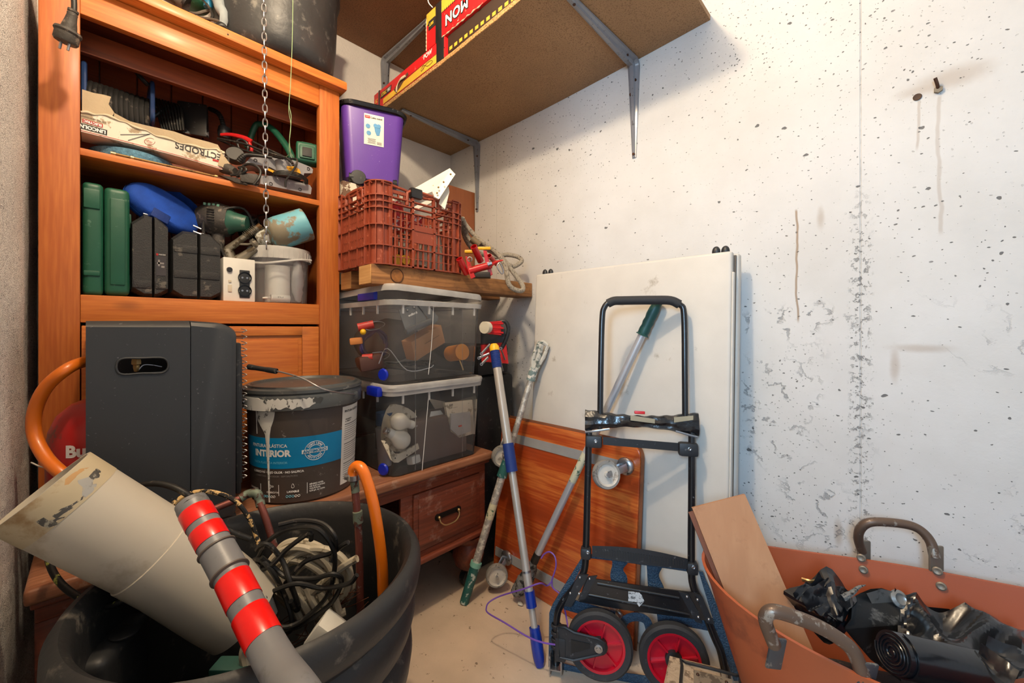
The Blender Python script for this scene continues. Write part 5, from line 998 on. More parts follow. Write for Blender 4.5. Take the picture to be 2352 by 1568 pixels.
# front face plane slightly behind the shelf edge
yf = -.488; xl = .19; xr = .605; h1 = .080
P1 = lambda x, z, e=.0: V((x, yf-e, zsf+z))
part('box_body', G().b6(.075, xr, yf, yf+.10, zsf+.001, zsf+h1, .003), rbm, b1)
part('yellow_band', G().prism([P1(.16, .006, .0006), P1(.60, .006, .0006), P1(.60, .037, .0006), P1(.45, .037, .0006), P1(.16, .03, .0006)], (0, -.0004, 0)), ybm, b1)
gt = G()
for i in range(46): x = .17+i*.0095; gt.prism([P1(x, .003, .001), P1(x+.005, .003, .001), P1(x+.002, .0085, .001)], (0, -.0004, 0)); gt.prism([P1(x+.09, .040, .001), P1(x+.095, .040, .001), P1(x+.092, .034, .001)], (0, -.0004, 0)) if i < 37 else None
part('jagged_print', gt, inkd, b1).__setitem__('kind', 'stuff')
part('black_tape', G().b6(.118, .130, yf-.0015, yf+.10, zsf, zsf+h1+.001, .0005), tape, b1); part('black_tape', G().b6(.555, .60, yf-.0015, yf+.10, zsf, zsf+h1+.001, .0005), tape, b1)
part('black_plate', G().prism([P1(.136, .038, .0008), P1(.225, .038, .0008), P1(.232, .062, .0008), P1(.140, .062, .0008)], (0, -.0004, 0)), inkd, b1)
mY = mat('yellow_ink', (236, 196, 60), .5)
text('XTRIC', .021, mY, b1, P1(.167, .050, .0014), X1, Z1, width=.05, shear=.2, bold=.0005); text('MAX', .021, inkw, b1, P1(.210, .050, .0014), X1, Z1, width=.028, shear=.2, bold=.0005)
text('SC', .022, mY, b1, P1(.100, .042, .0014), X1, Z1, width=.022, shear=.2, bold=.0006); text('POW', .024, inkw, b1, P1(.50, .062, .0018), X1, Z1, width=.055, bold=.0008)
part('torn_hole', G().prism([P1(.25, .03, .0012), P1(.30, .048, .0012), P1(.36, .058, .0012), P1(.365, .046, .0012), P1(.33, .036, .0012), P1(.30, .02, .0012), P1(.27, .012, .0012)], (0, -.0006, 0)).jitter(.001, 60), mat('dark_torn_card', (96, 60, 44), .9), b1)
part('torn_paper', G().tube([P1(.275, .012, .003), P1(.285, .03, .006), P1(.31, .044, .008), P1(.345, .048, .004)], lambda t: .0045+.002*math.sin(9*t), 8, flat=(1, .6)), MATS['ragged_card_edge'], b1)
part('loop_print', G().tube([P1(.46, .018, .0012), P1(.49, .03, .0012), P1(.52, .03, .0012), P1(.53, .02, .0012), P1(.50, .018, .0012), P1(.48, .03, .0012), P1(.465, .032, .0012), P1(.455, .024, .0012)], .001, 5, closed=True), inkd, b1)
# upper box, resting on the first, reaching over the shelf front
b2 = thing('red_tool_box', 'upper red and yellow tool box bound with black tape, lettered upside down', 'box', (.85, -.45, zsf+.0825), 'red tool boxes')
dx_ = V((1, -.015, .0)).normalized(); fn = V((0, -1, -.0)); z2 = zsf+.022; yb2 = -.487
c0 = att(1037, 108, 1.33)
xA, xB = .487, 1.25; zA, zB_ = 2.0575, 2.195
B2 = lambda x, z, e=0.0: V((x, yb2-e, z))
part('box_body', G().b6(xA, xB, yb2, yb2+.13, zA, zB_, .004), rbm, b2)
part('yellow_band', G().prism([B2(xA+.003, 2.15, .0006), B2(xB, 2.15, .0006), B2(xB, zB_-.002, .0006), B2(xA+.003, zB_-.002, .0006)], (0, -.0004, 0)), ybm, b2)
gt = G()
for i in range(60): x = xA+.01+i*.0115; gt.prism([B2(x, 2.146, .001), B2(x+.006, 2.146, .001), B2(x+.005, 2.156, .001)], (0, -.0004, 0))
part('jagged_print', gt, inkd, b2).__setitem__('kind', 'stuff')
part('black_tape', G().b6(xA+.062, xA+.098, yb2-.002, yb2+.13, zA-.0015, zB_+.0015, .001), tape, b2)
for i, ch in enumerate('MON'): text(ch, .052, inkw, b2, B2(.716-.044*i, 2.108, .0016), -X1, -Z1, bold=.0015); text(ch, .052, inkd, b2, B2(.716-.044*i, 2.108, .0010), -X1, -Z1, bold=.0042)
part('torn_edge', G().tube([B2(xA+.10+.02*i, zA+.002+.002*math.sin(i*3), -.0005) for i in range(12)], lambda t: .0016+.0011*math.sin(t*50), 6), MATS['ragged_card_edge'], b2)
part('torn_edge', G().tube([B2(xA, zA+.015*i, 0) for i in range(9)], lambda t: .0015+.0008*math.sin(t*50), 6), MATS['ragged_card_edge'], b2)
part('underside_print', G().prism([V((xA+.13+.03*i, yb2+.02, zA-.0006)) for i in (0, 15)]+[V((xA+.13+.03*i, yb2+.12, zA-.0006)) for i in (15, 0)], (0, 0, -.0004)), inkd, b2)
part('black_panel', G().b6(xA+.016, xA+.06, yb2-.0012, yb2, 2.125, 2.160), inkd, b2)
text('SET', .014, mY, b2, B2(xA+.035, 2.143, .0018), -X1, -Z1, width=.03, bold=.0005)
s3 = thing('flat_box', 'flat dark box with yellow dashes under the right end of the upper red box', 'box', (.95, -.45, zsf))
part('box_body', G().b6(.61, 1.24, -.478, -.38, 1.993, 2.057, .002), mat('dark_brown_print', (52, 34, 24), .7), s3)
for i in range(22): part('yellow_dash', G().b6(.62+.028*i, .636+.028*i, -.4788, -.478, 2.0, 2.012), ybm, s3)
fb = single('piped_bag', 'small black fabric bag with red piping behind the long red box on the shelf', 'bag', G().sphere((.42, -.32, zsf+.105), (.06, .05, .085), 20, 14).jitter(.012, 18), mat('black_nylon', (38, 37, 38), .75, bump=.4, bs=120))
pg = thing('bag_piping', 'red piping cord along the seams of the small black fabric bag', 'piping', (.5, -.35, zsf+.1)); 
COL.objects.unlink(pg); bpy.data.objects.remove(pg)
part('piping', G().tube([V((.365, -.365, zsf+.08)), V((.375, -.37, zsf+.12)), V((.41, -.37, zsf+.16)), V((.44, -.36, zsf+.18))], .0025, 6), red, fb); part('piping', G().tube([V((.37, -.37, zsf+.07)), V((.40, -.372, zsf+.105)), V((.45, -.37, zsf+.13))], .0025, 6), red, fb)
single('wire_hook', 'thin grey wire loop rising above the upper red box', 'wire', G().tube([att(994, 18, 1.33), att(984, 5, 1.33), att(982, -20, 1.33)], .0022, 6), steel)

# ================================================================ ON TOP OF THE CABINET (z 1.892)
ZC = 1.8922
rub = mat('dusty_black_rubber', (52, 53, 55), .45, var=.3, vs=6, dirt=(130, 128, 122), ds=24, dth=.62, dsoft=.2, bump=.35, bs=40)
tb = thing('builders_bucket', 'large dusty black rubber bucket on top of the pine cabinet, right end', 'bucket', (.20, -.905, ZC))
part('body', G().lathe([(0, 0), (.135, 0), (.162, .012), (.176, .04), (.186, .13), (.192, .30), (.20, .31), (.2, .325), (.186, .325), (.17, .05), (0, .03)], (.203, -.912, ZC), n=56), rub, tb)
cl_ = thing('cable_tangle', 'tangle of black cable on the cabinet top beside the big bucket', 'cable', (.25, -1.15, ZC))
part('cable', G().tube([att(420, -10, 1.27), att(455, -8, 1.26), att(475, 10, 1.25), att(487, 30, 1.25), att(486, 42, 1.25), att(470, 52, 1.25)], .004, 8), cablem, cl_)
part('cable', G().tube([att(418, 18, 1.26), att(425, 26, 1.25), att(450, 31, 1.25), att(470, 26, 1.26), att(485, 24, 1.27)], .0045, 8), mat('dusty_cable', (96, 88, 80), .7), cl_)
part('cable', G().tube([att(440, 38, 1.25), att(470, 42, 1.25), att(500, 48, 1.245), att(512, 58, 1.24)], .0045, 8), MATS['dusty_cable'], cl_)
ang = thing('cylinder_tool', 'dark grey tube-shaped tool lying on the cabinet top left of the cable tangle', 'tool', att(400, 0, 1.2))
part('tube', G().cyl(att(365, -25, 1.2), att(428, 8, 1.22), .022, n=24), mat('scuffed_grey_tube', (84, 80, 76), .5, dirt=(50, 46, 42), ds=20, dth=.55), ang); part('rim', G().cyl(att(424, 3, 1.218), att(430, 8, 1.222), .024, n=24), black, ang)
single('green_bottle', 'dark green plastic piece behind the cable tangle on the cabinet top', 'bottle', G().sphere(att(450, 5, 1.32), (.05, .04, .03), 16, 10), greenp)
bp_ = thing('plastic_wrapped_plug', 'two-pin plug with a clear plastic wrap hanging over the cabinet cornice', 'plug', att(505, 60, 1.24))
part('blue_sleeve', G().tube([att(470, -15, 1.26), att(478, 5, 1.26), att(478, 18, 1.26)], .012, 12), mat('blue_film', (30, 110, 150), .35), bp_)
part('clear_wrap', G().tube([att(498, -15, 1.25), att(505, 15, 1.245), att(514, 40, 1.24), att(508, 62, 1.24)], lambda t: .020-.011*t, 12).jitter(.004, 45), clear('wrap_film', (190, 200, 205), .55, .1), bp_)
pd = (att(520, 82, 1.2)-att(508, 62, 1.235)).normalized()
bq = part('plug_body', G().lathe([(0, 0), (.012, .0), (.0165, .004), (.0165, .022), (.013, .026), (0, .026)], att(508, 63, 1.23), pd, n=20), black, bp_)
for q in (-1, 1): part('pin', G().cyl(att(514+q*6, 76-q*3, 1.2)-pd*.006, att(514+q*6, 76-q*3, 1.2)+pd*.022, .0022, n=8), steel, bq)
hp = thing('hanging_plug', 'thick black two-pin plug hanging on its cord before the left cabinet post', 'plug', att(160, 60, .90))
pa = att(155, 78, .9); pdir = (att(153, 96, .9)-att(162, 60, .9)).normalized()
part('cord', G().tube([att(166, -60, .9), att(170, 0, .9), att(170, 25, .9), att(168, 36, .9)], .0052, 10), cablem, hp)
x_, y_, z_ = frame(pdir, RT)
body = part('plug_body', G().lathe([(.006, -.056), (.009, -.055), (.009, -.05), (.0075, -.049), (.009, -.046), (.0085, -.042), (.010, -.03), (.012, -.02), (.0135, -.01), (.0215, -.008), (.023, -.003), (.0215, .0), (.0205, .001), (.0205, .016), (.018, .02), (0, .02)], pa, pdir, n=28), MATS['dirty_dark_rubber'], hp)
for q in (-1, 1): part('pin', G().cyl(pa+pdir*.018+x_*.0095*q+y_*.0, pa+pdir*.036+x_*.0095*q, .0024, n=8), steel, body)
# chain
ch = thing('steel_chain', 'thin steel link chain hanging in front of the cabinet shelves', 'chain', (.40, -1.0, 2.5))
c0 = att(607, -60, 1.20); c1 = att(612, 562, 1.20); L_ = (c0-c1).length; c0 = V((c1.x, c1.y, 2.285)); nlk = int((c0.z-c1.z)/.0215)
lk = None
base_g = lambda c, X: G().tube([c+X*.0052+Z1*.007, c+Z1*.0135, c-X*.0052+Z1*.007, c-X*.0052-Z1*.007, c-Z1*.0135, c+X*.0052-Z1*.007], .0017, 6, 4, closed=True)
lean = (att(606, 0, 1.2)-att(612, 562, 1.2)); lean = V((lean.x, lean.y, 0))/lean.z
protos = []
for i in range(nlk):
    c = c1+Z1*(.0215*i)+lean*(.0215*i)
    a_ = (RT if i % 2 else FW); a_ = (a_*math.cos(.5)+ (FW if i % 2 else -RT)*math.sin(.5))
    if i < 2: protos.append((part('link', base_g(c, a_), steel, ch), c))
    else: pr_, cp = protos[i % 2]; copyof(pr_, ch, Matrix.Translation(c-cp))
th = single('green_twine', 'thin pale green twine hanging from above onto the tools on the upper shelf', 'twine', G().tube([att(673, -60, 1.27), att(672, 60, 1.27), att(670, 130, 1.27), att(667, 200, 1.27), att(664, 240, 1.275), att(669, 270, 1.28), att(665, 320, 1.29), att(666, 350, 1.30), att(655, 362, 1.32)], .0011, 5).tube([att(667, 200, 1.27), att(663, 250, 1.275), att(668, 290, 1.28), att(664, 340, 1.29), att(675, 362, 1.31)], .0008, 5), mat('green_twine', (150, 176, 130), .8))

# ================================================================ FOLDING TABLE AGAINST THE WALL
tbm = mat('offwhite_table_plastic', (206, 200, 190), .5, var=.05, dirt=(160, 148, 132), ds=11, dth=.7, dsoft=.1, bump=.04, bs=300)
ft = thing('folding_table', 'off-white folding table folded in half, standing on end against the concrete wall', 'folding table', (1.08, -.1, 0))
yt, yb0 = -.108, -.165; HT = 1.222
def slab(x0, x1, o0, o1, z0, z1, name, m, bev=.006):
    """panel leaning with the table; o = distance behind the front face"""
    g = G(); g.b6(x0, x1, o0, o1, z0, z1, bev, 3); sh_ = (yt-yb0)/HT
    g.v = [(x, yb0+z*sh_+y, z) for x, y, z in g.v]; return part(name, g, m, ft)
slab(.711, 1.441, .0, .026, .0, HT, 'table_half', tbm, .008); slab(.716, 1.452, .030, .058, .002, HT-.004, 'table_half', tbm, .008)
slab(.73, 1.446, .022, .034, .01, HT-.01, 'seam', mat('seam_shadow_brown', (110, 98, 86), .8), .001)
for q, o in ((.735, .03), (.76, .036), (1.392, .026), (1.415, .034)): part('rubber_foot', G().sphere((q, yt+o, HT+.006), (.012, .009, .017), 14, 8), black, ft)
slab(1.441, 1.446, .004, .02, .1, HT-.06, 'side_lip', tbm, .002)

# ================================================================ WOODEN DOLLY BOARD
dw = wood('varnished_dolly', (158, 62, 26), (212, 118, 54), 'x', rough=.28, coat=.4, c3=(178, 74, 32), knots=True, band=5, ring=.04, bandw=1.1)
dl = thing('wooden_dolly', 'varnished orange-brown wooden dolly board with castors leaning on the folding table', 'dolly', (.88, -.2, 0))
sh2 = (.055)/.63; yd = -.222
def DP(x, z, o=0): return V((x, yd+z*sh2-o, z*math.cos(sh2)+.001))
DX0, DX1, DH = .575, 1.195, .63
outl = [(DX0, 0), (DX1, 0)]
cr2 = .035
outl = [(DX0+.01, 0), (DX1-.01, 0), (DX1, .012)]+[(DX1-cr2+cr2*math.cos(a), DH-cr2+cr2*math.sin(a)) for a in [math.pi/2*i/6 for i in range(7)]]+[(DX0+cr2-cr2*math.sin(a), DH-cr2+cr2*math.cos(a)) for a in [math.pi/2*i/6 for i in range(7)]]+[(DX0, .012)]
part('board', G().loft([[DP(x, z, -.02) for x, z in outl], [DP(x, z, -.001) for x, z in outl], [DP(x+(.885-x)*.004, z+(.31-z)*.004, .0) for x, z in outl]]), dw, dl, ang=30)
part('board_rim', G().tube([DP(x, z, -.01)+V((math.copysign(.0004, x-.88), 0, 0)) for x, z in outl[2:11]], .0095, 6, 1, flat=(1, .15)), mat('dark_plywood_edge', (120, 72, 44), .8), dl)
zinc = mat('painted_grey_strip', (158, 156, 152), .5, .2)
for z in (.555, .085):
    st_ = part('metal_strip', G().loft([[DP(DX0+.01, z-.017, .0), DP(DX0+.01, z-.017, .003), DP(DX0+.01, z+.017, .003), DP(DX0+.01, z+.017, .0)], [DP(DX1-.04, z-.017, .0), DP(DX1-.04, z-.017, .003), DP(DX1-.04, z+.017, .003), DP(DX1-.04, z+.017, .0)]]), zinc, dl, smooth=False)
    for x in (DX0+.06, DX1-.12): part('bolt', G().lathe([(.0, .010), (.005, .009), (.0052, .003), (.009, .003), (.009, 0)], DP(x, z, .003), (0, -1, 0), n=12), steel, st_)
wheelm = mat('pale_grey_wheel', (196, 190, 180), .45, dirt=(150, 140, 128), ds=30, dth=.62); tyrem = mat('grey_tyre', (140, 136, 130), .6, dirt=(100, 96, 90), ds=60, dth=.6)
def castor(label, P, wc, ax, r=.042):
    """P on board; wc wheel centre; ax axle direction"""
    o = part('castor', G().lathe([(.028, 0), (.028, .008), (.024, .012), (.018, .014), (0, .015)], P, (0, -1, 0), n=28), steel, dl)
    ax = V(ax).normalized()
    part('wheel_hub', G().lathe([(.0, -.013), (.008, -.013), (.009, -.006), (r*.66, -.005), (r*.78, -.012), (r*.8, .012), (r*.66, .005), (.009, .006), (.008, .013), (0, .013)], wc, ax, n=32), wheelm, o)
    part('tyre', G().lathe([(r*.8, -.0115), (r*.95, -.0115), (r, -.006), (r, .006), (r*.95, .0115), (r*.8, .0115), (r*.8, -.0115)], wc, ax, n=32), tyrem, o)
    d_ = (V(wc)-V(P))
    for q in (-1, 1): part('fork', G().tube([V(P)-Y1*.012+ax*q*.018, V(P)+d_*.5-Y1*.012+ax*q*.018, V(wc)+ax*q*.0165], lambda t: .012-.003*t, 10, flat=(1, .16), up=ax.cross(d_)), steel, o)
    part('axle', G().cyl(V(wc)-ax*.021, V(wc)+ax*.021, .0055, n=10), steel, o)
castor('a', DP(1.150, .560, .003), att(1392, 1089, 1.19), (.85, -.55, .25)); castor('b', DP(.625, .555, .003), att(1153, 1047, 1.56), (.9, -.45, .0)); castor('c', DP(.655, .085, .003), att(1141, 1321, 1.515), (.8, -.6, .05)); castor('d', DP(1.14, .09, .003), DP(1.12, .06, .07), (1, -.3, 0))

# ================================================================ POLES
tubem = mat('silver_pole', (190, 184, 176), .36, .45, var=.06); bgrip = mat('navy_grip', (20, 52, 128), .55, bump=.15, bs=200)
A_ = V((1.017, -.447, .0)); Bp = V((.70, -.313, .960)); pq = lambda t: A_.lerp(Bp, t)
def zof(y, A=None, B=None):
    """parameter along a pole where it crosses image height y"""
    A = A or A_; B = B or Bp; best = 0; 
    for i in range(2001):
        p = A.lerp(B, i/2000)-CAM; dp = p.dot(FW); yy = HY-FOC*p.z/dp
        if yy <= y: return i/2000
    return 1
Bp = V(hit(1134, 790, (.70, 0, 0), (1, 0, 0)))
sw_ = thing('broom_pole', 'silver telescopic pole with navy grips and yellow tip leaning against the clear boxes', 'pole', tuple(A_))
q = {y: pq(zof(y)) for y in (1530, 1440, 1410, 1356, 1310, 1083, 1018, 845, 806, 790)}
part('foot_sleeve', G().tube([q[1530], q[1530].lerp(q[1440], .25), q[1530].lerp(q[1440], .8), q[1440]], lambda t: .0125+.006*math.sin(min(1, t*1.3)*2.4), 14), mat('glossy_blue_plastic', (14, 50, 150), .25, coat=.4), sw_)
part('inner_tube', G().cyl(q[1440], q[1356], .0105, n=16), tubem, sw_); part('grip', G().cyl(q[1410].lerp(q[1356], .3), q[1356], .0165, n=18), MATS['glossy_blue_plastic'], sw_)
part('lower_tube', G().cyl(q[1356], q[1083], .013, n=18), tubem, sw_); part('joint_ring', G().cyl(q[1310], q[1310].lerp(q[1356], .1), .0137, n=18), steel, sw_)
part('grip', G().cyl(q[1083], q[1018], .0195, n=20), bgrip, sw_); part('upper_tube', G().cyl(q[1018], q[845], .0155, n=18), tubem, sw_)
gg = G()
for i in range(14): gg.lathe([(.0165, 0), (.0185, .002), (.0165, .004)], q[845].lerp(q[806], i/14), q[806]-q[845], n=16)
part('ribbed_grip', gg.cyl(q[845], q[806], .017, n=16), bgrip, sw_); part('yellow_tip', G().lathe([(.0175, 0), (.018, .016), (.012, .026), (0, .028)], q[806], q[790]-q[806], n=18), yellow, sw_)
# pole 2
A2 = V(hit(1066, 1384, (0, 0, .002), (0, 0, 1))); B2_ = V(aty(1222, 862, -.17)); T2 = V(aty(1243, 790, -.155))
spm = mat('plaster_splashed_pole', (168, 164, 158), .5, .4, dirt=(214, 210, 200), ds=50, dth=.5, dsoft=.06, bump=.4, bs=80)
p2 = thing('plastered_pole', 'plaster-splashed roller pole with green grips, standing left of the blue-gripped pole', 'pole', tuple(A2))
z2 = {y: A2.lerp(B2_, zof(y, A2, B2_)) for y in (1384, 1300, 1290, 1095, 1058, 870)}
part('foot_grip', G().cyl(z2[1384], z2[1300], .0165, .0185, 16), teal, p2); part('grip_collar', G().cyl(z2[1300], z2[1290], .021, n=16), mat('pale_green_rubber', (120, 176, 160), .5), p2)
part('lower_tube', G().cyl(z2[1290], z2[1095], .0145, n=16), spm, p2); part('label_sleeve', G().cyl(z2[1290].lerp(z2[1095], .5), z2[1290].lerp(z2[1095], .68), .0152, n=16), mat('worn_paper_label', (196, 190, 160), .7, dirt=(70, 100, 80), ds=60, dth=.58), p2)
part('middle_grip', G().cyl(z2[1095], z2[1058], .0205, .0165, 16), teal, p2); part('upper_tube', G().cyl(z2[1058], B2_, .0115, n=14), spm, p2)
part('head_collar', G().cyl(B2_-(T2-B2_)*.15, B2_.lerp(T2, .25), .0175, n=14), mat('painted_green_white', (120, 140, 138), .7, dirt=(220, 218, 210), ds=50, dth=.48), p2)
e1 = RT; whp = mat('caked_white_plaster', (204, 202, 192), .8, dirt=(110, 120, 112), ds=50, dth=.56, bump=.8, bs=90)
part('head_fork', G().tube([B2_.lerp(T2, .2)-e1*.006, B2_.lerp(T2, .6)-e1*.016, T2-e1*.010], .008, 8).tube([B2_.lerp(T2, .2)+e1*.010, B2_.lerp(T2, .6)+e1*.024, T2+e1*.026-Z1*.006], .008, 8).tube([B2_.lerp(T2, .2), B2_.lerp(T2, .7)+e1*.004, T2], .011, 8).tube([T2-e1*.012, T2+e1*.005+Z1*.008, T2+e1*.026-Z1*.004], .008, 8).jitter(.002, 70), whp, p2)
# pole 3 with mop head
T3 = V(aty(1505, 706, -.145)); A3 = V(hit(1186, 1375, (0, 0, .01), (0, 0, 1)))
p3 = thing('mop_pole', 'aluminium pole with a dark green grip on top and a plastered brush below', 'pole', tuple(A3))
z3 = {y: A3.lerp(T3, zof(y, A3, T3)) for y in (1375, 1290, 1270, 1105, 1040, 770, 706)}
part('tube', G().cyl(z3[1270], z3[770], .0125, n=18), alu, p3); part('label_sleeve', G().cyl(z3[1105], z3[1040], .0130, n=18), MATS['worn_paper_label'], p3)
gg = G().lathe([(.0125, 0), (.021, .001), (.0165, .006), (.0175, .02), (.0155, .032), (.0175, .045), (.0155, .057), (.0175, .07), (.0165, .09), (.0150, .10), (.015, .12), (0, .122)], z3[770], T3-z3[770], n=18); part('green_grip', gg, mat('bottle_green_rubber', (20, 70, 66), .45), p3)
part('brush_ferrule', G().cyl(z3[1290], z3[1270], .014, n=14), black, p3)
part('brush_head', G().tube([z3[1290]-Z1*.0, z3[1290].lerp(A3, .5), A3+Z1*.022], lambda t: .014+.014*math.sin(t*2.6), 14, 8).jitter(.008, 55), mat('plastered_bristles', (120, 118, 112), .9, dirt=(40, 38, 36), ds=50, dth=.5, bump=1, bs=200), p3)
single('plaster_crumb', 'small pale crumb of plaster on the floor beside the brush head', 'crumb', G().sphere(atz(1195, 1386, .006), (.012, .008, .006), 10, 6).jitter(.003, 90), cream)
# hanger
hgm = mat('purple_wire_coating', (112, 74, 160), .4)
hn = thing('wire_hanger', 'purple wire coat hanger balanced upright on the floor before the dolly', 'hanger', att(1200, 1400, 1.3))
H = lambda x, y, t: att(x, y, t)
part('wire', G().tube([H(1243, 1282, 1.30), H(1250, 1272, 1.30), H(1262, 1267, 1.29), H(1274, 1277, 1.28), H(1277, 1300, 1.27), H(1268, 1330, 1.27), H(1266, 1336, 1.27), H(1256, 1345, 1.265), H(1240, 1339, 1.225), H(1200, 1353, 1.23), H(1150, 1368, 1.26), H(1124, 1382, 1.25), H(1117, 1396, 1.24), H(1122, 1408, 1.23), H(1160, 1430, 1.20), H(1200, 1455, 1.17), H(1230, 1470, 1.15), H(1262, 1478, 1.13), H(1290, 1478, 1.12), H(1305, 1450, 1.15), H(1290, 1372, 1.24), H(1270, 1350, 1.265), H(1268, 1334, 1.27)], .0024, 7, 4), hgm, hn)
# ================================================================ HAND TRUCK
te = V((.861, .508, 0)).normalized(); tn0 = V((.508, -.861, 0)).normalized(); lean_ = .10
tu = (Z1*math.cos(lean_)-tn0*math.sin(lean_)).normalized(); tn_ = te.cross(tu); tO = V((1.060, -.430, 0))
def tp(px, py, off=0): return hit(px, py, tO+tn_*off, tn_)
hd = thing('hand_truck', 'folded black hand truck with two red-rimmed wheels, leaning on the folding table', 'hand truck', (1.2, -.35, 0))
btm = mat('black_painted_tube', (24, 25, 28), .3, coat=.3, dirt=(110, 112, 116), ds=90, dth=.74); frm = mat('black_nylon_plastic', (34, 36, 40), .5, dirt=(84, 84, 86), ds=60, dth=.7); toe = mat('dark_tread_blue_reflection', (48, 72, 92), .38, bump=1, bs=260, var=.35, vs=260)  # toe plate: reflected blue daylight put into the colour of its dark plastic
part('handle_tube', G().tube([tp(1378, 985), tp(1380, 850), tp(1383, 735), tp(1388, 706), tp(1402, 693), tp(1430, 690), tp(1500, 689), tp(1545, 691), tp(1562, 700), tp(1571, 722), tp(1573, 850), tp(1574, 985)], .0088, 12), btm, hd)
part('handle_grip', G().tube([tp(1396, 697), tp(1410, 691), tp(1430, 690), tp(1500, 689), tp(1540, 690), tp(1561, 699)], .0135, 14), mat('black_foam', (40, 40, 42), .75, bump=.2, bs=90), hd)
part('left_tube', G().tube([tp(1353, 985), tp(1350, 1100), tp(1346, 1255), tp(1341, 1312), tp(1318, 1350), tp(1290, 1386), tp(1279, 1420), tp(1277, 1500), tp(1277, 1530)], .0100, 12), btm, hd)
part('right_tube', G().tube([tp(1589, 985), tp(1589, 1100), tp(1588, 1290), tp(1592, 1345), tp(1610, 1385), tp(1640, 1460), tp(1655, 1495), tp(1665, 1540)], .0100, 12), btm, hd)
def collar(px, py, w_, h_):
    o = part('collar', G().box(tp(px, py, .002), (w_, h_, .034), te, tu, .008), frm, hd); part('collar_screw', G().lathe([(.005, 0), (.005, .002), (.0035, .0025), (0, .001)], tp(px+4, py, .0192), tn_, n=12), steel, o)
collar(1364, 1013, .048, .036); collar(1580, 1031, .052, .038); collar(1346, 1268, .030, .032); collar(1589, 1302, .030, .032)
part('cross_bar', G().loft([[tp(1385, 1003, .006), tp(1385, 1021, .006), tp(1385, 1021, -.006), tp(1385, 1003, -.006)], [tp(1558, 1017, .006), tp(1558, 1036, .006), tp(1558, 1036, -.006), tp(1558, 1017, -.006)]]), btm, hd, smooth=False)
# taped slider
g = G(); N_ = 46; rings = []
for i in range(N_+1):
    t = i/N_; px = 1344+(1604-1344)*t; top = 940+8*t+10*math.sin(math.pi*t)+1.2*math.sin(i*1.1); bt = 988+13*t-13*math.sin(math.pi*t)+1*math.sin(i*.7)
    a, b = tp(px, top), tp(px, bt); m_ = (a+b)/2; hh_ = (a-b).length/2; d_ = .015+.0015*math.sin(i*.9)
    rings.append([m_+tu*(hh_*math.cos(q))*(1 if abs(math.cos(q)) > .9 else 1.0)+tn_*(d_*math.sin(q)*(1+.16*math.sin(q*7+i*.12))) for q in [2*math.pi*k/16 for k in range(16)]])
part('taped_slider', g.loft(rings).jitter(.0010, 30), mat('wrinkled_black_tape', (26, 27, 30), .25, coat=.4, bump=.5, bs=70), hd, ang=25)
for a, b, c_, d_ in ((1448, 953, 1504, 962), (1548, 958, 1592, 954)): part('tan_tape', G().prism([tp(a, b, .0175), tp(c_, d_, .0175), tp(c_, d_+10, .018), tp(a, b+12, .018)], tn_*.002), mat('faded_tan_tape', (150, 142, 120), .7), hd)
part('red_button', G().box(tp(1469, 947, .004), (.030, .008, .014), te, tu, .002), red, hd)
part('silver_hem', G().tube([tp(1344, 992, .01), tp(1365, 990, .017), tp(1400, 985, .017)], .003, 6, flat=(1, .4)).tube([tp(1552, 990, .017), tp(1580, 998, .017), tp(1602, 1004, .012)], .003, 6, flat=(1, .4)), mat('silver_tape', (150, 154, 160), .3, .6), hd)
# strap with tread
g = G(); rings = []
for i in range(25):
    t = i/24; px = 1360+(1580-1360)*t; yt_ = 1253+30*t-4*math.sin(math.pi*t)*2; yb_ = 1277+30*t+3*math.sin(math.pi*t)
    rings.append([tp(px, yt_, .012+.008*math.sin(math.pi*t)), tp(px, yb_, .012+.008*math.sin(math.pi*t)), tp(px, yb_, .004), tp(px, yt_, .004)])
part('tread_strap', g.loft(rings), frm, hd, smooth=False)
g = G()
for i in range(34):
    t = (i+.5)/34; px = 1366+(1574-1366)*t; g.box(tp(px, 1265+30*t, .013+.008*math.sin(math.pi*t)), (.0028, .018, .002), te, tu)
part('strap_rib', g, black, hd).__setitem__('kind', 'stuff')
# pressed plate
pl4 = [(1345, 1324), (1420, 1336), (1520, 1350), (1602, 1360), (1632, 1424), (1540, 1412), (1430, 1398), (1330, 1380)]
part('pressed_plate', G().prism([tp(x, y, .008) for x, y in pl4], tn_*.004), btm, hd)
for L_ in (((1372, 1340), (1560, 1374)), ((1352, 1366), (1584, 1412))): part('plate_bead', G().tube([tp(*L_[0], .0125), tp(*L_[1], .0125)], .0045, 10, 1, sm=False, flat=(1, .6)), btm, hd)
part('sticker', G().prism([tp(1443, 1358, .0135), tp(1466, 1358, .0135), tp(1474, 1366, .0135), tp(1480, 1380, .015), tp(1468, 1393, .015), tp(1461, 1382, .0135), tp(1443, 1380, .0135)], tn_*.0008), mat('printed_sticker', (196, 200, 202), .4, dirt=(90, 94, 98), ds=160, dth=.55), hd)
for pts in ([(1328, 1318), (1352, 1318), (1312, 1392), (1296, 1388)], [(1352, 1322), (1372, 1320), (1345, 1372), (1328, 1376)], [(1558, 1356), (1580, 1362), (1602, 1400), (1612, 1430), (1596, 1424), (1578, 1392)], [(1596, 1360), (1612, 1368), (1640, 1430), (1622, 1428)]):
    part('corner_plate', G().prism([tp(x, y, .012) for x, y in pts], tn_*.006), frm, hd)
for q in ((1332, 1326), (1310, 1362), (1354, 1329), (1330, 1363), (1578, 1370), (1602, 1377), (1604, 1417), (1628, 1422)): part('rivet', G().sphere(tp(*q, .0185), .0042, 10, 6), steel, hd)
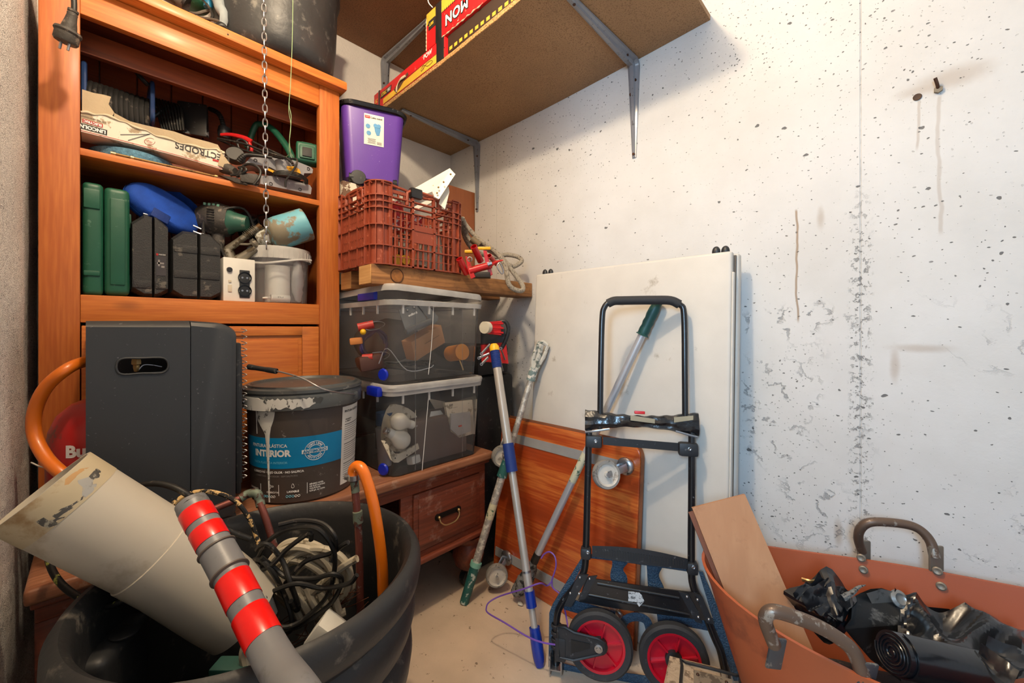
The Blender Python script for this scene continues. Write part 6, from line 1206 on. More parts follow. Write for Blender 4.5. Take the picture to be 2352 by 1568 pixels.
# toe plate behind
def bandp(L, off=-.016, th=.005, w_=None): return G().prism([tp(x, y, off) for x, y in L], tn_*th)
part('toe_plate_side', bandp([(1336, 1280), (1346, 1282), (1300, 1368), (1282, 1400), (1274, 1440), (1272, 1545), (1260, 1540), (1262, 1405), (1270, 1385)]), toe, hd); part('toe_plate_side', bandp([(1604, 1310), (1614, 1312), (1660, 1420), (1700, 1560), (1684, 1560), (1640, 1430)]), toe, hd)
g = G()
g.tube([tp(x, y, -.014) for x, y in ((1424, 1282), (1418, 1310), (1424, 1345), (1412, 1380))], lambda t: .016+.008*math.cos(6.28*t)**2, 10, flat=(1, .2), up=te)
g.tube([tp(x, y, -.014) for x, y in ((1504, 1292), (1500, 1320), (1508, 1355), (1520, 1400), (1530, 1430))], lambda t: .016+.006*math.cos(6.28*t)**2, 10, flat=(1, .2), up=te)
g.tube([tp(x, y, -.014) for x, y in ((1350, 1276), (1420, 1284), (1505, 1296), (1600, 1310))], .012, 10, flat=(1, .3), up=tn_)
g.tube([tp(x, y, -.014) for x, y in ((1296, 1385), (1350, 1400), (1412, 1418))], .018, 10, flat=(.2, 1), up=tn_)
g.tube([tp(x, y, -.014) for x, y in ((1512, 1412), (1570, 1422), (1645, 1436))], .018, 10, flat=(.2, 1), up=tn_)
g.tube([tp(x, y, -.014) for x, y in ((1425, 1450), (1436, 1424), (1460, 1416), (1484, 1424), (1494, 1450))], .012, 10, flat=(.2, 1), up=tn_)
g.tube([tp(x, y, -.014) for x, y in ((1280, 1530), (1340, 1545), (1450, 1558), (1560, 1575))], .014, 10, flat=(.2, 1), up=tn_)
part('toe_plate', g, toe, hd)
# wheels
tyre = mat('black_dusty_tyre', (44, 44, 46), .7, var=.25, dirt=(84, 82, 78), ds=60, dth=.66, dsoft=.15, bump=.2, bs=60); rim = mat('red_wheel_plastic', (190, 14, 40), .35, coat=.2, dirt=(140, 60, 60), ds=70, dth=.72)
for (px, py, rpx) in ((1377, 1479, 74), (1547, 1511, 76)):
    c = tp(px, py, .045); dep = (c-CAM).dot(FW); r = rpx*dep/FOC; n_ = tn_
    if c.z-r < 0: c = c+Z1*(r-c.z+.001)
    w_ = part('wheel', G().lathe([(r*.77, -.012), (r*.93, -.015), (r, -.009), (r, .009), (r*.93, .015), (r*.77, .012), (r*.77, -.012)], c, n_, n=48), tyre, hd)
    part('wheel_rim', G().lathe([(0, .006), (.016, .006), (.018, .001), (r*.68, .001), (r*.70, .012), (r*.77, .013), (r*.77, -.013), (r*.7, -.012), (r*.68, -.003), (0, -.003)], c, n_, n=48), rim, w_)
    g = G()
    for k in range(6):
        a = 1.05*k+.25; d_ = te*math.cos(a)+tu*math.sin(a); g.box(c+d_*(r*.44)+n_*.004, (r*.5, .004, .009), d_, n_.cross(d_))
    part('spokes', g, rim, w_); part('hub', G().lathe([(.022, .0), (.022, .012), (.014, .014), (0, .014)], c, n_, n=24), black, w_)
arm = [(1280, 1438), (1297, 1440), (1318, 1452), (1372, 1466), (1388, 1476), (1390, 1492), (1380, 1502), (1318, 1516), (1285, 1508)]
part('wheel_arm', G().prism([tp(x, y, .066) for x, y in arm], tn_*.006).tube([tp(x, y, .073) for x, y in arm], .0035, 6, 1, closed=True), frm, hd)
part('arm_recess', G().prism([tp(1312, 1468, .0722), tp(1355, 1478, .0722), tp(1355, 1488, .0722), tp(1312, 1500, .0722)], tn_*.0015), mat('vent_dark', (18, 18, 18), .6), hd)
part('arm_root', G().box((tp(1290, 1475, .04)), (.03, .062, .07), te, tu, .006), frm, hd)
part('axle_bolt', G().lathe([(.011, 0), (.011, .003), (.0065, .004), (.006, .0075), (0, .008)], tp(1375, 1489, .072), tn_, n=16), steel, hd)
g = G()
for i in range(4): g.lathe([(.012, 0), (.0155, .002), (.0155, .008), (.012, .010)], tp(1278, 1440+i*16), tp(1278, 1424)-tp(1278, 1440), n=16)
part('collar_ring', g, frm, hd)
part('foot_bracket', G().b6(0, 0.001, 0, .001, 0, .001) if False else G().box(tp(1264, 1520, .01), (.004, .05, .03), te, tu, .001).box(tp(1290, 1524, .01), (.004, .045, .03), te, tu, .001).box(tp(1277, 1532, .01), (.03, .004, .03), te, tu, .001), steel, hd)

# ================================================================ TERRACOTTA BASKET
lt = mat('terracotta_rubber', (168, 84, 48), .45, var=.1, vs=5, dirt=(112, 52, 34), ds=6, dth=.62, dsoft=.14, bump=.08, bs=30)
bs = thing('garden_trug', 'large oval terracotta rubber trug with two metal handles, holding rubbish, by the concrete wall', 'trug', (1.85, -.31, 0))
BCX, BCY, BA, BB, BR = 1.885, -.315, .435, .228, rd(8)
def bring(f, g_, z, dz=0, n=72, ex=.82, off=0):
    out = []
    for i in range(n):
        a = 2*math.pi*i/n; c, s = math.cos(a), math.sin(a)
        x = (BA*f+off)*math.copysign(abs(c)**ex, c); y = (BB*g_+off)*math.copysign(abs(s)**ex, s)
        zz = z+dz*(.035*math.cos(2*a)*0+.028*math.cos(a)*-1*0+.03*(s > 0)*abs(s)*math.cos(a)*0)
        zz += dz*(BSH(a))
        X = BCX+x*math.cos(BR)-y*math.sin(BR); Y = BCY+x*math.sin(BR)+y*math.cos(BR)
        out.append(V((X, min(Y, -.006), zz)))
    return out
BSH = lambda a: .012*math.sin(2*a)-.012*math.cos(3*a)
ZR = .475
outer = [bring(.60, .55, .0), bring(.66, .62, .03), bring(.76, .74, .16), bring(.88, .87, .32, .5), bring(.97, .96, .44, 1), bring(1, 1, ZR, 1)]
inner = [bring(1, 1, ZR, 1, off=-.006), bring(.88, .87, .32, .5, off=-.006), bring(.76, .74, .16, off=-.006), bring(.6, .56, .03, off=-.006)]
part('body', G().loft(outer+inner, True, True), lt, bs, ang=60)
hmt = mat('worn_brown_metal', (104, 84, 70), .45, .4, dirt=(150, 140, 128), ds=50, dth=.62)
def hndl(L, t0, t1, r):
    n_ = len(L); return part('handle', G().tube([att(x, y, t0+(t1-t0)*i/(n_-1)) for i, (x, y) in enumerate(L)], r, 12, 5), hmt, bs)
h1_ = hndl([(1980, 1266), (1972, 1240), (1974, 1218), (1988, 1203), (2012, 1198), (2060, 1201), (2096, 1208), (2120, 1222), (2138, 1246), (2147, 1280)], .952, .872, .0095)
for q, t in (((1984, 1268), .948), ((2150, 1282), .87)): part('handle_flange', G().box(att(q[0], q[1], t+.004), (.030, .006, .055), RT, FW, .003), mat('aged_alloy', (132, 122, 108), .5, .5), h1_)
h2_ = hndl([(1778, 1480), (1766, 1450), (1758, 1424), (1764, 1408), (1784, 1404), (1830, 1418), (1880, 1438), (1930, 1468), (1962, 1500), (1985, 1560)], .655, .615, .0105)
for q, t in (((1782, 1500), .668), ((1990, 1560), .615)): part('handle_flange', G().box(att(q[0], q[1], t-.002), (.026, .005, .055), (RT+UP*-.12), FW+UP*.1, .003), mat('dark_aged_steel', (82, 82, 84), .5, .5, dirt=(130, 124, 116), ds=50, dth=.6), h2_)
def riv(px, py, t):
    p = att(px, py, t); return p
def inner_hit(px, py):
    """first hit of a pixel ray on the inner back wall of the trug (approximate ellipse cylinder)"""
    d = ray(px, py); best = None
    for i in range(400):
        t = .6+i*.0015; p = CAM+d*t; f = 1-.12*max(0, (ZR-p.z)/.16)*1.0
        x = (p.x-BCX)*math.cos(BR)+(p.y-BCY)*math.sin(BR); y = -(p.x-BCX)*math.sin(BR)+(p.y-BCY)*math.cos(BR)
        if y > 0 and (abs(x/(BA*f-.006))**2.44+abs(y/(BB*f-.006))**2.44) > 1: return p, V((-x/BA**2*math.cos(BR)+y/BB**2*math.sin(BR), -x/BA**2*math.sin(BR)-y/BB**2*math.cos(BR), .25)).normalized()
    return att(px, py, .9), -FW
for q in ((1978, 1281), (1983, 1308), (2153, 1311), (2162, 1346)):
    p, n_ = inner_hit(*q); n_ = (CAM-p).normalized()*.5-Y1*.5; n_.normalize(); part('rivet', G().lathe([(.0085, -.006), (.0085, .0015), (.006, .003), (.003, .002), (0, .0015)], p+(CAM-p).normalized()*.004, n_, n=20), mat('aged_alloy', (132, 122, 108), .5, .5), bs)
for q, t in (((1778, 1479), .658), ((1785, 1514), .672), ((1988, 1562), .61)): part('bolt', G().sphere(att(*q, t), .0045, 10, 6), steel, bs)
# contents
pl_m = wood('pale_plywood', (182, 130, 90), (200, 150, 108), 'z', rough=.6, coat=0, knots=False, fine=14, band=3, ring=0, bandw=.25, dirt=(150, 100, 66), dth=.6)
pb_ = thing('plywood_offcut', 'plywood offcut standing tilted in the terracotta trug, beside the hand truck', 'board', (1.55, -.37, .3))
Q4 = [att(1590, 1166, .905), att(1715, 1134, .885), att(1826, 1400, .80), att(1865, 1500, .775), att(1750, 1560, .80), att(1712, 1440, .825)]
c_ = Q4[0]; ex_ = (Q4[1]-Q4[0]).normalized(); ey_ = (Q4[5]-Q4[0]); ey_ = (ey_-ex_*ey_.dot(ex_)).normalized(); nn_ = ex_.cross(ey_); nn_ = nn_ if nn_.dot(CAM-c_) > 0 else -nn_
wd = (Q4[1]-Q4[0]).length*.97
part('sheet', G().prism([c_, c_+ex_*wd, c_+ex_*wd+ey_*.42, c_+ey_*.42], -nn_*.012), pl_m, pb_, smooth=False)
single('dark_board', 'second darker board edge behind the plywood offcut in the trug', 'board', G().prism([c_-nn_*.016+ex_*-.010+ey_*.01, c_-nn_*.016+ex_*(wd*.8)+ey_*.01, c_-nn_*.016+ex_*(wd*.8)+ey_*.40, c_-nn_*.016-ex_*.004+ey_*.40], -nn_*.008), mat('dark_reddish_ply', (120, 72, 50), .7), smooth=False)
film = mat('black_bin_film', (22, 23, 26), .24, coat=.3, bump=.35, bs=18, var=.05)
def crumple(pts_c, size, seed, amp=.03, sc=12, n=26, m=18, flat=True):
    g = G().sphere(pts_c, size, n, m); g.v = [tuple(V(v)+noise.noise_vector(V(v)*sc+V((seed, 0, 0)))*amp+noise.noise_vector(V(v)*sc*3.1+V((seed, 5, 0)))*amp*.35) for v in g.v]; return g
def sheet(P00, P10, P11, P01, n, amp, sc, seed, th=.0025):
    """crinkled film sheet with folds"""
    g = G(); top = []
    for i in range(n+1):
        for j in range(n+1):
            u, v = i/n, j/n; p = P00*(1-u)*(1-v)+P10*u*(1-v)+P11*u*v+P01*(1-u)*v
            e = 1-abs(noise.noise(V((u*sc, v*sc*.6, seed)))*2); f_ = 1-abs(noise.noise(V((u*sc*2.3+v*3, v*sc*.9, seed+7)))*2)
            top.append(p+Z1*amp*(e*1.5+f_*.18)-FW*amp*.12*f_)
    fs = [(i*(n+1)+j, (i+1)*(n+1)+j, (i+1)*(n+1)+j+1, i*(n+1)+j+1) for i in range(n) for j in range(n)]
    g.add(top, fs); return g
A4 = lambda x, y, t: att(x, y, t)
b_ = thing('crumpled_bag', 'crumpled shiny black plastic bag with frayed edge beside the plywood in the trug', 'plastic bag', A4(1880, 1380, .8), 'black plastic bags in the trug')
g = G(); o_ = [(1800, 1356), (1855, 1338), (1898, 1300), (1935, 1338), (1952, 1372), (1966, 1368), (1970, 1395), (1955, 1420), (1940, 1440), (1905, 1480), (1868, 1450), (1838, 1412), (1815, 1382)]
ctr = A4(1890, 1395, .79); ring0 = smooth_path([A4(x, y, .815) for x, y in o_], 3, True); m_ = len(ring0); rr3 = []
for k in range(9):
    f_ = 1-k/8.; rr3.append([ctr+(p-ctr)*max(f_, .02)+(-FW)*(.03*(1-f_**2)+.010*noise.noise(V(p)*22+V((k*1.3, 0, 0)))*(1 if 0 < k else 0)+.004*math.sin(i*.5+k*.6)*(0 < k < 8)) for i, p in enumerate(ring0)])
part('film', G().loft(rr3, False, True), film, b_, ang=20); part('fold', sheet(A4(1880, 1330, .80), A4(1960, 1375, .80), A4(1900, 1440, .76), A4(1820, 1375, .78), 22, .010, 3, 3.1), film, b_, ang=18)
part('frayed_tail', G().tube([A4(1935, 1372, .79), A4(1955, 1362, .79), A4(1972, 1348, .80), A4(1988, 1343, .80)], lambda t: .006*(1-t)+.001, 6), MATS['plastered_bristles'], b_)
part('zip_tie', G().tube([A4(1842, 1330, .82), A4(1860, 1335, .81), A4(1878, 1334, .81)], .004, 6, flat=(1, .5)), MATS['old_brass'], b_)
mt = thing('metal_sheet', 'scratched dark metal plate with a bright rounded end between the black bags', 'metal plate', A4(2000, 1400, .8))
ms = mat('scratched_black_metal', (50, 50, 50), .4, .5, dirt=(130, 128, 124), ds=20, dth=.6, dsoft=.1, bump=.1, stretch=(1, 1, 1))
Lm = [(1958, 1372), (1975, 1362), (2000, 1352), (2025, 1350), (2045, 1357), (2072, 1362), (2078, 1385), (2062, 1430), (2070, 1560), (2000, 1510), (1940, 1440), (1955, 1420)]
part('plate', G().prism([A4(x, y, .815 if y < 1400 else .76) for x, y in Lm], -UP*.004), ms, mt); part('shiny_end', G().loft([[A4(x, y, t) for x, y in ((1990, 1362), (2025, 1352), (2060, 1360), (2074, 1372), (2072, 1392), (2040, 1398), (2005, 1390))] for t in (.81, .795)]), mat('worn_bright_metal', (150, 148, 144), .35, .7, dirt=(60, 60, 60), ds=26, dth=.55, dsoft=.1), mt)
part('round_boss', G().lathe([(.016, 0), (.016, .003), (.010, .006), (.006, .003), (0, .003)], A4(2064, 1375, .792), (-FW+UP*.6), n=20), mat('worn_bright_metal', (150, 148, 144), .35, .7), mt)
rl_ = thing('bag_roll', 'black roll of rubbish bags, its spiral end facing left, in the trug', 'bag roll', A4(2080, 1510, .68), None)
ra, rb_ = A4(2050, 1498, .66), A4(2260, 1545, .66); ax_ = (rb_-ra).normalized()
part('roll', G().cyl(ra, rb_, .031, n=32), film, rl_)
xx, yy_, zz_ = frame(ax_, Z1)
part('spiral_end', G().tube([ra-ax_*.0015+(xx*math.cos(a)+yy_*math.sin(a))*(.004+.026*a/30) for a in [i*.35 for i in range(86)]], .0012, 5, 1), film, rl_)
part('loose_turn', G().loft([[ra+ax_*.01+(xx*math.cos(a)+yy_*math.sin(a))*r for r in (.032, .034)]+[rb_+(xx*math.cos(a)+yy_*math.sin(a))*r for r in (.034, .032)] for a in [i*.3 for i in range(12)]]), film, rl_, ang=30)
bg2 = thing('open_bag', 'wide open glossy black plastic bag at the right side of the trug', 'plastic bag', A4(2200, 1440, .75), 'black plastic bags in the trug')
part('film', sheet(A4(2052, 1392, .80), A4(2360, 1455, .74), A4(2360, 1600, .62), A4(2060, 1500, .72), 40, .024, 2.6, 1.7), film, bg2, ang=16)
part('raised_rim', G().loft([[A4(x, y, t), A4(x+3, y+16, t), A4(x+2, y+17, t+.012), A4(x, y+1, t+.012)] for x, y, t in ((2052, 1400, .80), (2075, 1393, .81), (2130, 1393, .82), (2180, 1398, .81), (2196, 1410, .80), (2240, 1425, .79), (2272, 1430, .77), (2320, 1455, .75), (2380, 1490, .74))]), film, bg2, ang=20)
part('folded_corner', sheet(A4(2236, 1510, .62), A4(2268, 1478, .62), A4(2380, 1520, .60), A4(2300, 1600, .56), 16, .008, 2, 9.2), film, bg2, ang=16)
gfil = single('rubbish_fill', 'dark mixed rubbish filling the bottom of the terracotta trug under the bags', 'rubbish', G().loft([bring(.60, .56, .04, off=-.02), bring(.70, .68, .16, off=-.02), bring(.74, .72, .27, off=-.03), bring(.4, .4, .30, off=0)], True, True).jitter(.012, 12), mat('dark_rubbish', (38, 38, 40), .8, dirt=(86, 80, 74), ds=26, dth=.62, bump=.8, bs=60), kind='stuff')

# ================================================================ CONCRETE BLOCK
cbm = mat('rough_cast_concrete', (170, 146, 118), .9, var=.18, vs=14, dirt=(120, 98, 76), ds=36, dth=.58, bump=1, bs=90)
ck = thing('concrete_block', 'broken concrete block with a framed metal inspection lid, in front of the right wheel', 'concrete block', (1.43, -.5, 0))
zt = .235; u0 = atz(1530, 1497, zt); eb_ = V((.93, .37, 0)).normalized(); fb_ = V((.37, -.93, 0)).normalized(); Wd, Dd = .115, .15
oX = lambda a, b, z: u0+eb_*a+fb_*b+Z1*(z-zt)
part('block', G().loft([[oX(-.012, .01, .0), oX(Wd, 0, 0), oX(Wd+.005, Dd, 0), oX(-.02, Dd, 0)], [oX(-.008, .012, zt*.6), oX(Wd, .0, zt*.6), oX(Wd, Dd, zt*.6), oX(-.02, Dd, zt*.6)], [oX(-.002, .05, zt-.025), oX(Wd, 0, zt-.004), oX(Wd, Dd, zt-.004), oX(-.012, Dd, zt-.012)], [oX(.008, .006, zt-.002), oX(Wd-.003, .002, zt), oX(Wd-.003, Dd, zt), oX(-.002, Dd, zt-.004)]]), cbm, ck, smooth=False)
fr_ = [oX(.042, .018, zt+.003), oX(.142, .014, zt+.003), oX(.15, .03, zt+.003), oX(.152, .2, zt+.003), oX(.038, .2, zt+.003), oX(.034, .03, zt+.003)]
part('wire_frame', G().tube(fr_, .0032, 8, 2, closed=True), mat('dark_steel', (60, 56, 54), .5, .6), ck)
part('lid', G().prism([oX(.058, .034, zt), oX(.134, .030, zt), oX(.136, .19, zt), (oX(.052, .19, zt))], Z1*.004), mat('weathered_lid', (128, 112, 92), .8, dirt=(90, 76, 60), ds=40, dth=.56, bump=.5), ck)
part('finger_hole', G().lathe([(.016, .0008), (.014, .0012), (.010, -.0), (0, -.001)], oX(.096, .075, zt+.004), Z1, n=20), mat('hole_brown', (84, 62, 46), .8), ck)
for a, b in ((.066, .046), (.122, .044)): part('bolt', G().sphere(oX(a, b, zt+.0045), .0035, 8, 6), MATS['rusty_screw'], ck)

# ================================================================ FOREGROUND TUB
tbk = mat('black_tub_rubber', (40, 40, 41), .5, var=.1, dirt=(104, 98, 90), ds=22, dth=.64, dsoft=.12, bump=.25, bs=50)
FX, FY = .925, -1.135
tb2 = thing('rubber_tub', 'big round black rubber tub in the foreground, full of pipes and cables', 'tub', (FX, FY, 0))
prf = [(0, .0), (.2, .0), (.215, .015), (.232, .18), (.236, .20), (.246, .215), (.246, .235), (.244, .31), (.248, .318), (.260, .332), (.264, .36), (.262, .385), (.250, .396), (.250, .405), (.264, .418), (.270, .445), (.268, .472), (.258, .484), (.262, .492), (.277, .505), (.281, .525), (.280, .545), (.272, .559), (.262, .562), (.252, .553), (.247, .53), (.242, .40), (.224, .17), (.2, .022), (0, .02)]
part('body', G().lathe(prf, (FX, FY, 0), n=96), tbk, tb2, ang=50)
gp_ = atz(270, 1500, .50); part('grip_pocket', G().box((FX-.115, FY-.205, .40), (.13, .05, .15), (.85, -.5, 0), None, .02, 4), tbk, tb2); part('pocket_boss', G().lathe([(.02, 0), (.02, .002), (.018, .0035), (0, .0035)], (FX-.105, FY-.19, .4755), Z1, n=20), tbk, tb2)
# fill
rnd = random.Random(11)
g = G().lathe([(0, .04), (.16, .05), (.185, .2), (.18, .28), (.1, .31), (0, .31)], (FX, FY, 0), n=40).jitter(.015, 12)
single('scrap_fill', 'dark heap of scrap filling the bottom of the black rubber tub', 'scrap', g, mat('dark_scrap', (34, 33, 33), .8, dirt=(70, 64, 58), ds=26, dth=.62, bump=.8, bs=60), kind='stuff')
# big pipe
pvm = mat('dirty_offwhite_pvc', (196, 188, 172), .4, var=.06, vs=4, dirt=(160, 144, 118), ds=7, dth=.63, dsoft=.14, bump=.04)
A5 = att(92, 1124, .64); B5 = att(410, 1300, .745); C5 = att(560, 1408, .80); R5 = .0705
A5.y = max(A5.y, -1.475+.012+R5*.62)
d5 = (B5-A5).normalized(); d6 = (C5-B5).normalized()
pp_ = thing('drain_pipe', 'fat off-white plastic drain pipe sticking out of the black tub against the left wall', 'pipe', B5)
def pring(c, d, r, cut=0, n=56): x, y, z = frame(d, Z1); return [c+(x*math.cos(a)+y*math.sin(a))*r+z*(cut*math.cos(a)) for a in [2*math.pi*i/n for i in range(n)]]
part('pipe_wall', G().loft([pring(A5, d5, R5), pring(A5.lerp(B5, .5), d5, R5), pring(A5.lerp(B5, .78), d5, R5), pring(A5.lerp(B5, .785), d5, R5+.002), pring(B5, (d5+d6)/2, R5+.003), pring(C5.lerp(B5, .3), d6, R5+.002), pring(C5, d6, R5), pring(C5, d6, R5-.004), pring(B5, (d5+d6)/2, R5-.004), pring(A5, d5, R5-.004), pring(A5, d5, R5)], False, False), pvm, pp_, ang=50)
def onpipe(px, py, e=.0006):
    d = ray(px, py); lo = None; dd = d5
    oc = CAM-A5; a = d-dd*d.dot(dd); b = oc-dd*oc.dot(dd); r = R5+e; A_q = a.dot(a); B_q = 2*a.dot(b); C_q = b.dot(b)-r*r; D_ = B_q*B_q-4*A_q*C_q
    if D_ < 0: D_ = 0
    return CAM+d*((-B_q-math.sqrt(D_))/(2*A_q))
def pipepatch(name, L, m):
    P = [onpipe(x, y) for x, y in L]; cc_ = sum(P, V())/len(P); 
    c2 = onpipe(sum(x for x, y in L)/len(L), sum(y for x, y in L)/len(L))
    rs = []
    mids = [( (x+sum(q[0] for q in L)/len(L))/2, (y+sum(q[1] for q in L)/len(L))/2) for x, y in L]
    g = G().loft([[onpipe(x, y, .0003) for x, y in L], P, [onpipe(x, y) for x, y in mids]], False, False); n0 = len(g.v); g.add([onpipe(x, y) for x, y in mids]+[c2], [(i, (i+1) % len(L), len(L)) for i in range(len(L))]); return part(name, g, m, pp_)
part('stained_end', G().loft([pring(A5+d5*.0006, d5, R5+.0004), pring(A5+d5*.048, d5, R5+.0005)], False, False), mat('yellowed_pvc', (190, 176, 146), .5, var=.1, dirt=(160, 130, 90), ds=9, dth=.58, dsoft=.1), pp_)
silv = mat('scuffed_silver_tape', (176, 174, 168), .4, .5, dirt=(110, 106, 96), ds=40, dth=.5, dsoft=.1); dtp = mat('dark_grey_tape_rest', (84, 82, 78), .5, .2, dirt=(170, 164, 148), ds=50, dth=.56)
pipepatch('tape_patch', smooth_path([V((x, y, 0)) for x, y in ((178, 1103), (200, 1096), (222, 1092), (222, 1115), (205, 1138), (192, 1140), (186, 1120))], 2, True) and [(178, 1103), (200, 1096), (212, 1092), (224, 1094), (222, 1115), (212, 1130), (196, 1142), (188, 1138), (190, 1118), (180, 1110)], silv)
pipepatch('tape_patch', [(212, 1085), (222, 1074), (232, 1082), (228, 1096), (212, 1102), (204, 1094)], dtp)
pipepatch('tape_patch', [(120, 1185), (140, 1168), (165, 1158), (192, 1138), (190, 1146), (165, 1168), (145, 1180), (130, 1192)], dtp); pipepatch('tape_patch', [(82, 1198), (100, 1188), (112, 1195), (130, 1190), (150, 1186), (132, 1205), (110, 1212), (96, 1208)], dtp)
pipepatch('rust_stain', [(150, 1100), (165, 1088), (185, 1076), (205, 1073), (190, 1082), (172, 1098), (158, 1112), (148, 1114)], mat('rust_stain_brown', (190, 150, 100), .6))
pipepatch('tape_patch', [(402, 1393), (420, 1384), (438, 1372), (444, 1362), (443, 1378), (452, 1388), (440, 1400), (420, 1404)], mat('black_tape', (36, 36, 38), .35))
# barrier pole
A6 = att(443, 1162, .625); B6 = att(520, 1300, .58); C6 = att(598, 1455, .525); D6 = att(640, 1530, .49); E6 = att(690, 1600, .45)
gpm = mat('grey_pvc_pole', (122, 122, 124), .4, dirt=(96, 94, 92), ds=20, dth=.62, dsoft=.1)
bpz = thing('striped_pole', 'grey plastic pole with four bright red stripes lying over the tub rim', 'pole', D6)
Lp = smooth_path([A6, A6.lerp(B6, .5), B6, B6.lerp(C6, .5), C6, D6, E6, att(735, 1680, .42)], 10); r6 = .0215
part('tube', G().tube(Lp, lambda t: r6, 28, 1, sm=False), gpm, bpz)
def along(y):
    for i in range(len(Lp)-1):
        y0 = HY-FOC*(Lp[i]-CAM).z/(Lp[i]-CAM).dot(FW); y1 = HY-FOC*(Lp[i+1]-CAM).z/(Lp[i+1]-CAM).dot(FW)
        if y0 <= y <= y1: return Lp[i].lerp(Lp[i+1], (y-y0)/(y1-y0))
    return Lp[-1]
rr6 = mat('bright_red_reflective', (236, 14, 8), .3, var=.03, coat=.3)
for ya, yb_ in ((1173, 1203), (1215, 1246), (1328, 1384), (1408, 1472)):
    a, b = along(ya), along(yb_); part('red_stripe', G().lathe([(r6+.0004, 0), (r6+.0008, .0005), (r6+.0008, (b-a).length), (r6+.0004, (b-a).length)], a, b-a, n=36), rr6, bpz)
part('coupling', G().tube([along(1258), along(1275), along(1300), along(1318)], r6+.0014, 28, 2), gpm, bpz)
for y_ in (1261, 1316): part('coupling_ring', G().lathe([(r6, -.003), (r6+.0034, -.001), (r6+.0034, .001), (r6, .003)], along(y_), along(y_+8)-along(y_-8), n=32), mat('brown_rubber_ring', (92, 80, 72), .5), bpz)
part('dented_end', G().lathe([(r6, 0), (r6*.95, -.008), (r6*.6, -.012), (0, -.01)], A6, B6-A6, n=24).jitter(.002, 60), gpm, bpz)
# copper pipes
cu = mat('painted_copper', (124, 70, 62), .4, .5, dirt=(150, 140, 130), ds=50, dth=.66); sol = mat('solder_patina', (120, 132, 116), .6, .3, dirt=(90, 60, 50), ds=60, dth=.52)
c1_ = thing('bent_copper_pipe', 'red-brown copper pipe with a soldered elbow rising from the back of the tub', 'pipe', att(590, 1150, .93))
part('arm', G().tube([att(418, 1200, .86), att(500, 1165, .90), att(560, 1141, .93)], .0076, 12), cu, c1_); part('elbow', G().tube([att(552, 1144, .925), att(570, 1134, .935), att(590, 1133, .935), att(596, 1148, .935), att(599, 1162, .93)], .0098, 12), sol, c1_)
part('leg', G().tube([att(597, 1155, .93), att(612, 1195, .92), att(640, 1290, .91)], .0076, 12), cu, c1_)
c2_ = thing('upright_copper_pipe', 'upright copper pipe with a hose clamp on top standing at the right of the tub', 'pipe', att(820, 1200, .88))
L2 = [att(814, 1105, .90), att(822, 1200, .89), att(826, 1300, .885), att(828, 1410, .88)]
part('tube', G().tube(L2, .0082, 14), cu, c2_); part('coupling', G().cyl(att(821, 1174, .889), att(823, 1200, .889), .0105, n=16), sol, c2_); part('solder_joint', G().cyl(att(814, 1105, .899), att(817, 1130, .897), .0092, n=14), sol, c2_)
part('hose_clamp', G().cyl(att(813, 1100, .899), att(813, 1089, .899), .0155, n=20).box(att(800, 1094, .895), (.016, .014, .012), RT, FW, .003), steel, c2_)
single('orange_hose_end', 'bright orange hose looping from the upright copper pipe down into the tub', 'hose', G().tube([att(813, 1100, .899), att(812, 1078, .899), att(822, 1070, .895), att(836, 1085, .885), att(856, 1150, .875), att(870, 1230, .87), att(878, 1300, .87), att(880, 1360, .875), att(885, 1400, .88)], .0118, 16, 6), mat('bright_orange_hose', (236, 120, 20), .35, var=.05, coat=.3))
# cables in tub
crm = mat('cream_ribbed_hose', (188, 178, 156), .55, dirt=(130, 118, 96), ds=40, dth=.6); 
def cloop(L, r=.0052, m=cablem, closed=False, t=.84, vt=.01, nm='cable', seed=0):
    rs = random.Random(seed); return G().tube([att(x, y, t+(vt*(rs.random()-.5)*2)) for x, y in L], r, 8, 6, closed=closed)
cc1 = thing('cream_cable_coil', 'coil of thick cream cable under the black cords in the rubber tub', 'cable', att(720, 1330, .86))
for k, (c_, rx, ry, rt) in enumerate((((690, 1320), 75, 62, .3), ((700, 1330), 82, 55, .5), ((710, 1345), 78, 60, .2), ((725, 1330), 80, 70, -.2), ((715, 1310), 88, 56, .6), ((740, 1345), 70, 60, 0), ((705, 1350), 85, 48, .7))):
    L_ = [(c_[0]+rx*math.cos(a)*math.cos(rt)-ry*math.sin(a)*math.sin(rt), c_[1]+rx*math.cos(a)*math.sin(rt)+ry*math.sin(a)*math.cos(rt)) for a in [2*math.pi*i/10 for i in range(10)]]
    part('cable_loop', cloop(L_, .0078, crm, True, .862+.011*(k % 3), .003, seed=k), crm, cc1)
part('cable_tail', cloop([(690, 1385), (740, 1340), (790, 1300), (820, 1282)], .0078, crm, t=.845, vt=0), crm, cc1)
for i in range(0, 9, 2): part('cable_loop', G().tube([att(640+16*i, 1330+5*i, .845), att(668+14*i, 1375+4*i, .84), att(690+13*i, 1420-2*i, .845)], .0078, 8, 5), crm, cc1)
part('cable_tail', cloop([(600, 1440), (572, 1470), (562, 1500), (568, 1530)], .0085, crm, t=.66, vt=0), crm, cc1)
cc2 = thing('black_cord_tangle', 'loose tangle of black electric cord on top of the cream coil in the tub', 'cable', att(680, 1290, .82))
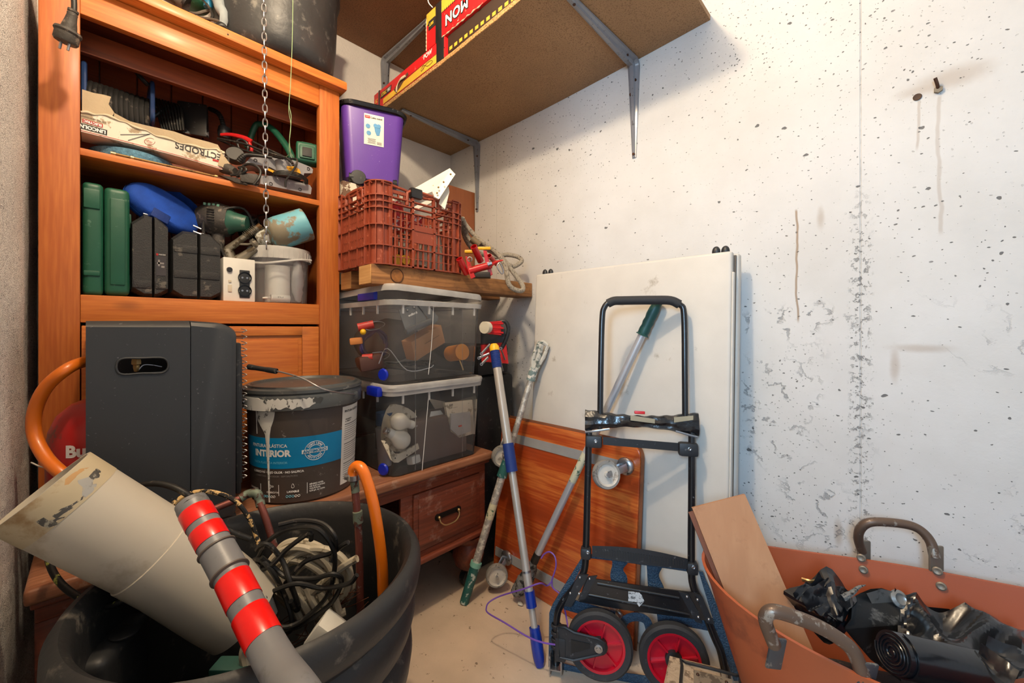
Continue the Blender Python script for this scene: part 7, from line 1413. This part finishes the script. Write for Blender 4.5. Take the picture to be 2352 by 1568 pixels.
LL = [[(588, 1290), (610, 1250), (640, 1225), (680, 1212), (730, 1215), (765, 1260), (768, 1310), (750, 1370), (700, 1420), (655, 1440), (620, 1425)],
      [(600, 1280), (625, 1300), (660, 1325), (720, 1328), (765, 1318), (785, 1335), (760, 1385), (700, 1430), (650, 1452)],
      [(600, 1282), (575, 1295), (562, 1320), (570, 1295), (598, 1285), (630, 1320), (655, 1370), (670, 1420), (665, 1450)],
      [(598, 1285), (588, 1330), (582, 1370), (590, 1410), (640, 1450), (680, 1440)],
      [(605, 1285), (600, 1340), (610, 1400), (640, 1445)], [(640, 1205), (690, 1195), (740, 1202), (768, 1230), (770, 1262), (760, 1290)],
      [(590, 1262), (600, 1250), (620, 1252), (650, 1290), (668, 1340), (685, 1390), (680, 1400), (668, 1380)],
      [(655, 1340), (700, 1290), (760, 1270), (790, 1250), (800, 1245)], [(620, 1360), (680, 1340), (740, 1350), (800, 1340), (820, 1320)], [(560, 1320), (620, 1300), (660, 1260), (710, 1225), (715, 1240)]]
for k, L_ in enumerate(LL): part('cord', cloop(L_, .0048, cablem, False, .815+.004*(k % 4), .012, seed=20+k), cablem, cc2)
cwm = mat('thin_copper_wire', (120, 72, 50), .5, .4); cw2 = thing('copper_wire', 'fine copper-brown wire strands tangled beside the upright pipe in the tub', 'wire', att(790, 1350, .86))
rs = random.Random(3)
for k in range(12):
    c_ = (770+rs.random()*50, 1320+rs.random()*60); part('strand', G().tube([att(c_[0]+rs.uniform(-30, 30)-40*q, c_[1]+rs.uniform(-30, 30)+28*q, .85+.02*rs.random()) for q in range(5)], .0009, 5), cwm, cw2)
single('white_plastic_box', 'white plastic trunking piece half sunk in the tub under the cream coil', 'trunking', G().box(att(748, 1455, .80), (.055, .05, .05), RT*.6+UP*.8, FW, .006), white)
single('white_trunking', 'white plastic strip behind the striped pole in the tub', 'trunking', G().box(att(550, 1310, .83), (.03, .12, .02), RT*.8+UP*.6, UP*.8-RT*.6, .004), white)
single('grey_elbow', 'dark grey pipe elbow behind the striped pole in the tub', 'pipe fitting', G().tube([att(560, 1330, .80), att(590, 1370, .79), att(610, 1420, .79)], .022, 16), mat('dark_grey_pipe', (92, 94, 98), .4))
single('green_circuit_box', 'dark green vented plastic box low in the tub near the front rim', 'box', G().box(att(535, 1535, .66), (.06, .03, .02), RT, FW, .003), mat('dark_teal_plastic', (30, 74, 66), .5))
lpm = mat('spattered_black_cable', (28, 27, 26), .5, dirt=(214, 178, 120), ds=60, dth=.53, dsoft=.02)
single('spattered_cable_loop', 'black cable hoop spattered with cream paint arching in front of the heater', 'cable', G().tube([att(384, 1190, .80), att(400, 1155, .82), att(440, 1132, .84), att(490, 1130, .85), att(540, 1150, .86), att(575, 1195, .87), att(592, 1240, .87), att(600, 1262, .86)], .0048, 8), lpm)
single('plain_cable_arc', 'plain black cable arching from behind the drain pipe into the tub', 'cable', G().tube([att(290, 1130, .80), att(330, 1112, .80), att(380, 1113, .80), att(430, 1135, .80), att(470, 1175, .82), att(520, 1215, .84), att(575, 1238, .86)], .0058, 10), cablem)
single('cable_below_pipe', 'black cable loop speckled yellow hanging below the drain pipe mouth', 'cable', G().tube([att(135, 1235, .74), att(112, 1265, .73), att(118, 1305, .72), att(145, 1345, .71), att(190, 1375, .70), att(245, 1392, .69), att(290, 1375, .70), att(312, 1350, .72)], .0055, 10), mat('yellow_spattered_cable', (26, 26, 26), .5, dirt=(180, 190, 90), ds=50, dth=.6, dsoft=.02))
# rusty bolt and holes in the concrete wall
wb_ = thing('rusty_bolt', 'bent rusty bolt sticking out of the stained concrete wall', 'bolt', aty(2157, 205, 0))
p = aty(2155, 207, -.001); part('shank', G().tube([p, p+V((-.002, -.012, .008)), p+V((-.006, -.02, .022))], .0032, 8), MATS['rusty_screw'], wb_); part('nut', G().cyl(p-Y1*.001, p-Y1*.007, .008, n=6), mat('plaster_clogged_nut', (130, 118, 100), .8), wb_)
single('wall_hole_plug', 'small brown hole plug beside the rusty bolt on the concrete wall', 'plug', G().lathe([(.008, .001), (.007, .002), (.004, .0005), (0, .0005)], aty(2107, 223, -.001), (0, -1, 0), n=16), MATS['hole_brown'])
